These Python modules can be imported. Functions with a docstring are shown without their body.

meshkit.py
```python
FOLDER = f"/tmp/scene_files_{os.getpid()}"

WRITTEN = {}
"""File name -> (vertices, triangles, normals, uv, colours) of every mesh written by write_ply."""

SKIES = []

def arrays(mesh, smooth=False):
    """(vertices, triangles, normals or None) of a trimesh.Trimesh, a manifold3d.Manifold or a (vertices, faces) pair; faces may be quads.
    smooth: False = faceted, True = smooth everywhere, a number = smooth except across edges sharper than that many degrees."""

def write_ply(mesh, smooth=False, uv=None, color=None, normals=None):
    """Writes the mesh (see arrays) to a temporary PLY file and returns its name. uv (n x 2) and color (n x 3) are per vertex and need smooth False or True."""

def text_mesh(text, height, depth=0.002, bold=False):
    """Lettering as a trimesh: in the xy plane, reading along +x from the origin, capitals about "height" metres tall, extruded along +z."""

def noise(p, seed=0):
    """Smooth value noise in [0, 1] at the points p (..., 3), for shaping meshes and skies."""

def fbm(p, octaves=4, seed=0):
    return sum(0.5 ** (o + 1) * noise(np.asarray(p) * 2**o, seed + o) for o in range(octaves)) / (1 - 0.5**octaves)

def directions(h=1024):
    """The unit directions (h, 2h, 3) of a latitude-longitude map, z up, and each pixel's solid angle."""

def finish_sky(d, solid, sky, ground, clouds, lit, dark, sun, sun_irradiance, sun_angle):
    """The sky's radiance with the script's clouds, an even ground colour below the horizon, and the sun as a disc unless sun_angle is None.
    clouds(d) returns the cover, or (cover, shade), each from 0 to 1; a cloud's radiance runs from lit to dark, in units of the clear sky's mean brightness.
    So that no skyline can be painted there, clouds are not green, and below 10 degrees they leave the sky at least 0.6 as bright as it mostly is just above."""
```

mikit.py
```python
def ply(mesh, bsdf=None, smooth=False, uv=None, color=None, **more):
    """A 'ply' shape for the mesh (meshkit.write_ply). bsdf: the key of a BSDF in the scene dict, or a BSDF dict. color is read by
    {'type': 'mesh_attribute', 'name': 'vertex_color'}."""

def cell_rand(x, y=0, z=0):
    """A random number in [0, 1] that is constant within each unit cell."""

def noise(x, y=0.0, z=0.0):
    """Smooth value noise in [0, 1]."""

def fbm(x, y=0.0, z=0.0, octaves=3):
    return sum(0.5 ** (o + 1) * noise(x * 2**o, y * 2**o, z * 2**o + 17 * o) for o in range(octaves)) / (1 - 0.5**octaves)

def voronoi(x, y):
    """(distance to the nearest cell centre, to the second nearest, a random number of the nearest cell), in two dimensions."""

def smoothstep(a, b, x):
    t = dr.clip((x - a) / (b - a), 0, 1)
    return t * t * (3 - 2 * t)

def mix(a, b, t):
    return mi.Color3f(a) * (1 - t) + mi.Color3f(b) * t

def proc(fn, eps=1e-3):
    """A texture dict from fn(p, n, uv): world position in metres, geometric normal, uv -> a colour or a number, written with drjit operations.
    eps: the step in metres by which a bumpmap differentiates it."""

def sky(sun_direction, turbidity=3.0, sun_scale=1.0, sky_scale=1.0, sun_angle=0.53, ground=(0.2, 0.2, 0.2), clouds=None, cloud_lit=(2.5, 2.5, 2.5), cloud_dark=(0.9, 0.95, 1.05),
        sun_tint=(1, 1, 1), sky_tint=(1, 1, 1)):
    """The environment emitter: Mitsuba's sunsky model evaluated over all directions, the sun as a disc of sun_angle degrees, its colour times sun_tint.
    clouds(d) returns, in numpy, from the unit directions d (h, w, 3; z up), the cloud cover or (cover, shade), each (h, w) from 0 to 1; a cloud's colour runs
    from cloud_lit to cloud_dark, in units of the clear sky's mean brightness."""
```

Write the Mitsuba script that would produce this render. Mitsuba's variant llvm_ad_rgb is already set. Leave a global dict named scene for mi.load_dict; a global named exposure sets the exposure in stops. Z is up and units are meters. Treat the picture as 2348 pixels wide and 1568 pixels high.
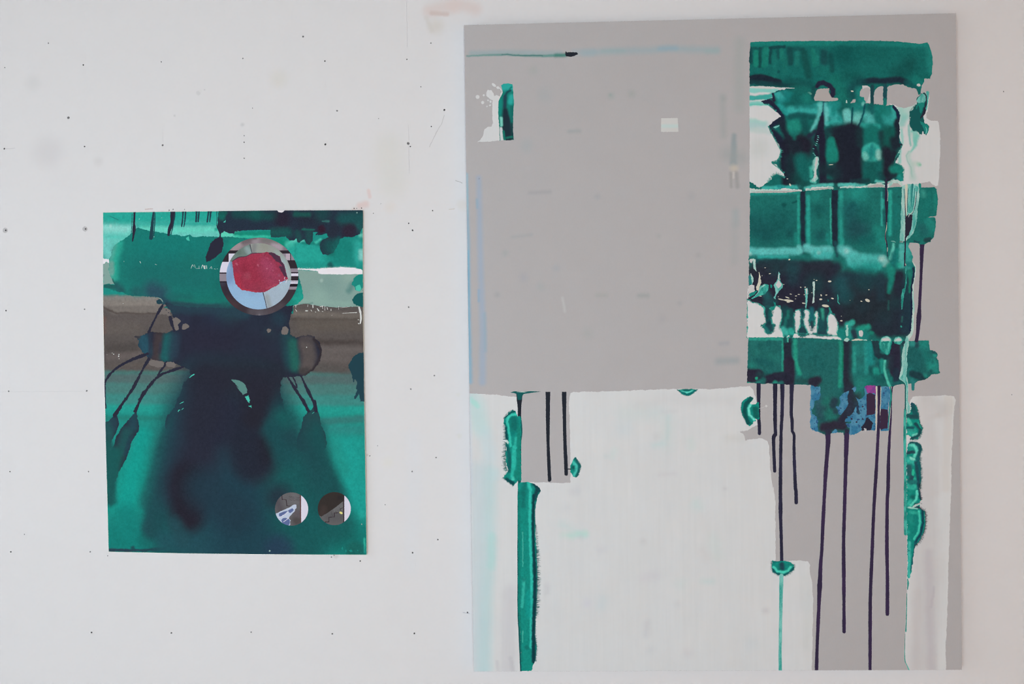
import math, random
import numpy as np, drjit as dr, mitsuba as mi, trimesh
import mikit
from mikit import proc, noise, fbm, smoothstep
from shapely.geometry import Polygon, LineString, Point, box
from shapely.ops import unary_union
from shapely import affinity

random.seed(7)
scene, labels = {'type': 'scene'}, {}

# ------------------------------------------------------------------ camera, light, exposure
W, H, HFOV = 2348, 1568, 50.0
F = W / 2 / math.tan(math.radians(HFOV / 2))
EYE = np.array([0.0, -3.40, 1.45])
YAW, PITCH, ROLL = (math.radians(a) for a in (2.01129529, -0.68831128, 0.8239753))
def _rot():
    cy, sy, cp, sp, cr, sr = math.cos(YAW), math.sin(YAW), math.cos(PITCH), math.sin(PITCH), math.cos(ROLL), math.sin(ROLL)
    return (np.array([[cy, -sy, 0], [sy, cy, 0], [0, 0, 1]]) @ np.array([[1, 0, 0], [0, cp, -sp], [0, sp, cp]])
            @ np.array([[cr, 0, sr], [0, 1, 0], [-sr, 0, cr]]))
ROT = _rot()
T4 = mi.ScalarTransform4f
scene['camera'] = {'type': 'perspective', 'fov': HFOV, 'fov_axis': 'x', 'near_clip': 0.05, 'far_clip': 100.0,
                   'to_world': T4().look_at(EYE.tolist(), (EYE + ROT @ [0, 1, 0]).tolist(), (ROT @ [0, 0, 1]).tolist())}
exposure = 0.0
# daylight: a broad studio window in the back wall to the left of the camera, a second one in the left wall
def area(x0, x1, y0, y1, z0, z1, rgb, flip):
    if x0 == x1:
        v = [[x0, y0, z0], [x0, y1, z0], [x0, y1, z1], [x0, y0, z1]]
    elif z0 == z1:
        v = [[x0, y0, z0], [x1, y0, z0], [x1, y1, z0], [x0, y1, z0]]
    else:
        v = [[x0, y0, z0], [x1, y0, z0], [x1, y0, z1], [x0, y0, z1]]
    f = [[0, 1, 2], [0, 2, 3]] if not flip else [[0, 2, 1], [0, 3, 2]]
    return mikit.ply((np.array(v, float), np.array(f)), None, emitter={'type': 'area', 'radiance': {'type': 'rgb', 'value': rgb}})
RX0, RX1, RY, RZ = -3.3, 3.1, -6.2, 3.3                      # the studio: left, right, back, height
WIN_B = (-2.5, 0.9, 0.4, 1.9)                                # back window: x0 x1 z0 z1
WIN_L = (-3.9, -1.1, 0.5, 2.0)                               # left window: y0 y1 z0 z1
scene['window_1__daylight'] = area(WIN_B[0], WIN_B[1], RY - 0.12, RY - 0.12, WIN_B[2], WIN_B[3], [15.0, 17.4, 18.8], True)
scene['window_2__daylight'] = area(RX0 - 0.12, RX0 - 0.12, WIN_L[0], WIN_L[1], WIN_L[2], WIN_L[3], [1.8, 2.25, 2.65], False)

# ------------------------------------------------------------------ helpers
def lin(c):
    c = np.asarray(c, float) / 255
    return np.where(c <= 0.04045, c / 12.92, ((c + 0.055) / 1.055) ** 2.4)

class Plane:
    """A flat surface in the room: point, inward normal. at() puts a traced outline onto it, in metres."""
    def __init__(self, p, n):
        self.p, self.n = np.asarray(p, float), np.asarray(n, float) / np.linalg.norm(n)
    def at(self, pts, lift=0.0):
        pts = np.asarray(pts, float).reshape(-1, 2)
        d = np.stack([(pts[:, 0] - W / 2) / F, np.ones(len(pts)), -(pts[:, 1] - H / 2) / F], 1) @ ROT.T
        t = ((self.p + self.n * lift - EYE) @ self.n) / (d @ self.n)
        return EYE + d * t[:, None]
MM = 1000 * 3.375 / F                                          # millimetres on the pictures for one unit of a tracing
WALL = Plane([0, 0, 0], [0, -1, 0])
DEPTH = 0.046
CANVAS = Plane([0, -DEPTH, 0], [0, -1, 0])

def tile(x0, y0, s):
    return lambda *v: [(x0 + v[i] / s, y0 + v[i + 1] / s) for i in range(0, len(v), 2)]
A, B, C, D = tile(1690, 60, 7.84), tile(1940, 60, 7.84), tile(1690, 240, 7.84), tile(1940, 240, 7.84)
E, Fk, G, Hh = tile(1690, 410, 7.84), tile(1940, 410, 7.84), tile(1690, 580, 7.84), tile(1940, 580, 7.84)
I, J, K, L = tile(1690, 750, 7.84), tile(1940, 750, 7.84), tile(1690, 920, 7.84), tile(1940, 920, 7.84)
M, N, O, Q = tile(1690, 1100, 3.92), tile(1690, 1270, 5.263), tile(1980, 1080, 3.212), tile(1040, 1080, 3.213)
R, S, U, V = tile(1040, 860, 5.806), tile(1040, 30, 4.9), tile(1340, 30, 3.92), tile(1040, 340, 2.8)
Wt, X, Y = tile(1340, 400, 3.015), tile(1300, 870, 4.2375), tile(1240, 1200, 4.193)
a, b, c, d = tile(220, 460, 6.532), tile(540, 460, 6.532), tile(220, 680, 6.532), tile(540, 680, 6.532)
e, f, g, h = tile(220, 880, 6.532), tile(540, 880, 6.532), tile(220, 1080, 6.532), tile(540, 1080, 6.532)
ci = tile(480, 520, 7.127)
P = tile(0, 0, 1.0)

def pigment(base, marks, gain, plane=None, haze=0.0, warp=(2.2, 14.0), grain=0.0, grain_mm=2.5, weave=0.0, streak=0.0, mottle=0.0, edge_scale=1.0):
    """A procedural paint colour over the wall's own x and z in millimetres: a base colour, then soft brush marks one over the other.
    marks: (points, radius, softness, colour, strength); a mark is a stroke along its points."""
    bl = (lin(base) / gain).tolist()
    rows = []
    for m in marks:
        pts, r, s, col = m[:4]
        al = m[4] if len(m) > 4 else 1.0
        q = (plane or CANVAS).at(pts)[:, [0, 2]] * 1000
        rr = r if isinstance(r, (tuple, list)) else (r, r)
        rows.append((q.tolist(), (rr[0] * MM, rr[1] * MM), max(s + haze * (rr[0] + s), 0.4) * MM, (lin(col) / gain).tolist(), al))
    def fn(p, n, uv):
        x, z = mi.Float(p.x) * 1000, mi.Float(p.z) * 1000
        x0, z0 = x, z
        if warp[0] > 0:
            k = 1 / (warp[1] * MM)
            x = x + warp[0] * MM * (fbm(x0 * k, z0 * k, 3.3, 3) - 0.5) * 2
            z = z + warp[0] * MM * (fbm(x0 * k, z0 * k, 9.1, 3) - 0.5) * 2
            k = 1 / (3.2 * MM)
            x = x + 0.3 * warp[0] * MM * (noise(x0 * k, z0 * k, 5.5) - 0.5) * 2
            z = z + 0.3 * warp[0] * MM * (noise(x0 * k, z0 * k, 2.5) - 0.5) * 2
        cr, cg, cb = mi.Float(bl[0]), mi.Float(bl[1]), mi.Float(bl[2])
        for q, rr, s, col, al in rows:
            best = None
            for k in range(max(1, len(q) - 1)):
                (xa, za), (xb, zb) = q[k], q[min(k + 1, len(q) - 1)]
                dx, dz = xb - xa, zb - za
                l2 = dx * dx + dz * dz
                if l2 < 1e-6:
                    dd = dr.sqrt(dr.square(x - xa) + dr.square(z - za)) - rr[0]
                else:
                    t = dr.clip(((x - xa) * dx + (z - za) * dz) * (1 / l2), 0, 1)
                    dd = dr.sqrt(dr.square(x - xa - t * dx) + dr.square(z - za - t * dz))
                    nseg = len(q) - 1
                    ra, rb = rr[0] + (rr[1] - rr[0]) * k / nseg, rr[0] + (rr[1] - rr[0]) * (k + 1) / nseg
                    dd = dd - (ra + (rb - ra) * t)
                best = dd if best is None else dr.minimum(best, dd)
            w = al * (1 - smoothstep(-s, s, best))
            cr, cg, cb = cr + (col[0] - cr) * w, cg + (col[1] - cg) * w, cb + (col[2] - cb) * w
        m = mi.Float(1.0)
        if grain:
            m = m * (1 + grain * (fbm(x0 / grain_mm, z0 / grain_mm, 1.7, 3) - 0.5) * 2)
            if grain > 0.04:
                m = m * (1 + 0.75 * grain * (fbm(x0 / 2.6, z0 / 3.4, 8.2, 2) - 0.5) * 2)
        if streak:
            m = m * (1 + streak * (fbm(x0 / 9, z0 / 160, 4.4, 3) - 0.5) * 2)
        if weave:
            m = m * (1 + weave * (noise(x0 / 0.9, z0 / 2.2, 6.1) - 0.5) * 2)
        if mottle:
            t1, t2 = fbm(x0 / 70, z0 / 70, 7.7, 3) - 0.5, fbm(x0 / 45 + 31, z0 / 60, 2.2, 3) - 0.5
            return mi.Color3f(cr * m * (1 + mottle * (t1 + 0.6 * t2)), cg * m * (1 + mottle * t1), cb * m * (1 + mottle * (t1 - 0.5 * t2)))
        return mi.Color3f(cr * m, cg * m, cb * m)
    return fn

def matte(fn_or_rgb, gain=1.0):
    refl = proc(fn_or_rgb) if callable(fn_or_rgb) else {'type': 'rgb', 'value': (lin(fn_or_rgb) / gain).tolist()}
    return {'type': 'twosided', 'inner': {'type': 'diffuse', 'reflectance': refl}}

COUNT = {}
def key_for(name):
    n = COUNT.get(name, 0)
    COUNT[name] = n + 1
    return name if n == 0 else f'{name}_{n:03d}'

# outlines -----------------------------------------------------------------
def _h(i, j):
    return (math.sin(i * 127.1 + j * 311.7) * 43758.5453) % 1.0
def vnoise(t, seed):
    i = math.floor(t); u = t - i; u = u * u * (3 - 2 * u)
    return _h(i, seed) * (1 - u) + _h(i + 1, seed) * u
def curve(pts, closed=True, step=2.0):
    p = np.asarray(pts, float); n = len(p); out = []
    for i in range(n if closed else n - 1):
        p0, p1, p2, p3 = (p[(i + k) % n] if closed else p[min(max(i + k, 0), n - 1)] for k in (-1, 0, 1, 2))
        m = max(1, int(np.hypot(*(p2 - p1)) / step))
        for k in range(m):
            t = k / m
            out.append(0.5 * (2 * p1 + (p2 - p0) * t + (2 * p0 - 5 * p1 + 4 * p2 - p3) * t * t + (3 * p1 - p0 - 3 * p2 + p3) * t ** 3))
    if not closed:
        out.append(p[-1])
    return np.array(out)
def dense(pts, step=2.0):
    p = np.asarray(pts, float); n = len(p); out = []
    for i in range(n):
        q = p[(i + 1) % n]; m = max(1, int(np.hypot(*(q - p[i])) / step))
        out += [p[i] + (q - p[i]) * k / m for k in range(m)]
    return np.array(out)
SEED = [0]
def shape(pts, rag=0.5, smooth=False, step=2.0, coarse=0.0):
    """Outline with the ragged edge of wet paint: rag and coarse in tracing units."""
    SEED[0] += 1
    p = curve(pts, True, step) if smooth else dense(pts, step)
    if rag > 0.25:
        rag, coarse = rag * 1.6, coarse + 0.5 * rag
    if rag or coarse:
        t = np.roll(p, -1, 0) - np.roll(p, 1, 0)
        nr = np.stack([t[:, 1], -t[:, 0]], 1) / (np.linalg.norm(t, axis=1, keepdims=True) + 1e-9)
        s = np.concatenate([[0], np.cumsum(np.linalg.norm(np.diff(p, axis=0), axis=1))])
        o = np.array([rag * (vnoise(x / 2.6, SEED[0]) + 0.6 * vnoise(x / 1.2, SEED[0] + 50) - 0.8) * 2 + coarse * (vnoise(x / 9, SEED[0] + 90) - 0.5) * 2 for x in s])
        p = p + nr * o[:, None]
    g_ = Polygon(p).buffer(0)
    return g_
def rough(g_, amp, every=1.3):
    """Jitters an outline so that a run of ink has the grain of the ground it dried on."""
    out = []
    for q in getattr(g_, 'geoms', [g_]):
        if q.geom_type == 'Polygon' and q.area > 0.5:
            out.append(shape(list(q.exterior.coords)[:-1], min(amp, .249), step=every) if amp < .25 else shape(list(q.exterior.coords)[:-1], amp / 1.6, step=every))
    return unary_union(out)
def line(pts, w, rag=0.15, caps=True):
    """A run of paint along a centre line; w: one width or one for each point."""
    SEED[0] += 1
    p = curve(pts, False, 3.0)
    ws = np.full(len(pts), w, float) if np.isscalar(w) else np.asarray(w, float)
    seg = np.concatenate([[0], np.cumsum(np.linalg.norm(np.diff(np.asarray(pts, float), axis=0), axis=1))])
    if len(ws) != len(pts):
        seg = np.linspace(0, seg[-1], len(ws))
    cum = np.concatenate([[0], np.cumsum(np.linalg.norm(np.diff(p, axis=0), axis=1))])
    wid = np.interp(cum / max(cum[-1], 1e-9), seg / max(seg[-1], 1e-9), ws) / 2
    wid = wid * np.array([1 + rag * (vnoise(x / 14, SEED[0]) - 0.5) * 2 for x in cum])
    t = np.gradient(p, axis=0)
    nr = np.stack([t[:, 1], -t[:, 0]], 1) / (np.linalg.norm(t, axis=1, keepdims=True) + 1e-9)
    g_ = Polygon(np.vstack([p + nr * wid[:, None], (p - nr * wid[:, None])[::-1]])).buffer(0)
    if caps:
        g_ = unary_union([g_, Point(p[-1]).buffer(wid[-1], 6)] + ([Point(p[0]).buffer(wid[0], 6)] if caps is True else []))
    return g_
def speck(x, y, rx, ry, rot=0.0):
    g_ = affinity.scale(Point(0, 0).buffer(1, 5), rx, ry)
    return affinity.translate(affinity.rotate(g_, rot, origin=(0, 0)), x, y)
def hairs(pts, gap, length, side=1, seed=0, wid=0.55):
    """The feathered rim where wet ink crept into the ground: fine spikes along a line."""
    rnd = random.Random(seed)
    p = curve(pts, False, gap)
    t = np.gradient(p, axis=0)
    nr = side * np.stack([t[:, 1], -t[:, 0]], 1) / (np.linalg.norm(t, axis=1, keepdims=True) + 1e-9)
    tt = t / (np.linalg.norm(t, axis=1, keepdims=True) + 1e-9)
    out = []
    for i in range(len(p)):
        l = length * rnd.uniform(0.35, 1.0); sk = rnd.uniform(-0.5, 0.5) * l; w_ = wid * rnd.uniform(0.7, 1.3)
        base, tip = p[i] - nr[i] * 1.2, p[i] + nr[i] * l + tt[i] * sk
        out.append(Polygon([base - tt[i] * w_, tip - tt[i] * 0.18, tip + tt[i] * 0.18, base + tt[i] * w_]))
    return unary_union([o.buffer(0) for o in out])

FILM, LIFT0, LIFT = 0.000012, 0.00004, 0.00002
class Picture:
    """Thin films of paint or paper laid over one flat face, each an object of its own; later ones lie above the earlier ones they meet."""
    def __init__(self, holder, plane):
        self.holder, self.plane, self.done, self.clip = holder, plane, [], None
    def add(self, name, geom, bsdf, label=None, group=None, kind=None, thick=FILM, parent=None):
        if self.clip is not None:
            geom = geom.intersection(self.clip)
        parts = [q for q in getattr(geom, 'geoms', [geom]) if q.geom_type == 'Polygon' and q.area > 0.3]
        if not parts:
            return None
        lvl = 1 + max([l for l, gg in self.done if gg.intersects(geom)], default=0)
        self.done.append((lvl, geom))
        lift, meshes = LIFT0 + LIFT * lvl, []
        for q in parts:
            q = q.simplify(0.12)
            if q.is_empty or q.geom_type != 'Polygon':
                continue
            v, t = trimesh.creation.triangulate_polygon(q, engine='earcut')
            top = self.plane.at(v, lift + thick)
            n = len(v)
            vs, ts = [top], [t]
            # a rim down to the layer below closes the film
            for ring in [q.exterior, *q.interiors]:
                rc = np.array(ring.coords)[:-1]; m = len(rc)
                base = sum(map(len, vs))
                vs += [self.plane.at(rc, lift + thick), self.plane.at(rc, max(0.0, lift - LIFT * 0.8))]
                i0 = np.arange(m); i1 = (i0 + 1) % m
                ts.append(np.vstack([np.stack([base + i0, base + i1, base + m + i1], 1), np.stack([base + i0, base + m + i1, base + m + i0], 1)]))
            v, t = np.vstack(vs), np.vstack(ts)
            nn = np.cross(v[t[:, 1]] - v[t[:, 0]], v[t[:, 2]] - v[t[:, 0]])
            if (nn[:len(ts[0])] @ self.plane.n).sum() < 0:
                t = t[:, ::-1]
            meshes.append(trimesh.Trimesh(v, t, process=False))
        if not meshes:
            return None
        k = key_for(f'{parent or self.holder}__{name}')
        scene[k] = mikit.ply(trimesh.util.concatenate(meshes) if len(meshes) > 1 else meshes[0], bsdf)
        if name.endswith('feathering'):
            kind = 'stuff'
        if label or group or kind:
            labels[k] = {x: y for x, y in (('label', label), ('group', group), ('kind', kind)) if y}
        return k

def solid(key, mesh, bsdf, **lab):
    scene[key] = mikit.ply(mesh, bsdf)
    if lab:
        labels[key] = lab
def cuboid(x0, x1, y0, y1, z0, z1):
    m = trimesh.creation.box([x1 - x0, y1 - y0, z1 - z0])
    m.apply_translation([(x0 + x1) / 2, (y0 + y1) / 2, (z0 + z1) / 2])
    return m

# ------------------------------------------------------------------ the room
KW = 0.83                                                       # light on the wall: seen colour -> paint colour
wall_marks = [
    # ochre and pink smears, old stains, pencil scratches
    (P(985, 25, 1050, 8, 1090, 20), 14, 12, (205, 190, 187), .7), (P(990, 30, 1025, 32), 5, 4, (196, 180, 176), .8),
    (P(1040, 15), 16, 12, (208, 192, 189), .6), (P(1000, 60), 16, 14, (201, 194, 188), .7), (P(978, 42, 990, 70), 5, 5, (196, 190, 185), .5),
    (P(845, 437, 848, 452), 4, 3, (209, 190, 188), .8), (P(825, 472, 838, 468), 8, 6, (208, 186, 183), .75), (P(812, 480), 5, 4, (206, 188, 184), .6), (P(895, 475), 12, 10, (209, 201, 196), .6),
    (P(110, 350), 32, 25, (198, 194, 196), .6), (P(225, 370), 10, 9, (197, 193, 193), .5), (P(640, 180), 18, 16, (203, 198, 191), .55), (P(890, 340, 900, 420), 30, 28, (204, 201, 196), .6),
    (P(75, 190), 16, 14, (198, 196, 196), .5), (P(1060, 470), 12, 8, (205, 197, 190), .5), (P(700, 860), 10, 9, (205, 200, 195), .4),
    (P(1019, 265, 1012, 285, 1000, 305, 990, 325, 985, 337), .7, .9, (165, 162, 162), .6), (P(1045, 414, 1060, 419), .7, .8, (150, 146, 144), .8), (P(1030, 480, 1042, 478), .8, .8, (188, 178, 168), .7),
    (P(0, 898, 190, 897), .5, .7, (190, 188, 190), .5), (P(13, 341, 34, 340), .7, .8, (180, 178, 180), .6), (P(455, 213), 5, 2, (192, 190, 191), .6), (P(460, 208), 3.5, 2, (206, 204, 204), .9), (P(469, 206), 1.5, 1, (180, 178, 180), .6),
    (P(556, 286), 4, 4, (185, 184, 186), .7), (P(400, 265), 2, 2, (180, 178, 180), .6), (P(948, 1000, 950, 1090, 940, 1300), 16, 14, (207, 207, 211), .5),
    (P(333, 480, 350, 479), .8, .8, (170, 140, 136), .8), (P(388, 481), 1, 1, (160, 130, 128), .8), (P(770, 1275), 6, 3, (196, 190, 190), .7), (P(1062, 1404, 1076, 1406), .8, 1, (165, 165, 172), .8),
    (P(842, 1043), 2.5, 2, (175, 168, 165), .6), (P(1050, 905), 4, 4, (206, 202, 196), .5), (P(1053, 1000), 6, 5, (205, 201, 195), .5), (P(890, 1060), 12, 10, (210, 206, 200), .5),
]
scene['paint_wall'] = matte(pigment((209, 206, 207), wall_marks, KW, WALL, warp=(1.2, 10), grain=0.012, grain_mm=5, mottle=0.018))
scene['paint_ceiling'] = matte((112, 100, 88), KW)
scene['paint_side'] = matte((206, 198, 190), KW)
scene['paint_warm'] = matte((224, 160, 92), KW)
def floor_fn(p, n, uv):
    x, y = mi.Float(p.x), mi.Float(p.y)
    g_ = fbm(x * 14, y * 1.5, 2.0, 3)
    return mi.Color3f(0.46 + 0.12 * g_, 0.40 + 0.11 * g_, 0.35 + 0.10 * g_)
scene['floor_wood'] = matte(floor_fn)
scene['frame_white'] = matte((215, 213, 210), KW)

# the wall the pictures hang on: painted boards, edge to edge, with fine joints that the paint has almost closed
jp = [-360, -175, 9, 197, 372, 558, 746, 936, 1122, 1310, 1497, 1684, 1871, 2058, 2246, 2433, 2620]
jx = WALL.at([(x_, 240) for x_ in jp])[:, 0]
joint = [.03] * 17
joint[4], joint[5], joint[6], joint[7] = .10, .06, .07, .22
scene['wall_front'] = mikit.ply(cuboid(RX0 - .15, RX1 + .15, 0.060, 0.14, -0.1, RZ + .1), 'paint_wall')
labels['wall_front'] = {'kind': 'structure', 'label': 'white painted board wall with nail marks and faint pink smears'}
edges = [RX0, *jx.tolist(), RX1]
for i in range(len(edges) - 1):
    g0 = joint[i - 1] * .0005 if i else 0
    g1 = joint[i] * .0005 if i < len(joint) else 0
    scene[key_for('wall_front__board')] = mikit.ply(cuboid(edges[i] + g0, edges[i + 1] - g1, 0.0, 0.0602, 0, RZ), 'paint_wall')

# paint has closed most of the length of these joints
for i_, runs in ((4, ((-1, 250), (335, 2400))), (5, ((-1, 150), (160, 300), (368, 2400))), (6, ((-1, 185), (212, 2400))), (7, ((108, 285), (402, 1290), (1300, 2400)))):
    for y0_, y1_ in runs:
        za_, zb_ = (WALL.at([(jp[i_], y_)])[0, 2] for y_ in (y0_, y1_))
        if y0_ < 0:
            za_ = RZ
        scene[key_for('wall_front__paint_filling')] = mikit.ply(cuboid(jx[i_] - joint[i_] * .0005, jx[i_] + joint[i_] * .0005, 0.00002, 0.05, max(zb_, .02), za_), 'paint_wall')

def wall_with_hole(axis, at, u0, u1, h):
    """Four blocks round a window opening; axis 'x': the wall stands across x."""
    ms = []
    for (ua, ub, za, zb) in ((u0, h[0], 0, RZ), (h[1], u1, 0, RZ), (h[0], h[1], 0, h[2]), (h[0], h[1], h[3], RZ)):
        ms.append(cuboid(at - .2, at, ua, ub, za, zb) if axis == 'x' else cuboid(ua, ub, at - .2, at, za, zb))
    return trimesh.util.concatenate(ms)
solid('wall_left', wall_with_hole('x', RX0, RY - .2, 0.02, WIN_L), 'paint_side', kind='structure')
solid('wall_back', wall_with_hole('y', RY, RX0 - .2, RX1 + .2, WIN_B), 'paint_side', kind='structure')
solid('wall_right', cuboid(RX1, RX1 + .15, RY - .2, 0.02, 0, RZ), 'paint_warm', kind='structure')
solid('floor', cuboid(RX0 - .2, RX1 + .2, RY - .2, 0.02, -.1, 0), 'floor_wood', kind='structure')
solid('ceiling', cuboid(RX0 - .2, RX1 + .2, RY - .2, 0.02, RZ, RZ + .1), 'paint_ceiling', kind='structure')
def bars(axis, at, h, nu, nz):
    t, ms = .03, []
    for k in range(nu + 1):
        u = h[0] + (h[1] - h[0]) * k / nu
        u = min(max(u, h[0] + t), h[1] - t)
        ms.append(cuboid(at - .06, at - .02, u - t, u + t, h[2], h[3]) if axis == 'x' else cuboid(u - t, u + t, at - .06, at - .02, h[2], h[3]))
    for k in range(nz + 1):
        z = h[2] + (h[3] - h[2]) * k / nz
        z = min(max(z, h[2] + t), h[3] - t)
        ms.append(cuboid(at - .06, at - .02, h[0], h[1], z - t, z + t) if axis == 'x' else cuboid(h[0], h[1], at - .06, at - .02, z - t, z + t))
    return trimesh.util.concatenate(ms)
scene['window_1__window_frame'] = mikit.ply(bars('y', RY, WIN_B, 3, 2), 'frame_white')
scene['window_2__window_frame'] = mikit.ply(bars('x', RX0, WIN_L, 3, 2), 'frame_white')
labels['window_1'] = {'kind': 'structure'}
labels['window_2'] = {'kind': 'structure'}

# nail heads and screw heads, in rows up the joints of the boards
scene['nail_metal'] = matte((112, 110, 112), KW)
scene['nail_dark'] = matte((70, 68, 70), KW)
scene['filler'] = matte((178, 175, 176), KW)
def dome(px, py, r, hgt=0.0012, rot=0.0, ax=1.0):
    m = trimesh.creation.icosphere(subdivisions=1, radius=1.0)
    q = WALL.at([(px, py)])[0]
    m.apply_scale([r * MM / 1000 * ax, hgt, r * MM / 1000])
    m.apply_transform(trimesh.transformations.rotation_matrix(rot, [0, 1, 0]))
    m.apply_translation([q[0], -0.0002, q[2]])
    return m
nails = [(111, 99, 1.6), (11, 155, 1.4), (191, 149, 1.8), (157, 270, 3.2), (10, 341, 2.2), (194, 336, 1.8), (373, 333, 2.4), (370, 142, 1.3), (557, 134, 1.6), (560, 326, 1.3), (560, 363, 1.6), (560, 311, 1.2),
         (695, 84, 2.2), (745, 140, 1.7), (773, 254, 2.2), (746, 331, 2.4), (988, 99, 1.6), (933, 136, 1.6), (936, 329, 3.4), (941, 336, 1.6), (1019, 252, 2.2), (989, 290, 1.5), (868, 272, 1.0), (965, 199, 1.3),
         (579, 248, 1.2), (14, 712, 1.8), (194, 709, 1.6), (20, 897, 1.8), (199, 896, 2.2), (23, 1081, 1.5), (203, 1081, 1.5), (25, 1265, 1.7), (207, 1265, 1.8), (210, 1450, 2.0), (247, 1274, 1.2), (56, 1225, 1.2),
         (393, 1451, 2.0), (576, 1449, 1.8), (762, 1453, 1.7), (826, 1286, 1.8), (992, 483, 1.6), (937, 512, 1.7), (946, 528, 2.2), (856, 489, 1.2), (937, 704, 1.9), (996, 861, 1.8), (942, 892, 1.7), (1000, 1049, 1.7),
         (945, 1081, 1.8), (883, 1157, 1.1), (946, 1267, 1.8), (1004, 1237, 1.7), (950, 1452, 2.0), (1072, 1404, 1.8), (1090, 1511, 1.2), (812, 478, 1.4), (829, 477, 1.3), (818, 478, 1.0), (397, 480, 1.6), (388, 482, 1.2), (423, 480, 1.0),
         (760, 1277, 1.6), (766, 1273, 1.3), (2301, 210, 1.3), (2320, 905, 1.0), (848, 1045, 1.1), (866, 1022, 1.0), (873, 467, .9)]
for i, (x_, y_, r_) in enumerate(nails):
    scene[key_for('wall_front__nail')] = mikit.ply(dome(x_, y_, r_, rot=i * 1.7, ax=.75 + .25 * _h(i, 3)), 'nail_dark' if _h(i, 9) > .5 else 'nail_metal')
for x_, y_ in ((12, 528), (195, 525)):
    k = key_for('wall_front__screw_plug')
    scene[k] = mikit.ply(dome(x_, y_, 6.2, .0008), 'filler')
    labels[k] = {'label': 'round grey filler plug'}
    scene[key_for('wall_front__nail')] = mikit.ply(dome(x_ + 1.5, y_, 1.9, .0026), 'nail_dark')

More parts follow.
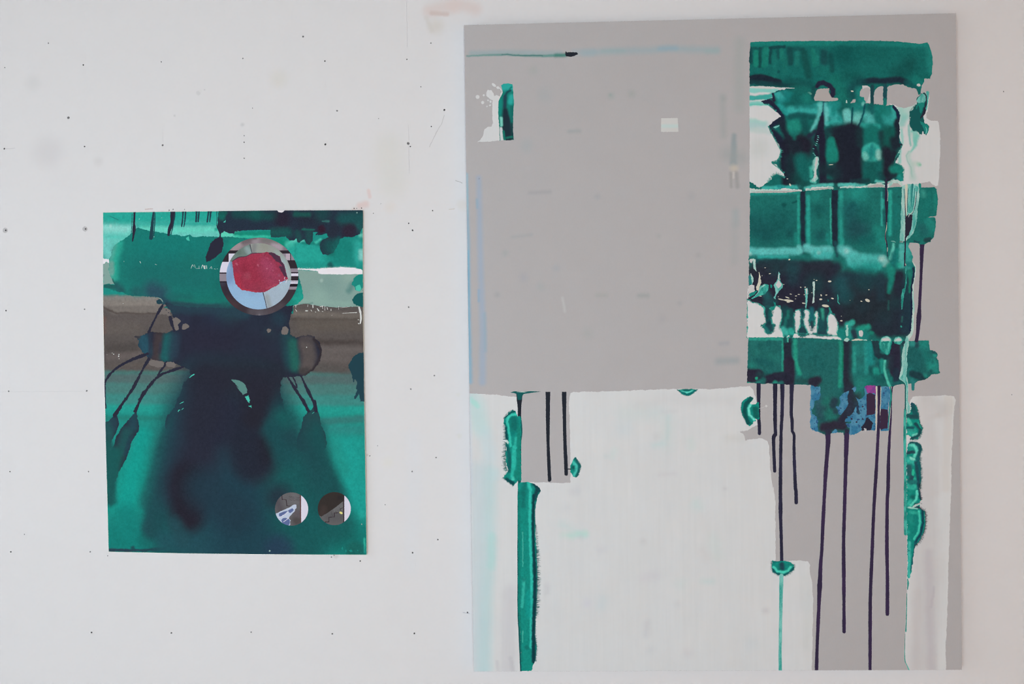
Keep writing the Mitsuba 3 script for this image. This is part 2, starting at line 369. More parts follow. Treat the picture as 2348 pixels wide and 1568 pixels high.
# ------------------------------------------------------------------ the stretched canvas
KC = 0.83
corners = CANVAS.at([(1062, 56), (2191, 32), (2206, 1537), (1088, 1538)])
cx0, cx1 = corners[[0, 3], 0].mean(), corners[[1, 2], 0].mean()
cz0, cz1 = corners[[2, 3], 2].mean(), corners[[0, 1], 2].mean()
grey_marks = [
    (S(200, 450, 600, 440, 1200, 452), 4.5, 5, (143, 163, 168), .75), (S(150, 482, 300, 474, 600, 466, 760, 476, 1000, 480, 1250, 474), (1.4, 3.2), 1.8, (88, 140, 134), .85),
    (S(540, 466, 620, 467, 760, 478, 1000, 478), .8, .8, (60, 95, 98), .8), (S(1150, 478, 1260, 470), 4, 3, (62, 118, 108), .7),
    (S(1360, 440, 1568, 440), 7, 4, (152, 166, 174), .6), (U(0, 355, 300, 340, 600, 335, 750, 318, 900, 325, 1190, 335), 7, 6, (150, 167, 173), .7), (U(680, 320, 820, 315), 5, 4, (138, 164, 178), .6), (U(1100, 340, 1190, 340), 5, 4, (148, 168, 168), .5), (U(170, 340, 350, 340), 4, 4, (142, 166, 166), .4),
    (V(80, 165, 95, 600, 97, 1000, 108, 1500), (3.2, 5), 2.5, (134, 166, 186), .8), (V(85, 170, 88, 420), 2.5, 2, (150, 178, 188), .6), (V(96, 660, 100, 1500), 2, 1.5, (118, 165, 188), .7), (V(92, 780, 92, 1100), .8, .8, (100, 140, 165), .5),
    (V(162, 190, 172, 700, 188, 1200, 185, 1500), (5.5, 8), 4, (152, 166, 184), .75), (V(150, 330, 152, 380), 2, 3, (130, 164, 184), .7), (V(162, 910, 162, 980), 2.4, 2, (132, 162, 186), .7), (V(200, 1060, 205, 1300), 3, 3, (136, 164, 180), .5), (V(165, 195), 1.0, .8, (110, 115, 130), .8),
    (U(1395, 265, 1390, 850), 11, 8, (160, 163, 162), .65), (U(1240, 750, 1250, 1100), 6, 6, (156, 160, 160), .6), (U(1345, 1100, 1340, 1350), (5, 8), 3, (141, 152, 156), .85), (U(1290, 1270, 1400, 1300), 14, 12, (153, 158, 159), .6),
    (U(1345, 1395), 8.5, 4, (184, 176, 166), .9), (U(1315, 1440, 1320, 1560), 3, 3, (152, 150, 149), .8), (U(1365, 1440, 1375, 1560), 4.5, 3, (152, 150, 150), .8), (U(1342, 1435, 1340, 1480), 2, 1.5, (186, 182, 180), .9),
    (Wt(1045, 260, 1045, 340), 7, 6, (157, 164, 166), .8), (Wt(1040, 340, 1035, 600), 8, 7, (162, 163, 164), .6), (Wt(930, 1290, 1050, 1285), 7, 6, (150, 157, 160), .8), (Wt(940, 1170, 990, 1165), 4, 4, (155, 156, 162), .6),
    (Wt(380, 838, 435, 838), 4, 5, (150, 155, 155), .7), (Wt(90, 835, 150, 835), 4, 5, (157, 160, 157), .5), (Wt(90, 155), 5, 5, (156, 158, 162), .6), (Wt(515, 425), 4, 5, (156, 158, 157), .5), (Wt(790, 560), 5, 5, (157, 157, 158), .5), (Wt(660, 890), 5, 5, (158, 158, 162), .5), (Wt(540, 1000), 8, 7, (162, 160, 163), .5), (Wt(20, 1100), 10, 9, (160, 164, 164), .5), (Wt(740, 150), 7, 7, (160, 160, 163), .5),
    (U(240, 745), 6, 6, (150, 160, 158), .6), (U(232, 735), 2.5, 2.5, (140, 156, 152), .5), (U(425, 725), 7, 6, (156, 160, 157), .6), (U(1250, 770), 5, 6, (154, 158, 157), .6),
    (V(490, 285, 620, 280), 3.5, 4, (156, 155, 158), .6), (V(380, 570, 500, 555), 3, 4, (158, 160, 162), .6), (V(330, 675), 6, 6, (157, 162, 163), .6), (V(280, 940), 5, 4, (158, 158, 160), .7), (V(660, 770), 7, 6, (158, 162, 168), .5), (V(450, 830), 8, 7, (160, 160, 168), .5), (V(700, 960, 715, 1045), 2.2, 3, (186, 186, 186), .7), (V(560, 890), 8, 7, (160, 164, 165), .5),
    (S(900, 640), 8, 8, (158, 162, 158), .5), (S(1020, 920), 14, 12, (160, 164, 166), .5), (S(1300, 1330, 1410, 1325), 4, 4, (150, 156, 158), .6), (S(820, 1490), 12, 10, (158, 165, 168), .5),
]
scene['paint_grey'] = matte(pigment((171, 167, 168), grey_marks, KC, haze=.25, warp=(1.0, 8), grain=0.010, grain_mm=4, weave=0.012, mottle=0.03))
white_marks = [
    # aqua wash down the left rim
    (Q(200, 0, 190, 600, 200, 1500), 20, 18, (184, 199, 205), .65), (Q(270, 0, 265, 600, 235, 1100, 225, 1500), 14, 14, (175, 201, 203), .6), (Q(285, 480, 280, 700), 9, 8, (162, 203, 200), .5), (R(215, 310, 300, 420, 360, 700), 20, 16, (178, 206, 206), .65), (R(220, 310, 320, 400), 5, 4, (160, 208, 200), .7), (R(200, 270, 230, 1568), 5, 4, (190, 198, 208), .6), (R(430, 800, 480, 1100), 16, 14, (182, 202, 208), .5), (R(540, 1330), 14, 12, (182, 204, 208), .5),
    (Q(420, 900, 400, 1470), 16, 14, (192, 190, 194), .7), (Q(320, 1400, 330, 1470), 4, 4, (188, 186, 190), .6), (Q(420, 1380, 440, 1470), 4, 4, (182, 180, 184), .6),
] + [(m[0], m[1], m[2] + 5, m[3], m[4] * .75) for m in [
    # aqua and lilac smudges in the white field
    (Y(210, 110, 300, 120), 6, 6, (180, 205, 198), .7), (Y(350, 95, 430, 95), 4.5, 4, (168, 208, 194), .8), (Y(380, 135), 4, 4, (190, 184, 188), .7), (Q(800, 390, 940, 465), 8, 8, (184, 202, 202), .6), (Q(860, 480, 964, 470), 5, 5, (170, 205, 198), .6), (Q(830, 270), 10, 9, (190, 192, 196), .5),
    (X(560, 320, 900, 330, 980, 400, 970, 620), 16, 14, (190, 202, 202), .55), (X(985, 370, 975, 560), 4, 4, (182, 200, 200), .6), (X(850, 640, 930, 625), 5, 6, (178, 202, 202), .6), (X(1200, 600, 1210, 660), 7, 7, (188, 202, 200), .6), (X(560, 470), 18, 16, (190, 200, 204), .5), (X(370, 740), 4, 4, (184, 196, 198), .6), (X(440, 740, 460, 690), 6, 6, (190, 205, 203), .6), (X(1260, 1220), 12, 10, (184, 204, 202), .6), (X(900, 920, 1040, 915), 4, 4, (192, 188, 192), .5), (X(870, 550), 6, 5, (190, 190, 192), .6), (X(1540, 1060), 3, 3, (182, 180, 184), .7), (X(700, 240, 1000, 200, 1600, 210), 10, 9, (196, 195, 196), .6), (X(930, 320, 1060, 310), 4, 4, (190, 188, 191), .5), (X(1560, 570, 1700, 570, 1720, 540), 7, 7, (190, 189, 186), .6), (X(60, 1090, 100, 1080), 8, 7, (190, 189, 194), .6),
    (Y(1560, 560, 1650, 555), 5, 6, (178, 200, 200), .6), (Y(1350, 580), 12, 11, (190, 202, 202), .5), (Y(1700, 320, 1660, 150), 12, 11, (188, 200, 198), .5), (Y(1550, 260, 1590, 320), 9, 9, (196, 192, 192), .5), (Y(580, 250), 8, 8, (188, 186, 192), .5), (Y(980, 170), 5, 5, (186, 184, 187), .6), (Y(600, 740, 580, 800), 10, 9, (186, 198, 202), .5), (Y(1020, 960, 1010, 1070), 6, 6, (186, 185, 190), .6), (Y(1320, 780), 6, 5, (186, 186, 189), .5), (Y(1060, 1210), 8, 6, (188, 190, 194), .5), (Y(2160, 840), 5, 5, (186, 180, 182), .5), (Y(1000, 520, 1100, 500), 10, 9, (194, 189, 196), .5), (Y(440, 770), 8, 8, (194, 190, 205), .5), (Y(2185, 750, 2190, 1060), 1.6, 2, (206, 204, 203), .7), (Y(60, 600, 60, 660), 5, 5, (184, 182, 186), .6), (Y(1420, 1250), 10, 8, (192, 186, 190), .5),
    (N(830, 300, 850, 700, 840, 1100), 10, 8, (190, 194, 194), .5), (N(350, 680), 5, 4, (184, 182, 186), .6), (N(200, 1080), 16, 14, (188, 196, 200), .4),
]] + [
    # right-hand strip
    (J(1850, 1290, 1850, 1500), 10, 5, (202, 199, 195), .7), (L(1850, 0, 1820, 700, 1800, 1568), 9, 6, (198, 194, 192), .7), (J(1450, 1300, 1700, 1500), 18, 16, (186, 182, 182), .6), (L(1500, 300, 1650, 250), 6, 5, (188, 184, 182), .6), (L(1400, 200, 1500, 900, 1500, 1568), 24, 14, (194, 191, 192), .8), (O(430, 100, 470, 800, 430, 1450), 32, 14, (193, 190, 191), .8), (O(480, 600, 490, 1200, 500, 1450), 9, 8, (184, 178, 182), .7), (O(400, 900, 390, 1450), 10, 9, (191, 186, 187), .6), (O(520, 850, 500, 1000), 3, 3, (178, 172, 178), .5),
    # washes on the white at upper right
    (A(225, 1150, 700, 1160), 5.5, 2.5, (125, 196, 188), .9), (A(225, 1100, 800, 1100), 2, 1.5, (200, 196, 190), .8), (A(225, 1290, 560, 1280, 640, 1240), 5.5, 2.2, (42, 158, 150), .95), (A(225, 1395, 560, 1390), 5, 4, (110, 192, 182), .9), (C(230, 0, 540, 10), 1.6, 1.4, (95, 185, 170), .8), (C(230, 300, 500, 330), 5, 4.5, (158, 200, 190), .8), (C(230, 370, 500, 370), 8, 7, (152, 190, 190), .7), (C(230, 450, 600, 480), 6, 5, (178, 196, 194), .7), (C(400, 800), 20, 18, (190, 193, 192), .7),
    (D(1000, 100, 1060, 200), 9, 7, (130, 195, 182), .85), (D(1150, 60), 20, 14, (172, 202, 195), .8), (D(1040, 260, 1000, 330), 9, 7, (130, 190, 182), .8), (D(1140, 380, 1160, 720), 2.2, 2, (120, 180, 172), .85), (D(1230, 480, 1250, 700), (8, 4), 3, (122, 192, 180), .9), (D(1290, 560, 1220, 760, 1160, 840), (5, 2), 3, (120, 190, 178), .9), (D(1190, 500, 1195, 680), 1.6, 1.5, (188, 200, 196), .8), (D(1130, 840, 1095, 920, 1110, 1010, 1160, 1120, 1180, 1290), 1.3, 1.2, (138, 172, 168), .85), (D(1140, 860, 1120, 950, 1170, 1080, 1190, 1300), 5, 5, (165, 195, 187), .7), (D(1300, 1075), 4.5, 4, (140, 190, 170), .8), (D(1325, 1080), 2, 2, (110, 180, 150), .7), (D(1240, 1060), 6, 5, (178, 198, 188), .6), (D(1005, 450, 1010, 700), 3, 3, (130, 195, 185), .8), (D(970, 820, 960, 1020), 3.5, 3, (125, 195, 185), .8), (D(1200, 1320), 8, 7, (178, 196, 192), .6),
    (E(230, 200, 500, 200), 3, 2, (196, 200, 194), .8),
]
scene['paint_white'] = matte(pigment((203, 203, 204), white_marks, KC, warp=(3.5, 18), grain=0.012, grain_mm=4, streak=0.035, mottle=0.05))
scene['primed_linen'] = matte((214, 214, 220), KC)

CV = 'stretched_canvas'
labels[CV] = {'label': 'large grey and white stretched canvas with dripping green ink, hung right of the green sheet', 'category': 'painting'}
# body: wrapped stretcher whose sides splay out a little towards the wall on the left
bw = 0.010
def hull(pts):
    return trimesh.convex.convex_hull(np.array(pts, float))
front = [(cx0, -DEPTH, cz0), (cx1, -DEPTH, cz0), (cx1, -DEPTH, cz1), (cx0, -DEPTH, cz1)]
solid(f'{CV}__canvas_face', hull(front + [(x, -DEPTH + .004, z) for x, _, z in front]), 'paint_grey', label='grey painted front of the canvas')
yb = -0.0215
solid(f'{CV}__side_edge', hull([(cx0, -DEPTH + .0002, cz0), (cx0, -DEPTH + .0002, cz1), (cx0 + .02, -DEPTH + .004, cz0), (cx0 + .02, -DEPTH + .004, cz1), (cx0, yb, cz0), (cx0 - .004, yb, cz1), (cx0 + .02, yb, cz0), (cx0 + .02, yb, cz1)]), 'primed_linen', label='pale primed left side of the canvas')
solid(f'{CV}__side_edge_001', cuboid(cx1 - .02, cx1 - .0005, -DEPTH + .004, yb, cz0, cz1), 'paint_grey')
solid(f'{CV}__side_edge_002', cuboid(cx0 + .02, cx1 - .02, -DEPTH + .004, yb, cz0, cz0 + .02), 'primed_linen')
solid(f'{CV}__side_edge_003', cuboid(cx0 + .02, cx1 - .02, -DEPTH + .004, yb, cz1 - .02, cz1), 'paint_grey')
COUNT[f'{CV}__side_edge'] = 4
scene['pine'] = matte((196, 170, 132), KC)
for k_, zz in (('spacer_batten', cz1 - .30), ('spacer_batten_001', cz0 + .22)):            # hung clear of the boards on two battens
    solid(f'{CV}__{k_}', cuboid(cx0 + .25, cx1 - .25, yb - .0005, -.0002, zz, zz + .05), 'pine')

# clip to the rectangle of the face, in tracing units
def to_px(q):
    v = (np.asarray(q) - EYE) @ ROT
    return [(W / 2 + F * a_[0] / a_[1], H / 2 - F * a_[2] / a_[1]) for a_ in v]
pic = Picture(CV, CANVAS)
pic.clip = Polygon(to_px(front)).buffer(-0.2)

# ink colours, as the photograph shows them
BK, PU, DKG, DG, G1, MG, T1, T2, LT, VL = (36, 42, 54), (40, 41, 60), (30, 60, 68), (24, 82, 82), (26, 102, 97), (30, 120, 112), (34, 138, 128), (55, 160, 152), (92, 180, 175), (140, 195, 188)
upper = [
    # first band: pale rim, darker middle, light pillars
    (A(240, 325, 1100, 305, 2117, 300), 6, 5, (31, 126, 116), .85), (Fk(0, 0), .1, .5, G1, 0), (B(0, 310, 900, 320, 1450, 340), 6, 5, (32, 124, 116), .85),
    (A(230, 420, 240, 640), 5, 3, (26, 66, 70), .9), (A(240, 400, 560, 400), 3, 3, (26, 78, 78), .7), (A(600, 385, 850, 375), 3.5, 2, (26, 62, 68), .85), (A(415, 400, 410, 720), 3.2, 2.5, (24, 68, 68), .8), (A(600, 400, 595, 660), 3.5, 2.5, (25, 64, 68), .85), (A(730, 430, 735, 560), 3.5, 2.5, (26, 78, 78), .8), (A(940, 420, 960, 660), 7, 4, (26, 68, 70), .85), (A(1000, 415, 1180, 420), 4, 4, (27, 74, 76), .7), (A(1200, 480, 1290, 900), 8, 6, (24, 72, 70), .75), (A(1560, 480, 1570, 640), 9, 6, (28, 70, 74), .85), (A(1690, 520, 1700, 790), 6, 4, (24, 68, 70), .75), (A(1900, 520), 18, 16, (22, 84, 82), .7), (A(740, 825), 3.5, 2, (22, 70, 72), .8),
    (A(340, 470, 338, 690), 5.2, 2, (30, 124, 108), .95), (A(520, 425, 500, 700), 6.6, 2.6, (30, 121, 108), .95), (A(800, 435, 810, 590), 4.6, 2.2, (32, 118, 106), .9), (A(665, 530, 680, 900), 5.5, 4, (30, 112, 104), .7), (A(870, 560, 860, 800), 5.5, 4, (30, 108, 100), .7), (A(1085, 480, 1070, 690), 4.6, 3, (34, 114, 106), .85), (A(1370, 435, 1390, 700), 4.8, 2.4, (30, 118, 106), .85), (A(1440, 540, 1450, 680), 4.5, 3, (30, 116, 106), .85), (A(1500, 820, 1620, 790), 8, 7, (28, 108, 100), .6),
    (A(225, 965, 330, 935, 440, 925, 600, 965, 760, 1010), (10, 7), 3, (32, 42, 54)), (A(230, 1000, 500, 1030, 1000, 1075), 5.5, 4, (27, 58, 64), .9), (A(900, 1000, 1300, 1050), 9, 8, (24, 74, 74), .7),
    (B(1500, 420, 1530, 800), 8, 7, (35, 126, 118), .85), (B(1150, 680), 18, 15, (24, 80, 78), .8), (B(950, 860), 20, 16, (24, 78, 76), .7), (B(300, 420, 600, 500), 18, 16, (24, 92, 88), .6), (B(0, 540), 26, 24, (20, 82, 80), .7), (B(1400, 770), 4, 4, (26, 88, 86), .6), (B(300, 1010, 450, 975, 700, 985, 950, 960, 1060, 1000), 7, 4, (32, 46, 58)), (B(1090, 1000, 1240, 1100), 6, 4, (26, 84, 86), .8), (B(1250, 960, 1360, 1040), 8, 6, (30, 122, 114), .7), (B(0, 900, 200, 900), 12, 10, (24, 88, 84), .7), (B(60, 1240, 240, 1050), 16, 10, (26, 72, 76), .85), (A(1440, 1330, 1600, 980), 4, 4, (28, 110, 102), .6), (A(1750, 990, 1900, 1280), 14, 12, (28, 112, 102), .8),
    (B(260, 1180, 330, 1350), 12, 8, (34, 128, 120), .9), (B(470, 1080, 470, 1400), 4, 2, (32, 62, 72), .9), (B(705, 1080, 700, 1320), 4.5, 2, (34, 72, 82), .9), (B(700, 1330, 700, 1410), 4, 3, (34, 118, 112), .8),
    # hooked dark pool and the bright water round it
    (A(1440, 1080, 1480, 1035, 1560, 1020, 1660, 1065, 1720, 1150, 1725, 1210, 1700, 1260), 5.5, 2.2, PU), (A(1380, 1120, 1360, 1290), 5, 3, (26, 72, 74), .85), (A(1290, 1190, 1330, 1215), 2, 1.5, (120, 180, 165), .8),
    (A(720, 1200, 800, 1300), 8, 5, (60, 166, 162), .9), (A(860, 1190, 900, 1220), 6, 5, (34, 130, 128), .8), (A(690, 1180, 760, 1145, 880, 1125, 1040, 1110), 2.6, 2, (26, 84, 84), .9), (A(1000, 1150, 1250, 1150), 10, 7, (27, 98, 92), .8), (A(1040, 1360), 14, 10, (24, 92, 88), .9), (A(1250, 1300), 10, 8, (30, 122, 112), .7), (A(760, 1360, 900, 1300, 960, 1210), 6, 5, (28, 125, 122), .7),
    (A(900, 1540, 1250, 1500, 1500, 1420), 6, 5, (50, 162, 156), .9), (C(950, 100, 1150, 90, 1420, 120), 8, 6, (56, 164, 158), .95), (C(760, 20, 900, 140), 6, 5, (40, 150, 145), .8), (C(1500, 0, 1490, 150, 1420, 330, 1330, 470), (6, 3.5), 4, (92, 182, 176), .95), (C(1400, 40, 1200, 30), 5, 5, (28, 110, 106), .7), (C(1080, 20), 7, 6, (24, 95, 92), .7),
    (A(435, 1350, 560, 1345, 640, 1400, 760, 1560), 5.5, 2.2, PU), (A(640, 1220, 660, 1330), 3.6, 2, PU), (C(640, 30, 740, 130, 810, 210), 4.5, 2, (32, 38, 58)), (C(570, 385, 640, 340, 720, 300, 800, 240), 8, 4, (34, 40, 58)), (C(640, 500, 760, 620, 810, 760), 9, 5, (34, 38, 56)), (C(800, 300, 850, 450, 950, 640), 9, 5, (34, 44, 56)), (C(870, 700, 860, 1000, 900, 1420), 12, 6, (34, 36, 50)),
    (C(1150, 740), 32, 16, (37, 37, 49)), (C(1000, 650, 1050, 800), 14, 10, (34, 42, 52)), (C(960, 1000, 1000, 1420), 12, 10, (31, 48, 56)), (C(1080, 1320, 1200, 1400), 12, 10, (27, 66, 66), .8),
    (C(1030, 390), 16, 8, (34, 132, 118), .95), (C(1020, 520, 1030, 590), (8, 3), 6, (30, 112, 104), .9), (C(960, 210, 1090, 180, 1380, 215), 6.5, 5, (26, 84, 84), .95), (C(1200, 260, 1240, 480), 8, 6, (26, 80, 80), .9), (C(1300, 560, 1400, 480), 5, 4, PU, .9),
    (C(1150, 980, 1260, 1250), 14, 9, (26, 98, 94), .95), (C(1330, 1130, 1340, 1290), 4, 3.5, (60, 165, 150), .9), (C(1380, 1020, 1370, 1150), 3, 3, (120, 190, 180), .8), (C(1330, 1370, 1400, 1390), 3, 2, (90, 185, 170), .9),
    (A(1575, 1380, 1575, 1568), 2.6, 1.4, (28, 62, 84)), (C(1572, 0, 1565, 120, 1535, 240), (2.8, 5), 1.6, (30, 48, 70)), (C(1535, 240, 1500, 420, 1450, 620), (6, 9), 3, (36, 38, 54)), (C(1520, 500, 1540, 900, 1540, 1380), 9, 4, (36, 37, 53)), (C(1400, 760, 1440, 900), 5, 3, (36, 40, 54)),
    # bright panes of water at the middle
    (A(1600, 1400, 1640, 1568), 4, 3, (100, 190, 186), .9), (C(1660, 60, 1800, 300), 11, 7, (58, 165, 160), .95), (C(1600, 60, 1610, 340), 4.5, 3.5, (98, 188, 184), .9), (C(1760, 0, 1730, 160), 6, 4, (28, 128, 122), .85), (C(1880, 30), 10, 7, (26, 92, 88), .85), (A(1700, 1400, 1800, 1420), 8, 6, (36, 138, 132), .8), (C(1980, 150, 2000, 310), 8, 6, (112, 192, 186), .95), (C(1840, 260), 5, 4, (30, 138, 132), .8), (C(1620, 320, 2000, 350), 4, 4, (50, 160, 152), .8), (C(2080, 60, 2055, 400), 1.8, 1.2, (24, 88, 92), .9),
    (D(20, 150, 40, 320), 7, 5, (106, 190, 184), .95), (D(210, 170, 180, 340), 9, 5.5, (108, 190, 182), .95), (D(390, 190, 440, 330), 11, 8, (78, 174, 168), .95), (D(290, 370, 580, 385), 5, 4, (46, 158, 148), .9), (D(430, 60), 10, 8, (27, 100, 96), .9), (B(440, 1430, 480, 1540), 5, 4, (26, 92, 92), .9), (D(550, 60, 560, 280), 5, 4, (26, 112, 106), .9), (D(740, 190, 770, 290), 11, 8, (52, 156, 150), .95), (D(700, 80), 18, 11, (28, 118, 110), .9), (D(850, 60, 870, 260), 5, 3.5, (60, 165, 158), .8), (D(200, 60), 14, 10, (34, 128, 122), .8), (B(310, 1400), 4, 3.5, (110, 190, 182), .8),
    (D(118, 60, 110, 250, 88, 420), 1.8, 1.2, (22, 80, 88), .95), (D(340, 0, 318, 150, 260, 320, 205, 430), 2, 1.3, (22, 78, 88), .95),
    # the dark lower half with two pods of lighter ink
    (C(1620, 470, 1900, 440, 2117, 440), 7, 5, (30, 66, 70), .95), (C(1880, 560, 1920, 900, 1960, 1330), 27, 12, (34, 39, 50)), (C(1620, 560, 1600, 900), 4, 3, (30, 60, 66), .8), (C(1580, 1170, 2117, 1300), 13, 10, (33, 50, 58), .95), (C(1550, 1370, 2117, 1390), 5, 4, (36, 42, 54), .9),
    (C(1690, 660, 1700, 800, 1715, 930), (9, 14), 4.5, (30, 126, 113), .98),
    (D(100, 500, 110, 1330), 24, 9, (34, 38, 50)), (D(240, 480, 250, 700), 8, 6, (32, 52, 58), .8), (D(460, 460, 450, 680), 15, 8, (26, 110, 102), .95), (D(460, 860), 22, 4, (56, 164, 152), .98), (D(460, 860), 11, 8, (34, 134, 128), .95), (D(585, 850, 590, 950), 5.5, 5, (138, 195, 185), .95), (D(340, 900, 355, 960), 5.5, 5, (110, 190, 178), .9), (D(470, 730, 440, 960), 3, 3, (30, 120, 118), .7), (D(450, 1130, 440, 1340), 15, 9, (25, 90, 86), .95), (D(100, 1380, 400, 1370), 5, 4, (32, 58, 64), .8),
    (D(860, 40, 920, 130, 955, 260, 945, 500), 3.6, 1.6, (30, 40, 64)), (D(920, 300, 920, 620, 970, 720), 7, 4, (34, 42, 54)), (D(640, 520, 690, 780), 8, 6, (32, 54, 60), .95), (D(770, 480, 770, 680), 13, 9, (25, 86, 80), .95), (D(860, 640, 880, 760), 10, 7, (34, 44, 54)), (D(730, 860, 760, 1000, 740, 1320), 13, 8, (36, 38, 50)), (D(860, 880, 850, 960), 8, 5, (34, 40, 52)), (D(600, 1250, 660, 1330), 6, 5, (28, 72, 74), .8), (D(900, 1340), 4, 3, (34, 60, 72), .6),
    (D(985, 560, 990, 680), 3.4, 2.4, (26, 130, 130), .9), (D(860, 1160, 960, 1220), 10, 6, (30, 124, 112), .95), (D(800, 1290, 900, 1260), 5, 4, (34, 46, 56), .9), (D(960, 1300, 1000, 1370), 5, 4, (34, 136, 128), .9),
    # bright rim along the foot of the pool
    (C(480, 1505, 760, 1490, 1100, 1480), 4.5, 3, (62, 170, 162), .95), (C(740, 1470, 850, 1490), 3, 3, (28, 130, 135), .8), (C(1240, 1500, 1420, 1460, 1700, 1440), 4, 3, (84, 178, 170), .95), (C(1100, 1440, 1160, 1568), 4, 3, (30, 70, 72), .8), (C(1840, 1440, 2117, 1440), 4, 3, (84, 178, 170), .95), (D(0, 1440, 330, 1465), 4, 3, (84, 178, 170), .95), (D(540, 1370, 660, 1390), 3, 2.5, (80, 176, 168), .9), (D(560, 1400, 690, 1400), 1.6, 1.4, (150, 195, 185), .8), (D(760, 1390, 860, 1345), 1.8, 1.5, (120, 190, 178), .9),
]
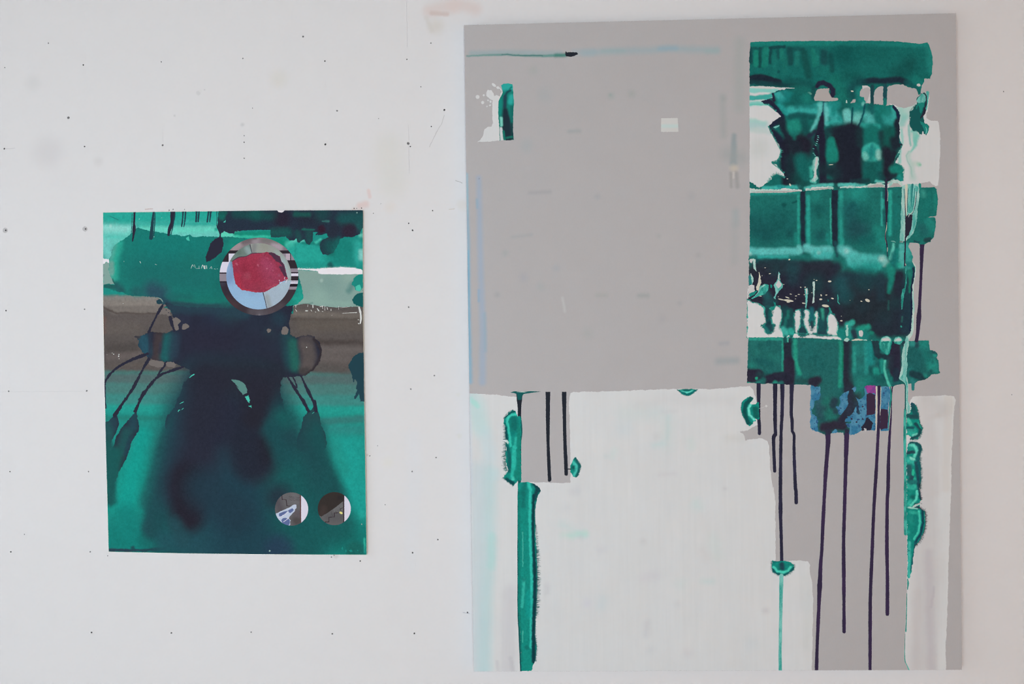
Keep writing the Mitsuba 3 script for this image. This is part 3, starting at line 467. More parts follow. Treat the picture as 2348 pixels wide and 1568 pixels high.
middle = [
    (E(1185, 150, 1185, 560, 1178, 700, 1185, 1000, 1190, 1190), (6, 4.4), 2.2, (34, 44, 57)), (E(1190, 1150, 1192, 1330), (3.4, 2.2), 2.2, (34, 70, 78), .95), (E(1765, 150, 1752, 420, 1758, 900, 1765, 1180), (7.4, 5.6), 2.2, (34, 44, 57)), (E(1770, 1150, 1800, 1380), (4.4, 2.6), 2.6, (34, 72, 80), .95), (E(1110, 900), 3, 2, (34, 60, 66), .8),
    (E(240, 280, 1110, 245), 3.2, 3, (38, 136, 126), .9), (E(750, 800), 36, 34, (26, 84, 84), .8), (E(350, 900, 500, 1000), 22, 20, (26, 78, 80), .75), (E(300, 700), 16, 15, (28, 88, 88), .6), (E(840, 470), 5, 3, (20, 74, 74), .8), (E(1000, 430, 1070, 400), 2.2, 1.6, (20, 72, 72), .8), (E(960, 980), 10, 9, (26, 76, 78), .7), (E(1105, 300, 1105, 1150), 3, 2.4, (44, 150, 136), .8), (E(1060, 1000, 1080, 1180), 5, 5, (34, 130, 120), .7),
    (E(1280, 320, 1285, 1190), 4, 3, (44, 154, 142), .95), (E(1400, 320), 12, 10, (36, 128, 118), .7), (E(1480, 560), 14, 13, (26, 88, 86), .85), (E(1500, 1010), 13, 12, (28, 82, 84), .85), (E(1480, 680), 6, 5, (24, 86, 80), .6), (E(1680, 360, 1690, 1150), 1.8, 1.4, (58, 164, 146), .75), (E(1640, 1000, 1650, 1180), 5, 5, (34, 132, 122), .7),
    (E(1870, 250, 1880, 1200), 5, 4, (44, 150, 138), .95), (E(2060, 600, 2050, 1000), 13, 12, (28, 86, 86), .85), (E(2060, 500), 5, 4, (24, 74, 78), .7), (E(2050, 1120), 9, 8, (28, 96, 92), .7),
    (Fk(200, 240), 22, 18, (38, 140, 130), .8), (Fk(60, 560, 160, 620), 20, 18, (30, 90, 92), .8), (Fk(120, 470), 6, 5, (24, 80, 84), .7), (Fk(220, 900), 26, 22, (34, 76, 82), .9), (Fk(330, 640), 16, 14, (28, 96, 92), .7), (Fk(560, 900, 600, 1100), 10, 9, (34, 128, 118), .8), (Fk(450, 1080, 300, 1110), 10, 9, (26, 94, 92), .8), (Fk(655, 250, 645, 820), 3.2, 2.2, (54, 160, 148), .9), (Fk(690, 180, 680, 330), 4, 2.5, (28, 84, 86), .9), (Fk(680, 580, 690, 800), 4, 3, (28, 90, 90), .9), (Fk(795, 230, 790, 1000), 4, 3, (44, 156, 142), .95), (Fk(940, 325), 3, 2, (24, 92, 90), .8), (Fk(900, 480, 880, 860), 6, 5, (28, 112, 106), .85), (Fk(880, 960), 5, 5, (28, 104, 100), .8), (Fk(660, 1120, 700, 1250), 7, 6, (34, 134, 124), .8),
    (Fk(1450, 300, 1400, 700), 14, 12, (28, 112, 105), .8), (Fk(1600, 300, 1620, 560), 4, 4, (34, 130, 118), .6), (Fk(1350, 860, 1400, 960), 9, 8, (34, 96, 96), .85), (Fk(1480, 760, 1570, 900), 8, 6, (38, 136, 126), .7), (Fk(1500, 1085, 1430, 1100), 5, 2.4, (36, 62, 68), .9), (Fk(1380, 230, 1390, 300), 5, 5, (60, 150, 138), .7), (Fk(1230, 1120, 1310, 1140), 2, 1.4, (34, 70, 80), .9),
    (Fk(1090, 1200, 1130, 1400, 1120, 1568), 7, 4, (60, 158, 150), .9), (Fk(1170, 1400), 4, 3.5, (36, 130, 122), .8), (Fk(1000, 1200, 1000, 1568), 6, 3.5, (76, 168, 162), .95), (Fk(860, 1290, 900, 1500), 7, 5, (28, 112, 108), .9), (Fk(855, 1170, 830, 1320, 800, 1430), (2.5, 4), 2.4, (92, 185, 170), .95), (Fk(930, 1290, 920, 1480), 5, 4, (28, 128, 118), .8), (Hh(860, 30, 860, 160), 7, 6, (28, 110, 108), .9), (Hh(1000, 0, 1000, 190), 5.5, 4, (78, 170, 162), .95),
    # pale glow where the water stood
    (E(235, 1290, 300, 1310, 1120, 1300), 8, 5, (90, 182, 178), .98), (E(1115, 1230, 1130, 1300), 5.5, 4, (98, 186, 180), .95), (E(230, 1350), 4, 3.5, (150, 200, 194), .8), (E(400, 1400, 900, 1400), 4, 4, (54, 165, 158), .8), (E(1260, 1240, 1420, 1300, 1660, 1280), 9, 5, (94, 184, 180), .98), (E(1420, 1360, 1640, 1380), 10, 7, (66, 170, 164), .95), (E(1470, 1330), 4, 4, (130, 192, 186), .8), (E(1880, 1270, 1980, 1330, 2117, 1400), 9, 6, (90, 182, 178), .98), (E(1940, 1280), 4, 4, (140, 195, 190), .9), (E(2050, 1500), 9, 8, (66, 172, 166), .9),
    (Fk(20, 1310, 130, 1400, 260, 1460), 12, 7, (88, 180, 176), .98), (Fk(10, 1300), 5, 5, (145, 195, 190), .8), (Fk(280, 1480, 520, 1500), 13, 9, (72, 172, 168), .95), (Fk(640, 1450, 690, 1500), 8, 6, (145, 192, 186), .95), (Hh(110, 90, 250, 120, 620, 120), 12, 8, (72, 172, 166), .95), (Hh(640, 110), 7, 6, (150, 192, 186), .9), (Hh(330, 230, 560, 230), 9, 8, (38, 146, 138), .9), (Hh(160, 220), 8, 8, (48, 156, 148), .8), (Hh(600, 260), 5, 5, (50, 158, 148), .8), (Hh(200, 330, 420, 340), 8, 8, (30, 120, 114), .7),
    # the black pool
    (G(330, 190, 700, 160, 1000, 190, 1300, 210, 1650, 190), 8, 5, (36, 60, 68), .95), (G(330, 380, 1650, 330), 24, 12, (42, 46, 57)), (G(320, 600, 900, 560, 2000, 560), 26, 12, (42, 43, 57)), (G(300, 800, 2117, 830), 22, 8, (42, 42, 56)), (G(900, 950, 2117, 1000), 16, 6, (42, 43, 56)), (G(1850, 1180, 2117, 1100), 18, 9, (42, 44, 57)),
    (Hh(0, 450, 700, 560), 16, 10, (38, 58, 68)), (Hh(60, 760, 640, 820), 30, 14, (42, 46, 56)), (Hh(200, 1050, 900, 1100), 36, 14, (39, 47, 55)), (Hh(620, 1350, 1040, 1330), 22, 8, (40, 48, 59)), (Hh(950, 420, 920, 1250), 15, 8, (40, 46, 58)), (Hh(620, 420, 640, 800), 10, 8, (38, 58, 68), .9), (Hh(1120, 560, 1080, 1350), 14, 9, (36, 56, 68), .9),
    (G(1850, 560, 1930, 760), 18, 16, (34, 80, 86), .8), (G(1400, 560), 22, 20, (32, 66, 70), .7), (G(700, 300), 14, 13, (35, 62, 68), .7), (Hh(320, 520), 22, 19, (33, 66, 72), .8), (Hh(880, 900), 14, 13, (36, 62, 68), .7), (Hh(700, 1150), 18, 16, (38, 56, 64), .7), (G(1600, 900), 14, 13, (38, 62, 70), .6), (G(1000, 280), 16, 14, (34, 72, 78), .7), (G(1000, 480), 12, 12, (36, 66, 74), .6), (G(1800, 250), 10, 8, (40, 46, 60), .9), (Hh(300, 960), 14, 12, (38, 56, 64), .6), (G(340, 140), 6, 3, (30, 80, 84), .8),
    (Hh(820, 300, 820, 420, 770, 700), (9, 4), 4, (32, 124, 112), .95), (Hh(760, 220, 800, 330), 6, 5, (34, 134, 120), .9), (Hh(880, 200), 7, 6, (28, 110, 106), .9), (Hh(960, 220), 6, 5, (40, 155, 138), .9), (Hh(760, 860, 760, 1020), 2, 2, (44, 88, 88), .7), (Hh(1140, 330, 1150, 520, 1140, 700), 2.6, 2, (34, 120, 104), .85), (Hh(1120, 200, 1180, 230), 6, 4, (30, 110, 108), .9), (Hh(1215, 270, 1220, 400, 1180, 620, 1180, 1150, 1150, 1400), 2.4, 1.4, (30, 40, 64), .95),
    # fingers hanging into the white
    (G(500, 700, 560, 800), 8, 6, (36, 92, 96), .8), (G(540, 900, 640, 880), 10, 7, (36, 70, 76), .9), (G(545, 1010, 565, 1250), 7, 4, (30, 84, 86), .95), (G(540, 1010, 540, 1180), 3, 2, (36, 58, 68), .9), (G(565, 1290, 575, 1390), 9, 5, (34, 62, 72), .95), (G(490, 1320, 570, 1440), 4, 3.5, (34, 118, 114), .7),
    (G(860, 1030, 840, 1330), 10, 5, (32, 66, 72), .95), (G(880, 1180, 870, 1330), 4, 3, (34, 110, 104), .8), (G(960, 1050, 960, 1330), 7, 4, (32, 72, 76), .95), (G(920, 1050, 910, 1160), 3, 3, (36, 120, 108), .7), (G(830, 1380, 870, 1430), 7, 4.5, (66, 175, 162), .95), (G(960, 1390, 990, 1440), 6, 4, (50, 165, 150), .9), (G(860, 1500, 860, 1568), 4, 3, (30, 96, 90), .9), (G(970, 1500, 970, 1568), 4, 3, (30, 88, 86), .9),
    (G(1180, 1030, 1170, 1250), 5, 3, (32, 76, 84), .95), (G(1170, 1400), 11, 5, (34, 60, 70), .95), (G(1340, 1010, 1340, 1180), 5, 4, (32, 98, 108), .9), (G(1340, 1250, 1340, 1390), 4, 3, (42, 56, 70), .9), (G(1500, 1040, 1510, 1350), 7, 5, (32, 74, 80), .95), (G(1530, 1020, 1560, 1180), 4, 3, (60, 165, 140), .7), (G(1600, 1050, 1590, 1380), 5, 4, (36, 64, 74), .9), (G(1440, 1430, 1680, 1460), 6, 3, (38, 66, 76), .95),
    (G(1880, 1420, 1880, 1530), 8, 5, (30, 126, 118), .95), (G(1980, 1280, 2060, 1260), 5, 4, (54, 160, 148), .9), (Hh(20, 1330, 120, 1240), 5, 3.6, (54, 162, 148), .95), (Hh(60, 1360, 70, 1500), 5, 4, (44, 145, 135), .8), (Hh(240, 1370, 390, 1330), 6, 4.5, (38, 146, 128), .95), (Hh(200, 1490, 330, 1520), 12, 8, (36, 124, 118), .9), (Hh(130, 1420, 160, 1500), 6, 4, (42, 52, 66), .95), (Hh(460, 1440), 4.5, 3, (34, 130, 112), .9), (Hh(430, 1530, 500, 1500), 5, 5, (34, 96, 92), .8), (Hh(990, 1320), 2, 1.5, (60, 165, 140), .9), (Hh(1010, 1150, 1000, 1230), 2, 1.8, (48, 96, 92), .7),
]
lower = [
    (I(500, 430), 30, 26, (34, 100, 96), .7), (I(220, 212, 820, 215), 3.4, 2.6, (46, 146, 130), .95), (I(830, 240, 820, 800), 3, 2.4, (44, 152, 132), .95), (I(300, 310, 350, 480), 8, 8, (40, 112, 106), .7), (I(600, 520, 740, 560), 8, 8, (38, 112, 104), .6), (I(280, 700), 9, 7, (38, 118, 108), .8), (I(380, 590, 600, 660), 7, 6, (28, 84, 86), .7), (I(570, 290), 6, 6, (28, 82, 84), .6), (I(380, 320), 4, 4, (26, 84, 84), .6),
    (I(1045, 240, 1050, 600, 1120, 830), 4.5, 3.5, (42, 148, 126), .95), (I(1180, 230, 1800, 250), 4, 4, (34, 110, 104), .7), (I(1300, 420), 22, 20, (34, 106, 104), .6), (I(1600, 600), 26, 24, (36, 100, 98), .7), (I(1400, 560, 1500, 680), 12, 12, (28, 88, 88), .5), (I(1860, 280, 1870, 560, 1850, 1050), 4.5, 3.5, (40, 140, 120), .95), (I(1905, 350, 1900, 760), 2, 1.6, (24, 118, 92), .8),
    (I(900, 240, 920, 720), 9, 2.2, (40, 46, 58)), (I(930, 640, 940, 960), 13, 4, (44, 42, 57)), (I(880, 200, 870, 260), 4, 2, (30, 84, 84), .9), (I(910, 200, 912, 262), 1.6, 1.4, (80, 180, 160), .9), (I(960, 195, 975, 260), 3, 2, (34, 66, 70), .8),
    (I(190, 840, 380, 850), 12, 4, (44, 41, 57)), (I(190, 930, 300, 940), 7, 3, (44, 44, 58)), (I(400, 850, 520, 900), 7, 6, (36, 66, 70), .8), (I(560, 940, 700, 900, 900, 920), 11, 4, (42, 42, 57)), (I(740, 870, 830, 850), 7, 4, (42, 44, 58)), (I(470, 950), 6, 4, (36, 96, 92), .9), (I(348, 918), 3.2, 1.6, (44, 160, 130)), (I(690, 1000, 690, 1015), 5, 3, (38, 128, 114), .9), (I(390, 1000), 4, 3, (40, 120, 110), .8), (I(760, 1010, 800, 1000), 4, 3, (38, 100, 98), .8), (I(200, 990, 240, 995), 1.6, 1.2, (40, 148, 128), .9),
    (I(1100, 960, 1280, 980), 6, 5, (38, 80, 80), .9), (I(1360, 980, 1440, 960), 11, 4.5, (45, 44, 58)), (I(1400, 1050), 6, 3, (45, 44, 60)),
    (I(1985, 290, 1990, 900, 2000, 1100), 9.5, 2.4, (40, 46, 58)), (J(40, 900, 60, 1100), 11, 3, (42, 46, 58)),
    (J(250, 320, 240, 900), 16, 13, (38, 118, 112), .9), (J(260, 600), 10, 10, (38, 100, 98), .7), (J(250, 860), 10, 8, (30, 96, 94), .7), (J(150, 350, 150, 800), 3.5, 3, (46, 146, 134), .8), (J(360, 300, 370, 800), 5, 4, (44, 144, 136), .8), (J(440, 300, 440, 620), 9, 7, (34, 134, 130), .9), (J(510, 300, 520, 560), 5, 3, (30, 98, 98), .9), (J(450, 740, 470, 850), 6, 4, (28, 88, 86), .9), (J(540, 780, 560, 880), 7, 4, (36, 142, 128), .95), (J(500, 930, 640, 920), 10, 6, (28, 88, 86), .9), (J(400, 950, 330, 1000), 10, 9, (32, 116, 108), .8), (J(260, 960, 230, 1130), 9, 6, (40, 120, 112), .9), (J(230, 1200), 6, 4, (42, 84, 84), .9),
    (J(500, 180, 530, 330, 560, 480, 640, 545, 740, 520), 7, 2.4, (36, 56, 65)), (J(560, 260, 560, 420), 6, 3, (36, 60, 68), .9), (J(610, 590, 590, 660, 620, 800, 680, 900, 740, 980), 2.4, 1.2, (26, 78, 84), .95), (J(640, 600, 650, 800), 5, 4, (34, 134, 122), .9), (J(700, 600, 690, 780, 720, 900, 780, 1050), 2.8, 1.8, (84, 188, 168), .95), (J(750, 680, 800, 900, 840, 1000), 6, 5, (30, 110, 104), .9), (J(870, 320, 880, 560, 890, 800), 13, 4, (44, 44, 60)), (J(900, 780, 900, 1000), 7, 3, (38, 52, 66)), (J(800, 560, 790, 720), 7, 5, (42, 52, 64), .9), (J(840, 200, 840, 300), 4, 2, (36, 52, 68)), (J(1030, 180, 1030, 320), 4, 2.4, (38, 56, 70), .9), (J(860, 1020, 960, 1000), 4, 3, (34, 92, 94), .9),
    (J(1240, 480, 1240, 760), 17, 13, (32, 92, 92), .9), (J(1400, 290), 14, 12, (36, 132, 122), .8), (J(1190, 290), 7, 5, (50, 140, 132), .8), (J(1160, 800, 1160, 960), 8, 7, (34, 110, 106), .7), (J(1550, 690), 12, 9, (40, 142, 130), .9), (J(1440, 500, 1480, 600), 8, 8, (32, 116, 110), .7), (J(1600, 500), 5, 4, (40, 140, 128), .9), (J(1560, 450, 1620, 460), 3, 2, (36, 78, 84), .9), (J(1550, 640), 4, 3.4, (30, 98, 96), .7), (J(1520, 800), 4.5, 3.5, (32, 84, 86), .8), (J(1190, 840, 1290, 870, 1390, 920), 8, 3.6, (34, 60, 68), .95), (J(1430, 870), 5, 4, (38, 128, 118), .8), (J(1270, 260, 1270, 340), 4.5, 3, (44, 70, 82), .8), (J(1200, 980, 1205, 1110), 6, 5, (44, 122, 122), .8), (J(1640, 800), 4, 4, (40, 130, 118), .7),
    # tail of ink over the blue
    (I(1600, 1120, 1650, 1250), 16, 11, (38, 98, 96), .95), (I(1450, 1240, 1480, 1400), 8, 7, (48, 84, 96), .8), (I(1630, 1380, 1640, 1520), 12, 10, (38, 108, 98), .95), (K(1620, 60, 1680, 240), 13, 9, (38, 106, 98), .95), (K(1520, 300, 1560, 400), 8, 7, (38, 80, 84), .8), (K(1460, 120, 1480, 240), 8, 7, (46, 78, 88), .85), (I(1750, 1330, 1730, 1400), 9, 6, (44, 58, 72), .9), (K(1770, 180), 6, 5, (46, 62, 74), .9), (K(1560, 470, 1750, 430, 1900, 440), 11, 6, (49, 45, 59)), (K(1880, 330, 2000, 180, 2117, 100), 10, 5, (46, 46, 60)), (K(1640, 560, 1640, 620), 7, 3, (46, 46, 64)), (K(1980, 540, 1975, 620), 6, 3, (46, 46, 64)), (K(1560, 130), 7, 6, (44, 72, 82), .7),
    (J(40, 1150, 100, 1300, 40, 1500), 11, 6, (44, 50, 64)), (J(190, 1280, 150, 1400), 8, 6, (46, 60, 66), .9), (L(60, 60, 30, 200), 10, 5, (46, 52, 66)), (L(200, 100, 210, 230), 4, 3, (46, 60, 84), .9), (L(180, 40), 5, 4, (44, 60, 76), .8),
]
for nm, mk, bs, gr in (('ink_upper', upper, G1, .20), ('ink_middle', middle, (32, 108, 102), .22), ('ink_lower', lower, (36, 98, 96), .26)):
    scene[nm] = matte(pigment(bs, mk, KC, warp=(1.8, 9), grain=gr, grain_mm=8.0))
for nm, cc in (('mint', (140, 188, 180)), ('mint_pale', (172, 200, 192)), ('aqua', (88, 172, 163)), ('teal', (52, 160, 148)), ('teal_deep', (32, 128, 118)), ('ink_green_dark', (26, 86, 86)), ('ink_night', (44, 44, 58)), ('ink_violet', (54, 46, 66)), ('ink_black', (38, 42, 50)), ('cream', (198, 194, 178)), ('bare_white', (194, 192, 192)), ('bare_grey', (169, 163, 161)), ('plum', (60, 46, 66)), ('paint_teal_drip', (44, 120, 120))):
    scene[nm] = matte(cc, KC)
def tint(ca, cb, gain, sx, sz, seed):
    la, lb = (lin(ca) / gain).tolist(), (lin(cb) / gain).tolist()
    def fn(p, n, uv):
        x, z = mi.Float(p.x) * 1000, mi.Float(p.z) * 1000
        t = smoothstep(.3, .7, fbm(x / sx, z / sz, seed, 3)) * 0.8 + 0.4 * (noise(x / 2.2, z / 2.6, seed + 3) - 0.5)
        t = dr.clip(t, 0, 1)
        return mi.Color3f(*[la[k] * (1 - t) + lb[k] * t for k in range(3)])
    return matte(fn)
scene['mint'] = tint((164, 200, 193), (98, 174, 166), KC, 7, 34, 1.0)
scene['mint_pale'] = tint((188, 204, 198), (134, 190, 180), KC, 6, 22, 2.0)
scene['aqua'] = tint((120, 188, 180), (52, 150, 140), KC, 7, 26, 3.0)
scene['teal'] = tint((72, 174, 160), (30, 118, 110), KC, 7, 24, 4.0)
scene['ink_drip'] = tint((42, 42, 58), (50, 48, 70), KC, 12, 60, 5.0)
scene['ink_drip_violet'] = tint((52, 44, 66), (60, 46, 76), KC, 12, 60, 6.0)
def blue_fn(p, n, uv):
    x, z = mi.Float(p.x) * 1000, mi.Float(p.z) * 1000
    t = smoothstep(.35, .68, fbm(x / 16, z / 16, 5.0, 4)); q = smoothstep(.66, .74, fbm(x / 5, z / 5, 8.0, 3))
    lo, hi, sp = (lin((80, 136, 164)) / KC).tolist(), (lin((54, 114, 148)) / KC).tolist(), (lin((48, 84, 122)) / KC).tolist()
    o = [hi[k] * t + lo[k] * (1 - t) for k in range(3)]
    return mi.Color3f(*[o[k] * (1 - q) + sp[k] * q for k in range(3)])
scene['paint_blue'] = matte(blue_fn)
def magenta_fn(p, n, uv):
    x, z = mi.Float(p.x) * 1000, mi.Float(p.z) * 1000
    t = smoothstep(.35, .65, fbm(x / 7, z / 7, 1.0, 3))
    lo, hi = (lin((152, 66, 140)) / KC).tolist(), (lin((118, 66, 134)) / KC).tolist()
    return mi.Color3f(*[hi[k] * t + lo[k] * (1 - t) for k in range(3)])
scene['paint_magenta'] = matte(magenta_fn)

# white grounds
pic.add('white_field', shape([(1060, 1560), (1060, 903), (1073, 902), *R(400, 254, 600, 264, 760, 285, 850, 292, 868, 1425, 1000, 1425, 1300, 1432, 1556, 1436, 1556, 1300, 1548, 700, 1538, 350, 1560, 240), *X(60, 122, 400, 116, 800, 100, 1050, 92, 1400, 93, 1780, 62, 1815, 110, 1840, 220), *I(360, 1330), *K(368, 420, 280, 460, 190, 520, 60, 548, 60, 556, 110, 575, 140, 640, 150, 700, 250, 690, 400, 664, 490, 675, 545, 715, 570, 800, 585, 1000, 600, 1250, 645, 1568), *M(330, 60, 345, 200, 347, 700, 345, 730, 560, 725, 640, 732, 658, 765, 653, 830, 678, 930, 684, 1100, 683, 1300), *N(912, 900, 905, 1440)], .35, coarse=.6), 'paint_white', 'large white field at the bottom of the canvas')
pic.add('white_strip', shape([*J(1100, 1568, 1125, 1480, 1150, 1330, 1200, 1245, 1500, 1235, 1800, 1225, 1930, 1242, 1968, 1310, 1945, 1500), *L(1950, 60, 1935, 230, 1922, 680, 1895, 1000, 1890, 1568), *M(1903, 700, 1888, 1300, 1872, 1500), *O(608, 1470, 340, 1475, 303, 1375, 310, 1100, 320, 900, 322, 600), *L(1085, 1500, 1085, 600)], .35, coarse=.5), 'paint_white', 'white strip down the right side of the canvas')
pic.add('white_patch', shape([*B(760, 1388, 850, 1402, 930, 1450, 1050, 1472, 1180, 1440, 1280, 1380, 1400, 1230, 1480, 1190, 1492, 1300, 1465, 1568), *D(1510, 80, 1450, 150, 1440, 235, 1530, 290, 1650, 285, 1667, 330, 1688, 500, 1690, 900, 1666, 1290, 1660, 1445, 1612, 1470, 1560, 1440, 1500, 1375, 1330, 1420, 1310, 1440, 1300, 1568, 990, 1568, 900, 1440, 880, 1000, 880, 60)], .35, coarse=.5), 'paint_white', 'white patch at the upper right')
pic.add('white_patch', shape([*A(228, 1076, 500, 1080, 1060, 1110, 1040, 1568), *E(1100, 150, 2117, 100), *Fk(1000, 90, 1000, 150, 400, 165), *E(1400, 210, 1150, 260, 230, 262), *C(222, 1300, 228, 600, 222, 0)], .3), 'paint_white', 'white ground beside the dark ink pool')
pic.add('white_patch', shape([*G(190, 640, 2000, 800), *Hh(1000, 1200, 1000, 1568), *J(1000, 260), *I(1900, 250, 190, 200)], .3), 'paint_white', 'white band under the black ink')
# mint rim outside the black pool, and the pale channel below it
pic.add('mint_rim', line(Hh(1195, 150, 1240, 240, 1248, 330, 1222, 480, 1200, 600, 1196, 800, 1205, 1000, 1196, 1150, 1182, 1400, 1150, 1480, 1090, 1560), [1, 2.6, 3.2, 3.4, 4.6, 5.2, 6, 6.4, 7, 8, 7]), 'mint_pale')
# ink blocks
bandA = shape([*A(240, 288, 420, 279, 700, 272, 1100, 268, 1700, 265), *B(0, 264, 440, 262, 900, 272, 1100, 294, 1300, 318, 1380, 312, 1465, 295, 1500, 360, 1530, 450, 1550, 540, 1557, 640, 1550, 780, 1540, 860, 1508, 937, 1400, 940, 1398, 1010, 1360, 1060, 1350, 1130, 1342, 1205, 1310, 1240, 1280, 1170, 1250, 1120, 1180, 1115, 1090, 1085, 1030, 1050, 860, 1045, 760, 1078, 742, 1095, 735, 1290, 725, 1420, 670, 1420, 664, 1250, 672, 1090, 650, 1076, 600, 1078, 545, 1120, 512, 1180, 498, 1260, 505, 1430, 430, 1430, 440, 1200, 436, 1110, 400, 1078, 380, 1068, 290, 1068, 285, 1115, 250, 1180, 240, 1300, 330, 1450), *A(2000, 1450, 1040, 1300, 1040, 1115, 870, 1108, 640, 1090, 400, 1075, 228, 1082, 222, 900, 228, 700, 218, 600)], .45)
pic.add('ink_band', bandA, 'ink_upper', 'broad green ink band across the top right')
pool = shape([*A(1060, 1080, 1040, 1105, 890, 1112, 870, 1132, 760, 1150, 690, 1160, 690, 1185, 640, 1205, 610, 1215, 640, 1250, 630, 1290, 560, 1305, 430, 1350, 480, 1395, 540, 1405, 620, 1460, 700, 1530), *C(600, 40, 640, 75, 700, 115, 750, 165, 790, 208, 700, 270, 610, 340, 560, 385, 600, 480, 650, 570, 690, 640, 735, 700, 790, 830, 765, 890, 740, 980, 700, 1030, 620, 1030, 640, 1060, 720, 1090, 760, 1150, 840, 1230, 850, 1315, 800, 1270, 720, 1250, 640, 1290, 620, 1340, 560, 1390, 480, 1450, 400, 1492, 350, 1475, 300, 1420, 230, 1395, 232, 1503, 370, 1515, 480, 1512, 720, 1528, 860, 1500, 1000, 1520, 1150, 1525, 1170, 1568, 1215, 1568, 1235, 1510, 1430, 1480, 1690, 1462, 1730, 1500, 1740, 1568, 1800, 1568, 1815, 1520, 1850, 1485, 2117, 1465), *D(0, 1480, 330, 1470, 420, 1440, 560, 1410, 650, 1415, 695, 1450, 690, 1480, 735, 1480, 750, 1430, 770, 1395, 830, 1350, 900, 1342, 1018, 1388, 1035, 1290, 1020, 1220, 1048, 1172, 1000, 1100, 930, 1060, 885, 1050, 900, 1000, 945, 935, 960, 870, 925, 862, 990, 760, 1030, 715, 985, 670, 960, 600, 967, 450, 952, 330, 968, 200, 930, 90, 880, 30), *B(860, 1420, 815, 1413, 720, 1425, 500, 1400, 360, 1385, 330, 1300, 240, 1250)], .8, coarse=.4)
pic.add('ink_pool', pool, 'ink_upper', 'pool of dark green and teal ink with pale water marks')
for k, (pts, ln, sd) in enumerate(((C(560, 385, 690, 640, 790, 830), 3.2, 1), (C(560, 1395, 640, 1290, 720, 1250, 850, 1312), 5, 1), (C(790, 830, 740, 980, 625, 1030), 5.5, 1), (C(640, 1060, 760, 1150, 840, 1230), 3.5, 1), (A(560, 1410, 700, 1530), 4, 1))):
    pic.add('ink_feathering', hairs(pts, 1.7, ln, 1, k), 'ink_green_dark')
    pic.add('ink_feathering', hairs(pts, 2.3, ln * 1.25, 1, k + 40, .8), 'teal')
for k, pts in enumerate((D(1000, 740, 960, 860, 890, 950, 880, 1060), D(930, 1050, 1040, 1150, 1030, 1270, 1030, 1370))):
    pic.add('ink_feathering', hairs(pts, 1.8, 3.4, -1, k + 9), 'teal')
# middle block and black pool: one run of ink
blk = shape([*E(232, 252, 600, 249, 860, 250, 1150, 217, 1190, 232, 1228, 216, 1400, 200, 1700, 180, 1745, 205, 1800, 205, 1850, 166, 2117, 155), *Fk(0, 167, 340, 157, 690, 150, 720, 175, 780, 152, 1000, 140, 1330, 155, 1400, 157, 1600, 150, 1625, 185, 1650, 350, 1640, 500, 1618, 660, 1500, 684, 1600, 692, 1617, 770, 1610, 860, 1580, 1040, 1530, 1100, 1520, 1130, 1420, 1165, 1398, 1215, 1392, 1300, 1338, 1300, 1335, 1230, 1310, 1160, 1190, 1142, 1140, 1155, 1110, 1205, 1160, 1300, 1205, 1400, 1186, 1470, 1230, 1568), *Hh(1190, 120, 1190, 170, 1235, 250, 1242, 330, 1215, 480, 1192, 600, 1187, 800, 1196, 1000, 1186, 1150, 1165, 1400, 1150, 1450, 1080, 1500, 1062, 1568), *J(1060, 260), *I(1900, 250, 1000, 200, 200, 192), *G(200, 850, 205, 700, 218, 400, 215, 150, 232, 110), *E(205, 1480, 232, 1180, 228, 700)], .45)
pic.add('ink_block', blk, 'ink_middle', 'middle block of green ink running down into black')
pic.add('ink_run', rough(line(Fk(725, 10, 722, 200, 728, 500, 725, 740, 722, 900, 705, 1040, 735, 1180, 742, 1400), [5, 5, 6, 6.4, 5.4, 4.4, 3, 3.4, 2.4, 1.4], .2), .3), 'ink_drip', 'thin dark vertical run of ink')
for pts in (Fk(740, 180, 752, 260, 745, 400), Fk(735, 780, 725, 900, 700, 1040, 722, 1160), Fk(745, 1230, 742, 1310)):
    pic.add('bare_fleck', line(pts, [.6, 1.6, .7], .8), 'cream')
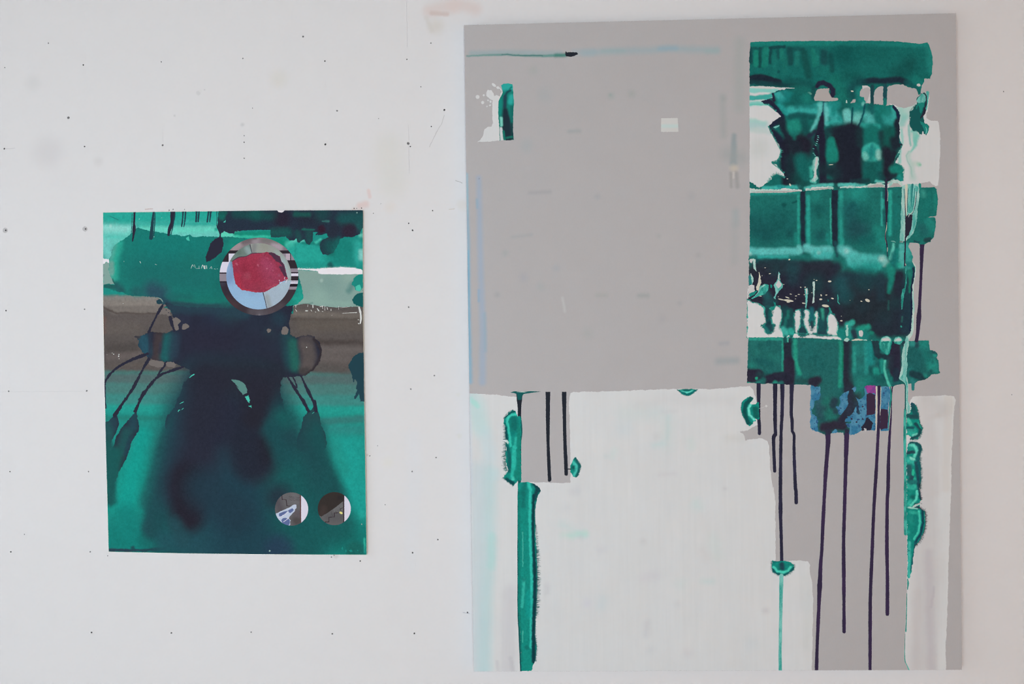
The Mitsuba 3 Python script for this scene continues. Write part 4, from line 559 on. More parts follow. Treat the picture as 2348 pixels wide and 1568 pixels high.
# forked pale run at the right
pic.add('pale_run', shape([*Fk(1003, 130, 1100, 95, 1310, 98, 1318, 200, 1315, 340, 1290, 520, 1270, 760, 1240, 900, 1190, 1010, 1110, 1085, 1060, 1122, 962, 1112, 965, 985, 978, 850, 990, 500)], .5), 'mint', 'pale forked run of watered ink')
pic.add('pale_run', shape(Fk(1110, 150, 1290, 140, 1270, 300, 1210, 560, 1160, 610, 1105, 590, 1100, 400), .3, True), 'aqua')
pic.add('pale_run', shape(Fk(1190, 700, 1270, 600, 1258, 760, 1225, 900, 1150, 1020, 1090, 1070, 1130, 1000), .4, True), 'aqua')
pic.add('ink_wedge', shape(Fk(1062, 600, 1100, 665, 1130, 630, 1195, 650, 1190, 760, 1165, 900, 1130, 1005, 1078, 1062, 1062, 1000, 1066, 760), .4), 'ink_night', 'dark wedge of ink')
for pts, ws, m_ in ((Fk(1045, 180, 1060, 400, 1066, 600), [1, 1.4, 2], 'ink_violet'), (Fk(1120, 170, 1105, 380, 1103, 590), [.8, 1.1, 1.2], 'ink_violet'), (Fk(1270, 230, 1245, 460, 1210, 580, 1180, 640), [.9, 1.2, 1.6, 1.4], 'ink_violet'), (Fk(1195, 105, 1185, 250, 1172, 400, 1165, 520), [5, 2.6, 2, 1], 'paint_teal_drip'), (Fk(1235, 170, 1220, 400, 1190, 560), [1.6, 1.4, .8], 'paint_teal_drip'), (Fk(1325, 100, 1330, 150, 1345, 190), [5, 5, 2], 'teal_deep'),
                    (Fk(1085, 120, 1082, 300, 1078, 480, 1085, 670), [7, 5, 3, 1.4], 'cream'), (Fk(1255, 230, 1235, 430, 1200, 590, 1140, 640, 1122, 690), [1.4, 1.8, 1.4, 1.4, .9], 'mint_pale'), (Fk(1065, 1040, 1062, 1300, 1050, 1568), [3, 2.6, 2.2], 'ink_night'), (Hh(1050, 0, 1052, 140, 1068, 230), [2.2, 2.4, 2], 'ink_night')):
    pic.add('fine_run', line(pts, ws, .2), m_)
pic.add('bare_fleck', line(Fk(805, 1120, 860, 1122, 890, 1140), [.5, 1.6, .6]), 'mint_pale'); pic.add('bare_fleck', line(Fk(960, 1132, 1020, 1135), [1.2, 2.2]), 'bare_grey'); pic.add('bare_fleck', line(Fk(1480, 692, 1600, 680), [.6, 1.6]), 'bare_grey')
# strips of bare ground above the middle block
for pts in (E(236, 196, 400, 190, 900, 200, 1120, 205, 1155, 222, 860, 250, 236, 250), E(1225, 212, 1250, 185, 1500, 150, 1680, 130, 1745, 170, 1690, 182, 1400, 205), E(1845, 165, 1860, 135, 2117, 120, 2117, 152), Fk(0, 150, 200, 140, 360, 115, 430, 85, 560, 75, 670, 90, 695, 130, 690, 150, 340, 155), Fk(750, 135, 790, 70, 840, 25, 920, 12, 1010, 60, 1010, 138, 780, 152)):
    pic.add('bare_strip', shape(pts, .5), 'mint_pale')
for pts in (E(250, 228, 600, 220, 1050, 212, 1130, 220, 860, 246, 300, 246), E(1260, 200, 1500, 168, 1690, 158, 1690, 175, 1400, 200), Fk(360, 150, 400, 125, 560, 92, 660, 105, 690, 145), Fk(780, 145, 850, 80, 930, 75, 990, 120, 990, 138)):
    pic.add('bare_strip', shape(pts, .3), 'bare_grey')
# grey ground left bare among the ink
for pts in (A(1450, 1132, 1560, 1118, 1662, 1114, 1650, 1180, 1680, 1245, 1708, 1282, 1805, 1290, 1822, 1318, 1790, 1345, 1600, 1350, 1400, 1340, 1380, 1300, 1420, 1180), A(2040, 1385, 2080, 1330, 2130, 1310, 2125, 1370), B(80, 1385, 120, 1320, 165, 1312, 165, 1370)):
    pic.add('bare_patch', shape(pts, .3), 'bare_grey', 'patch of bare grey ground')
for pts, m_ in ((B(285, 1068, 360, 1066, 420, 1090, 436, 1140, 400, 1100, 330, 1110, 305, 1135), 'bare_white'), (B(435, 1170, 440, 1380, 370, 1380, 410, 1260), 'bare_white'), (A(2040, 1160, 2080, 1160, 2095, 1180, 2060, 1182), 'cream'), (B(80, 1158, 130, 1158, 135, 1178, 95, 1180), 'cream'), (A(1960, 1330, 1975, 1325, 1985, 1380, 1955, 1380), 'mint_pale'), (B(1275, 1040, 1310, 1028, 1338, 1050, 1335, 1082, 1300, 1085, 1268, 1065), 'bare_white'), (A(860, 1100, 1040, 1112, 1030, 1122, 890, 1120), 'bare_white')):
    pic.add('bare_fleck', shape(pts, .2), m_)
# drops lost in the dark upper pool
pic.add('bare_patch', shape(C(1420, 930, 1455, 950, 1465, 1010, 1470, 1090, 1440, 1150, 1430, 1250, 1455, 1310, 1450, 1345, 1400, 1390, 1340, 1385, 1340, 1330, 1390, 1280, 1380, 1150, 1370, 1050, 1385, 960), .8), 'mint', 'pale sliver among the dark ink')
pic.add('bare_fleck', shape(C(1425, 940, 1450, 955, 1445, 1060, 1420, 1150, 1425, 1280, 1400, 1330, 1380, 1300, 1405, 1180, 1400, 1060), .6), 'bare_white')
for i, (x_, y_) in enumerate(((1455, 560), (1460, 590), (1450, 625), (1440, 660), (1430, 695), (1415, 730), (1375, 790), (1375, 875), (1400, 905))):
    q = C(x_, y_)[0]
    pic.add('bare_fleck', speck(q[0], q[1], 2.6, .9, 15 + 8 * (i % 3)), 'aqua')
for args in ((955, 1440, 2, 3.4, -30), (905, 1333, 1.8, 1.2, 0), (1690, 1078, 5.5, 1.0, -5)):
    q = C(args[0], args[1])[0]
    pic.add('bare_fleck', speck(q[0], q[1], args[2], args[3], args[4]), 'cream')
pic.add('bare_fleck', shape(C(650, 405, 700, 380, 765, 365, 760, 390, 720, 405, 690, 430), .3), 'aqua')
# right-hand brush stroke beside the pool
pic.add('ink_stroke', shape([*B(1350, 1215, 1400, 1195, 1435, 1215, 1450, 1290, 1440, 1400, 1430, 1500), *D(1440, 0, 1435, 60, 1420, 140, 1390, 200, 1390, 260, 1400, 320, 1470, 360, 1495, 380, 1480, 480, 1440, 550, 1400, 530, 1380, 480, 1340, 540, 1300, 500, 1260, 470, 1220, 480, 1160, 400, 1140, 330, 1150, 240, 1140, 130, 1190, 90, 1250, 0), *B(1270, 1420, 1285, 1360, 1265, 1310, 1310, 1260)], .8), 'ink_green_dark', 'short upright stroke of dark green ink')
pic.add('ink_stroke', shape([*B(1320, 1260, 1370, 1215, 1425, 1235, 1430, 1330, 1400, 1380, 1290, 1375, 1275, 1320)], .4, True), 'aqua')
pic.add('ink_stroke', shape([*B(1290, 1390, 1400, 1380, 1390, 1460, 1340, 1568), *D(1300, 20, 1260, 80)], .6, True), 'teal_deep')
pic.add('ink_stroke', line([*B(1390, 1205, 1435, 1250, 1445, 1350, 1425, 1500), *D(1425, 40, 1400, 150, 1340, 240)], [1, 2, 3, 5, 6, 6, 2]), 'ink_night')
pic.add('ink_stroke', shape(D(1330, 300, 1400, 330, 1470, 370, 1480, 470, 1440, 530, 1410, 470, 1380, 400), .5, True), 'teal_deep')
pic.add('ink_stroke', line(D(1430, 400, 1450, 460, 1430, 530), [1, 2.4, 1]), 'aqua')
pic.add('ink_feathering', hairs(D(1250, 0, 1160, 110, 1145, 250, 1150, 360, 1210, 470), 1.7, 3, 1, 3), 'ink_green_dark')
pic.add('ink_feathering', hairs(D(1220, 470, 1290, 480, 1360, 530), 2.2, 5, 1, 4, .9), 'ink_green_dark')
pic.add('pale_run', shape([*B(1440, 1180, 1490, 1180, 1480, 1290), *D(1465, 10, 1445, 100, 1430, 60, 1445, 0), *B(1455, 1290)], .4, True), 'aqua')
# white gaps between the fingers of the black pool, each with its aqua seep
gaps = (G(188, 838, 225, 850, 262, 880, 370, 900, 440, 940, 492, 1000, 485, 1080, 520, 1200, 505, 1265, 440, 1300, 455, 1330, 490, 1360, 515, 1430, 565, 1456, 630, 1430, 660, 1350, 682, 1290, 635, 1260, 612, 1180, 640, 1120, 635, 1030, 590, 1000, 625, 970, 665, 985, 690, 945, 760, 970, 800, 1020, 812, 1080, 800, 1200, 760, 1340, 800, 1400, 832, 1470, 845, 1525, 188, 1525),
        G(898, 1525, 912, 1470, 938, 1470, 955, 1525),
        G(1080, 1010, 1130, 1020, 1148, 1090, 1140, 1250, 1120, 1340, 1090, 1400, 1110, 1470, 1170, 1505, 1240, 1480, 1290, 1450, 1260, 1400, 1212, 1280, 1190, 1180, 1216, 1120, 1200, 1050, 1230, 1010, 1290, 1030, 1306, 1100, 1290, 1200, 1300, 1300, 1345, 1400, 1400, 1300, 1410, 1180, 1392, 1100, 1430, 1040, 1462, 1080, 1466, 1180, 1446, 1300, 1432, 1440, 1365, 1445, 1450, 1485, 1700, 1480, 1605, 1430, 1640, 1340, 1620, 1200, 1640, 1120, 1692, 1080, 1740, 1110, 1800, 1220, 1816, 1300, 1800, 1420, 1800, 1490, 1850, 1520, 1885, 1560, 990, 1530, 1035, 1440, 1040, 1250, 1022, 1180, 1040, 1060))
for pts in gaps:
    pic.add('aqua_seep', shape(pts, .8, coarse=.5).buffer(1.2), 'teal')
for pts in gaps:
    gg = shape(pts, 1.0, coarse=.4).buffer(-.5)
    pic.add('white_gap', gg, 'paint_white', 'white gap between fingers of ink')
for k, pts in enumerate(gaps):
    ring = list(pts) + [pts[0]]
    top = [q for q in ring if q[1] < G(0, 1508)[0][1]]
    for a0 in range(0, len(top) - 3, 3):
        pic.add('gap_feathering', hairs(top[a0:a0 + 4], 1.5, 3.4, -1 if Polygon(pts).exterior.is_ccw else 1, 200 + a0 + 40 * k, .6), 'teal' if a0 % 2 else 'ink_green_dark')
for k, (pts, sd) in enumerate(((G(440, 1300, 490, 1360, 560, 1456, 640, 1420, 680, 1290), -1), (G(1090, 1400, 1170, 1505, 1290, 1450), -1), (G(1360, 1440, 1500, 1486, 1700, 1482), -1))):
    pic.add('ink_feathering', hairs(pts, 2.0, 4.5, sd, k + 20, .8), 'ink_green_dark')
# pale tears and drops in the black pool
tears = ((G(278, 100, 340, 108, 332, 200, 345, 300, 355, 330, 300, 290, 285, 200), 'mint_pale'), (G(230, 115, 262, 105, 275, 140, 262, 188, 232, 172), 'bare_white'), (G(212, 420, 250, 360, 285, 420, 296, 510, 262, 580, 240, 560, 212, 580), 'paint_teal_drip'), (G(250, 365, 290, 430, 296, 510, 270, 570, 252, 470), 'mint_pale'), (G(205, 590, 270, 560, 310, 580, 316, 680, 250, 735, 222, 795, 205, 785), 'bare_white'), (G(210, 740, 300, 690, 360, 680, 300, 760, 225, 800), 'teal_deep'),
         (G(396, 335, 420, 420, 434, 545, 410, 600, 385, 690, 350, 660, 340, 600, 374, 560, 388, 440), 'cream'), (G(410, 600, 490, 548, 570, 580, 568, 650, 500, 745, 385, 785, 262, 832, 255, 812, 350, 750, 395, 690), 'teal'), (G(430, 600, 490, 560, 515, 572, 430, 630, 400, 700, 350, 760, 262, 826, 320, 770, 380, 690), 'mint'), (G(600, 560, 632, 580, 625, 632, 600, 620), 'teal_deep'),
         (G(746, 330, 775, 372, 765, 470, 792, 530, 828, 570, 815, 632, 742, 700, 702, 765, 690, 830, 658, 810, 690, 720, 680, 640, 658, 580, 720, 500, 735, 420), 'aqua'), (G(745, 350, 762, 380, 755, 480, 785, 545, 805, 575, 770, 620, 735, 640, 715, 600, 700, 570, 735, 500), 'bare_white'), (G(1358, 508, 1395, 510, 1402, 620, 1395, 700, 1390, 880, 1352, 908, 1368, 760, 1365, 620), 'mint_pale'), (G(1212, 640, 1262, 625, 1282, 680, 1272, 800, 1246, 1005, 1225, 985, 1228, 800), 'aqua'), (G(1225, 640, 1258, 640, 1270, 700, 1250, 760), 'bare_white'), (G(1802, 738, 1826, 790, 1826, 870, 1852, 925, 1822, 910, 1806, 880), 'teal'), (G(1650, 955, 1672, 985, 1705, 1070, 1650, 1100, 1655, 1030, 1640, 990), 'teal'), (G(650, 870, 690, 890, 700, 940, 670, 1020, 610, 1030, 595, 985, 640, 975, 680, 935), 'teal_deep'), (G(1630, 830, 1652, 860, 1640, 900), 'teal_deep'),
         (Hh(1070, 272, 1086, 280, 1078, 360, 1092, 440, 1086, 560, 1062, 690, 1040, 810, 1012, 1010, 998, 1010, 990, 900, 984, 800, 1010, 655, 1046, 625, 1064, 520, 1078, 440, 1062, 350), 'teal'), (Hh(1066, 180, 1080, 200, 1075, 240, 1062, 230), 'bare_grey'), (Hh(5, 1300, 35, 1290, 45, 1480, 5, 1500), 'mint_pale'), (Hh(230, 1400, 290, 1395, 305, 1440, 285, 1500, 230, 1480), 'bare_white'), (Hh(980, 1300, 1000, 1300, 985, 1345), 'teal'))
for pts, m_ in tears:
    pic.add('pale_tear', shape(pts, .5), m_)
drops = [(505, 265, 14, 7, 0), (590, 370, 22, 8, 8), (420, 775, 24, 8, -8), (905, 800, 42, 11, -20), (790, 834, 52, 12, -12), (925, 855, 92, 20, -8), (920, 880, 30, 14, 0), (965, 738, 22, 8, -5), (1060, 772, 20, 8, 0), (1110, 743, 20, 8, 0), (1145, 617, 14, 9, -30), (1225, 615, 18, 9, 0), (1200, 903, 34, 11, -8), (1210, 750, 14, 8, 0), (1345, 713, 10, 7, 0), (1430, 493, 16, 10, 0), (1385, 475, 9, 7, 0), (1665, 510, 32, 18, 0), (1512, 760, 14, 20, 20), (1505, 832, 28, 17, 0), (1605, 755, 20, 10, 10), (1715, 817, 26, 14, -15), (1590, 950, 66, 24, -8), (1875, 1135, 10, 7, 0), (1875, 1218, 24, 14, 0), (2030, 850, 7, 7, 0), (940, 118, 20, 13, 10), (1050, 825, 10, 6, 0), (770, 468, 14, 6, 0), (840, 565, 8, 8, 0), (450, 408, 8, 6, 0), (740, 785, 8, 8, 0)]
for x_, y_, rx, ry, ro in drops:
    q = G(x_, y_)[0]
    pic.add('drop', speck(q[0], q[1], max(rx / 7.84, .8), max(ry / 7.84, .75), -ro), 'cream', group='pale drops in the black ink')
for x_, y_, rx, ry, ro in ((410, 660, 14, 9, 0), (275, 868, 20, 10, -10), (385, 852, 46, 26, -25)):
    q = Hh(x_, y_)[0]
    pic.add('drop', speck(q[0], q[1], rx / 7.84, ry / 7.84, -ro), 'cream', group='pale drops in the black ink')
# blue and plum panels under the lowest block
pic.add('blue_patch', shape([*I(1326, 1030, 1322, 1300), *K(1316, 0, 1310, 120, 1330, 250, 1310, 370, 1320, 470, 1360, 520, 1450, 545, 1570, 585, 1700, 575, 1810, 556, 1900, 560, 2010, 595, 2050, 602), *L(0, 590, 50, 603, 140, 606, 200, 572, 262, 530, 330, 500, 370, 522, 450, 518, 520, 525, 532, 500, 530, 0), *J(530, 1040, 330, 1030)], .7), 'paint_blue', 'rough patch of blue paint')
pic.add('magenta_patch', shape(J(330, 1040, 560, 1040, 530, 1215, 505, 1180, 440, 1195, 375, 1180), .5), 'paint_magenta', 'small magenta patch')
pic.add('plum_panel', shape([*J(372, 1205, 430, 1178, 522, 1215, 526, 1568), *L(525, 60, 522, 222, 450, 246, 368, 250, 370, 0)], .3), 'plum', 'dark plum upright bar')
pic.add('blue_panel', shape([*J(632, 1040, 770, 1040, 800, 1200, 790, 1500), *L(760, 0, 760, 530, 620, 536, 606, 470, 625, 0)], .4), 'paint_blue', 'narrow blue upright bar')
pic.add('plum_panel', shape([*J(628, 1470, 745, 1480), *L(750, 130, 762, 300, 742, 480, 680, 492, 640, 512, 606, 480, 616, 200)], .4), 'plum', 'dark plum upright bar')
# lowest block of green ink with its tail
blk2 = shape([*I(205, 186, 500, 186, 830, 191, 1180, 192, 1500, 206, 1700, 222, 1880, 240, 2060, 244), *J(100, 241, 250, 242, 380, 250, 470, 244, 640, 250, 800, 245, 880, 262, 1000, 262, 1060, 244, 1130, 246, 1480, 240, 1500, 330, 1505, 410, 1560, 420, 1632, 460, 1645, 500, 1630, 550, 1660, 600, 1672, 700, 1665, 780, 1696, 815, 1660, 842, 1540, 850, 1480, 902, 1420, 945, 1290, 970, 1240, 1005, 1160, 1010, 1060, 1030, 1040, 1020, 985, 1025, 900, 1042, 850, 1065, 800, 1070, 540, 1062, 520, 1045, 370, 1048, 330, 1075, 340, 1200, 310, 1260, 230, 1300, 150, 1250, 130, 1230), *I(2000, 1150, 1960, 1250), *I(1760, 1100, 1330, 1040, 1030, 1030, 950, 1036, 850, 1030, 720, 1020, 640, 1022, 560, 1008, 480, 1022, 420, 1016, 360, 1010, 180, 1000, 192, 600, 198, 400)], .45)
pic.add('ink_block', blk2, 'ink_lower', 'lowest block of green ink')
tail_ = shape([*I(1330, 1040, 1400, 1075, 1500, 1070, 1500, 1200, 1475, 1310, 1400, 1330, 1385, 1400, 1350, 1500), *K(1335, 120, 1350, 220, 1430, 290, 1462, 360, 1440, 450, 1462, 545, 1570, 588, 1600, 650, 1660, 650, 1682, 600, 1720, 540, 1760, 500, 1800, 520, 1815, 552, 1912, 562, 1938, 640, 2005, 640, 2010, 570, 2032, 500, 1985, 450, 1958, 402, 2050, 402, 2055, 368, 1950, 366, 1950, 322, 2000, 282, 2060, 250), *L(0, 290, 100, 240, 165, 130, 170, 90, 190, 200, 240, 240, 235, 100, 215, 0), *J(230, 1480, 210, 1340, 160, 1240, 140, 1100, 100, 1040), *I(1900, 1040)], .7)
pic.add('ink_block', tail_, 'ink_lower', 'tail of dark ink over the blue patch')
for pts in ([*I(1835, 1255, 1900, 1188, 2006, 1148, 1990, 1230, 1985, 1300, 2004, 1370, 1970, 1440), *K(1960, 130, 1900, 200, 1858, 242, 1822, 230, 1820, 170, 1768, 96, 1830, 90, 1855, 20, 1850, 0)], J(100, 1112, 165, 1058, 182, 1110, 158, 1165), J(0, 1185, 46, 1150, 20, 1250, 20, 1300, 42, 1380, 0, 1470), L(130, 200, 180, 95, 190, 200, 160, 230)):
    pic.add('blue_fleck', shape(pts, .6), 'paint_blue')
pic.add('ink_block', shape(L(330, 400, 362, 305, 400, 290, 430, 340, 482, 380, 470, 460, 445, 512, 372, 520, 350, 490, 318, 482, 330, 520, 285, 530, 272, 470), .6), 'ink_night', 'small dark clot of ink')
pic.add('bare_fleck', line(L(325, 485, 360, 500, 350, 530), [1.4, 2.4, 2.6]), 'bare_white')
for x_, y_, r_ in ((190, 372, 2.2), (100, 315, 2.4), (300, 320, 2), (300, 95, 2)):
    q = L(x_, y_)[0]
    pic.add('blue_fleck', speck(q[0], q[1], r_, r_ * .8), 'ink_violet')
# pods and bright slots along the seam
for pts, m_ in ((J(588, 300, 610, 230, 645, 185, 720, 155, 795, 180, 825, 240, 815, 330, 780, 470, 722, 502, 655, 440, 600, 380), 'teal_deep'), (J(605, 300, 630, 220, 680, 180, 760, 178, 810, 230, 795, 330, 760, 470, 722, 485, 660, 430, 615, 370), 'teal'), (J(618, 250, 650, 190, 720, 168, 790, 195, 812, 245, 800, 262, 630, 262), 'mint'), (J(640, 230, 680, 198, 765, 200, 800, 236, 700, 243), 'bare_white'), (J(655, 262, 770, 255, 745, 290, 690, 290), 'teal_deep'), (J(855, 225, 890, 178, 940, 170, 990, 190, 1014, 240, 985, 300, 920, 306, 866, 280), 'teal'), (J(868, 225, 900, 188, 970, 185, 1004, 235, 960, 265, 880, 260), 'mint'), (J(880, 232, 920, 205, 980, 208, 996, 240, 930, 246), 'bare_white'),
                (J(230, 70, 290, 60, 308, 110, 290, 170, 235, 150), 'bare_white'), (J(100, 240, 160, 215, 280, 212, 300, 238), 'cream'), (J(310, 222, 380, 226, 380, 244, 315, 240), 'mint_pale'), (J(440, 235, 470, 228, 468, 242), 'mint_pale'), (I(1925, 235, 1960, 195, 2005, 205, 2015, 240, 1970, 265), 'mint_pale'), (J(0, 195, 40, 200, 60, 230, 0, 240), 'mint_pale'), (I(1950, 50, 1990, 60, 2000, 150, 1965, 160, 1955, 110), 'mint_pale')):
    pic.add('pale_tear', shape(pts, .4, True), m_)
# pale channel right of the block
pic.add('pale_run', shape([*J(1085, 150, 1130, 245, 1135, 320, 1105, 420, 1090, 540, 1110, 690, 1092, 800, 1085, 880, 1105, 960, 1118, 1040, 1112, 1200, 1112, 1520), *L(1110, 0, 1160, 110, 1160, 190, 1110, 215, 1080, 180, 1075, 0), *J(1078, 1400, 1066, 1040, 1010, 970, 945, 930, 985, 780, 1000, 640, 998, 520, 1020, 380, 1060, 270)], .4), 'mint', 'pale channel of watered ink')
pic.add('pale_run', shape([*J(975, 925, 1020, 820, 1040, 700, 1070, 880, 1090, 980, 1105, 1040, 1100, 1400, 1085, 1400, 1080, 1060, 1040, 975)], .4, True), 'aqua')
pic.add('fine_run', line([*J(950, 935, 1020, 985, 1062, 1045, 1066, 1200, 1066, 1500), *L(1066, 100, 1080, 200)], [1, 2, 2.4, 2.4, 2.6, 2.2, 2]), 'ink_green_dark')
pic.add('paint_drip', line([*J(1050, 1480), *L(1060, 200, 1055, 700, 1062, 1100, 1066, 1568), *M(1514, 300, 1515, 486)], [3, 5.6, 5.6, 6, 7, 6.5, 7]), 'teal', 'long teal drip with a dark tip')
# drips
drips = [(([*I(388, 1005), *K(390, 250, 400, 420, 403, 578)]), 7.2), (([*I(685, 1012), *K(684, 250, 686, 420, 692, 600)]), 8), (K(690, 600, 660, 640, 659, 800, 668, 1050, 677, 1252), 7.2), (([*I(812, 1020, 815, 1200), *K(810, 200, 795, 500, 786, 900, 780, 1568), *M(391, 200, 392, 350, 398, 540, 402, 745)]), [8, 7.6, 7, 7.4, 8, 8, 8.6, 7, 7, 7.2]), (([*I(985, 1020), *K(975, 130, 976, 250, 990, 350, 994, 540, 1026, 600, 1025, 900, 1050, 1568), *M(530, 100, 532, 204)]), [8.5, 7.4, 7, 6.4, 6.4, 7, 7, 7.4, 8, 8]),
         ((K(1630, 600, 1637, 720, 1600, 1200, 1578, 1568) + M(772, 400, 762, 630, 755, 712, 750, 790, 737, 1100, 720, 1500) + N(960, 1395)), [9, 8.6, 7.6, 8, 7.6, 8, 11, 7.6, 7.6, 7.4, 8]), ((K(1972, 575, 1962, 900, 1942, 1568) + M(965, 300, 958, 540, 960, 900, 962, 1364)), [9, 8, 7.6, 7.6, 8.4, 7.2, 8]),
         ((J(595, 1050, 590, 1568) + L(576, 600, 545, 1200, 522, 1568) + M(1228, 300, 1212, 700, 1198, 1080, 1196, 1500) + O(48, 1466)), [6, 7, 7.6, 7.4, 7.4, 7.6, 7.4, 8, 7.4, 7]), ((J(835, 1060, 815, 1250, 812, 1568) + L(785, 600, 765, 1000, 755, 1568) + M(1350, 200, 1347, 600, 1352, 900, 1351, 1206)), [2, 5, 7, 8, 7.6, 7.6, 8.4, 7.4, 8, 8.4]),
         ((Fk(1370, 1180, 1362, 1300, 1355, 1568) + Hh(1340, 560, 1325, 850, 1316, 1040, 1290, 1400) + J(1268, 240)), [8, 6.6, 6, 6.6, 6.4, 10.5, 8.4, 7.6]), (R(878, 228, 877, 400, 878, 570), [12, 7.2, 8]), (R(1256, 222, 1256, 600, 1258, 900, 1270, 1200, 1278, 1396), [9, 8.2, 7, 7.6, 8]), (R(1472, 222, 1475, 500, 1483, 900, 1492, 1100, 1500, 1315), [8.6, 8, 7.4, 8.2, 8])]
tips = ['ink_drip', 'ink_drip', 'ink_drip', 'ink_drip', 'ink_drip', 'ink_drip_violet', 'ink_drip_violet', 'ink_drip_violet', 'ink_drip_violet', 'ink_drip_violet', 'ink_black', 'ink_black', 'ink_black']
for (pts, w_), m_ in zip(drips, tips):
    w_ = [w_] * 3 if np.isscalar(w_) else list(w_)
    pic.add('paint_drip', rough(line(pts, [w_[0] * 1.25] + w_, .06, 'end'), .24), m_, group='dark paint drips')
pic.add('paint_drip', line(J(1205, 990, 1203, 1060, 1203, 1115), 7.6), 'paint_teal_drip', 'short teal drip')
for pts in (J(545, 1075, 550, 1300, 545, 1568) + L(540, 300, 538, 540), J(625, 1080, 622, 1400) + L(615, 60, 610, 250)):
    pic.add('bare_strip', line(pts, [3.4, 3.6, 3, 2.4, 1] if len(pts) > 4 else [1.4, 2, 1.6, 1]), 'cream')
pic.add('fine_run', line(J(800, 1080, 812, 1300) + L(800, 0, 770, 300, 765, 520), [3, 3.4, 3, 2, 1]), 'teal_deep')
# drip at the left with its spread cap, and the green seam below it
pic.add('paint_drip', shape(R(757, 232, 815, 214, 900, 222, 1010, 214, 1168, 217, 1100, 226, 1040, 234, 1000, 240, 935, 250, 908, 285, 900, 330, 855, 330, 850, 285, 838, 250, 800, 236), .25), 'ink_green_dark', 'spread cap of the left drip')
pic.add('bare_fleck', shape(R(830, 226, 900, 222, 990, 224, 930, 230), .1), 'mint_pale')
pic.add('ink_seam', line(R(880, 560, 896, 720, 884, 900, 878, 1400) + Q(481, 120, 479, 400, 478, 1000, 485, 1200, 497, 1471), [7, 7.5, 6.4, 7, 5, 5, 4.6, 4, 4]), 'ink_green_dark', 'long dark green seam')

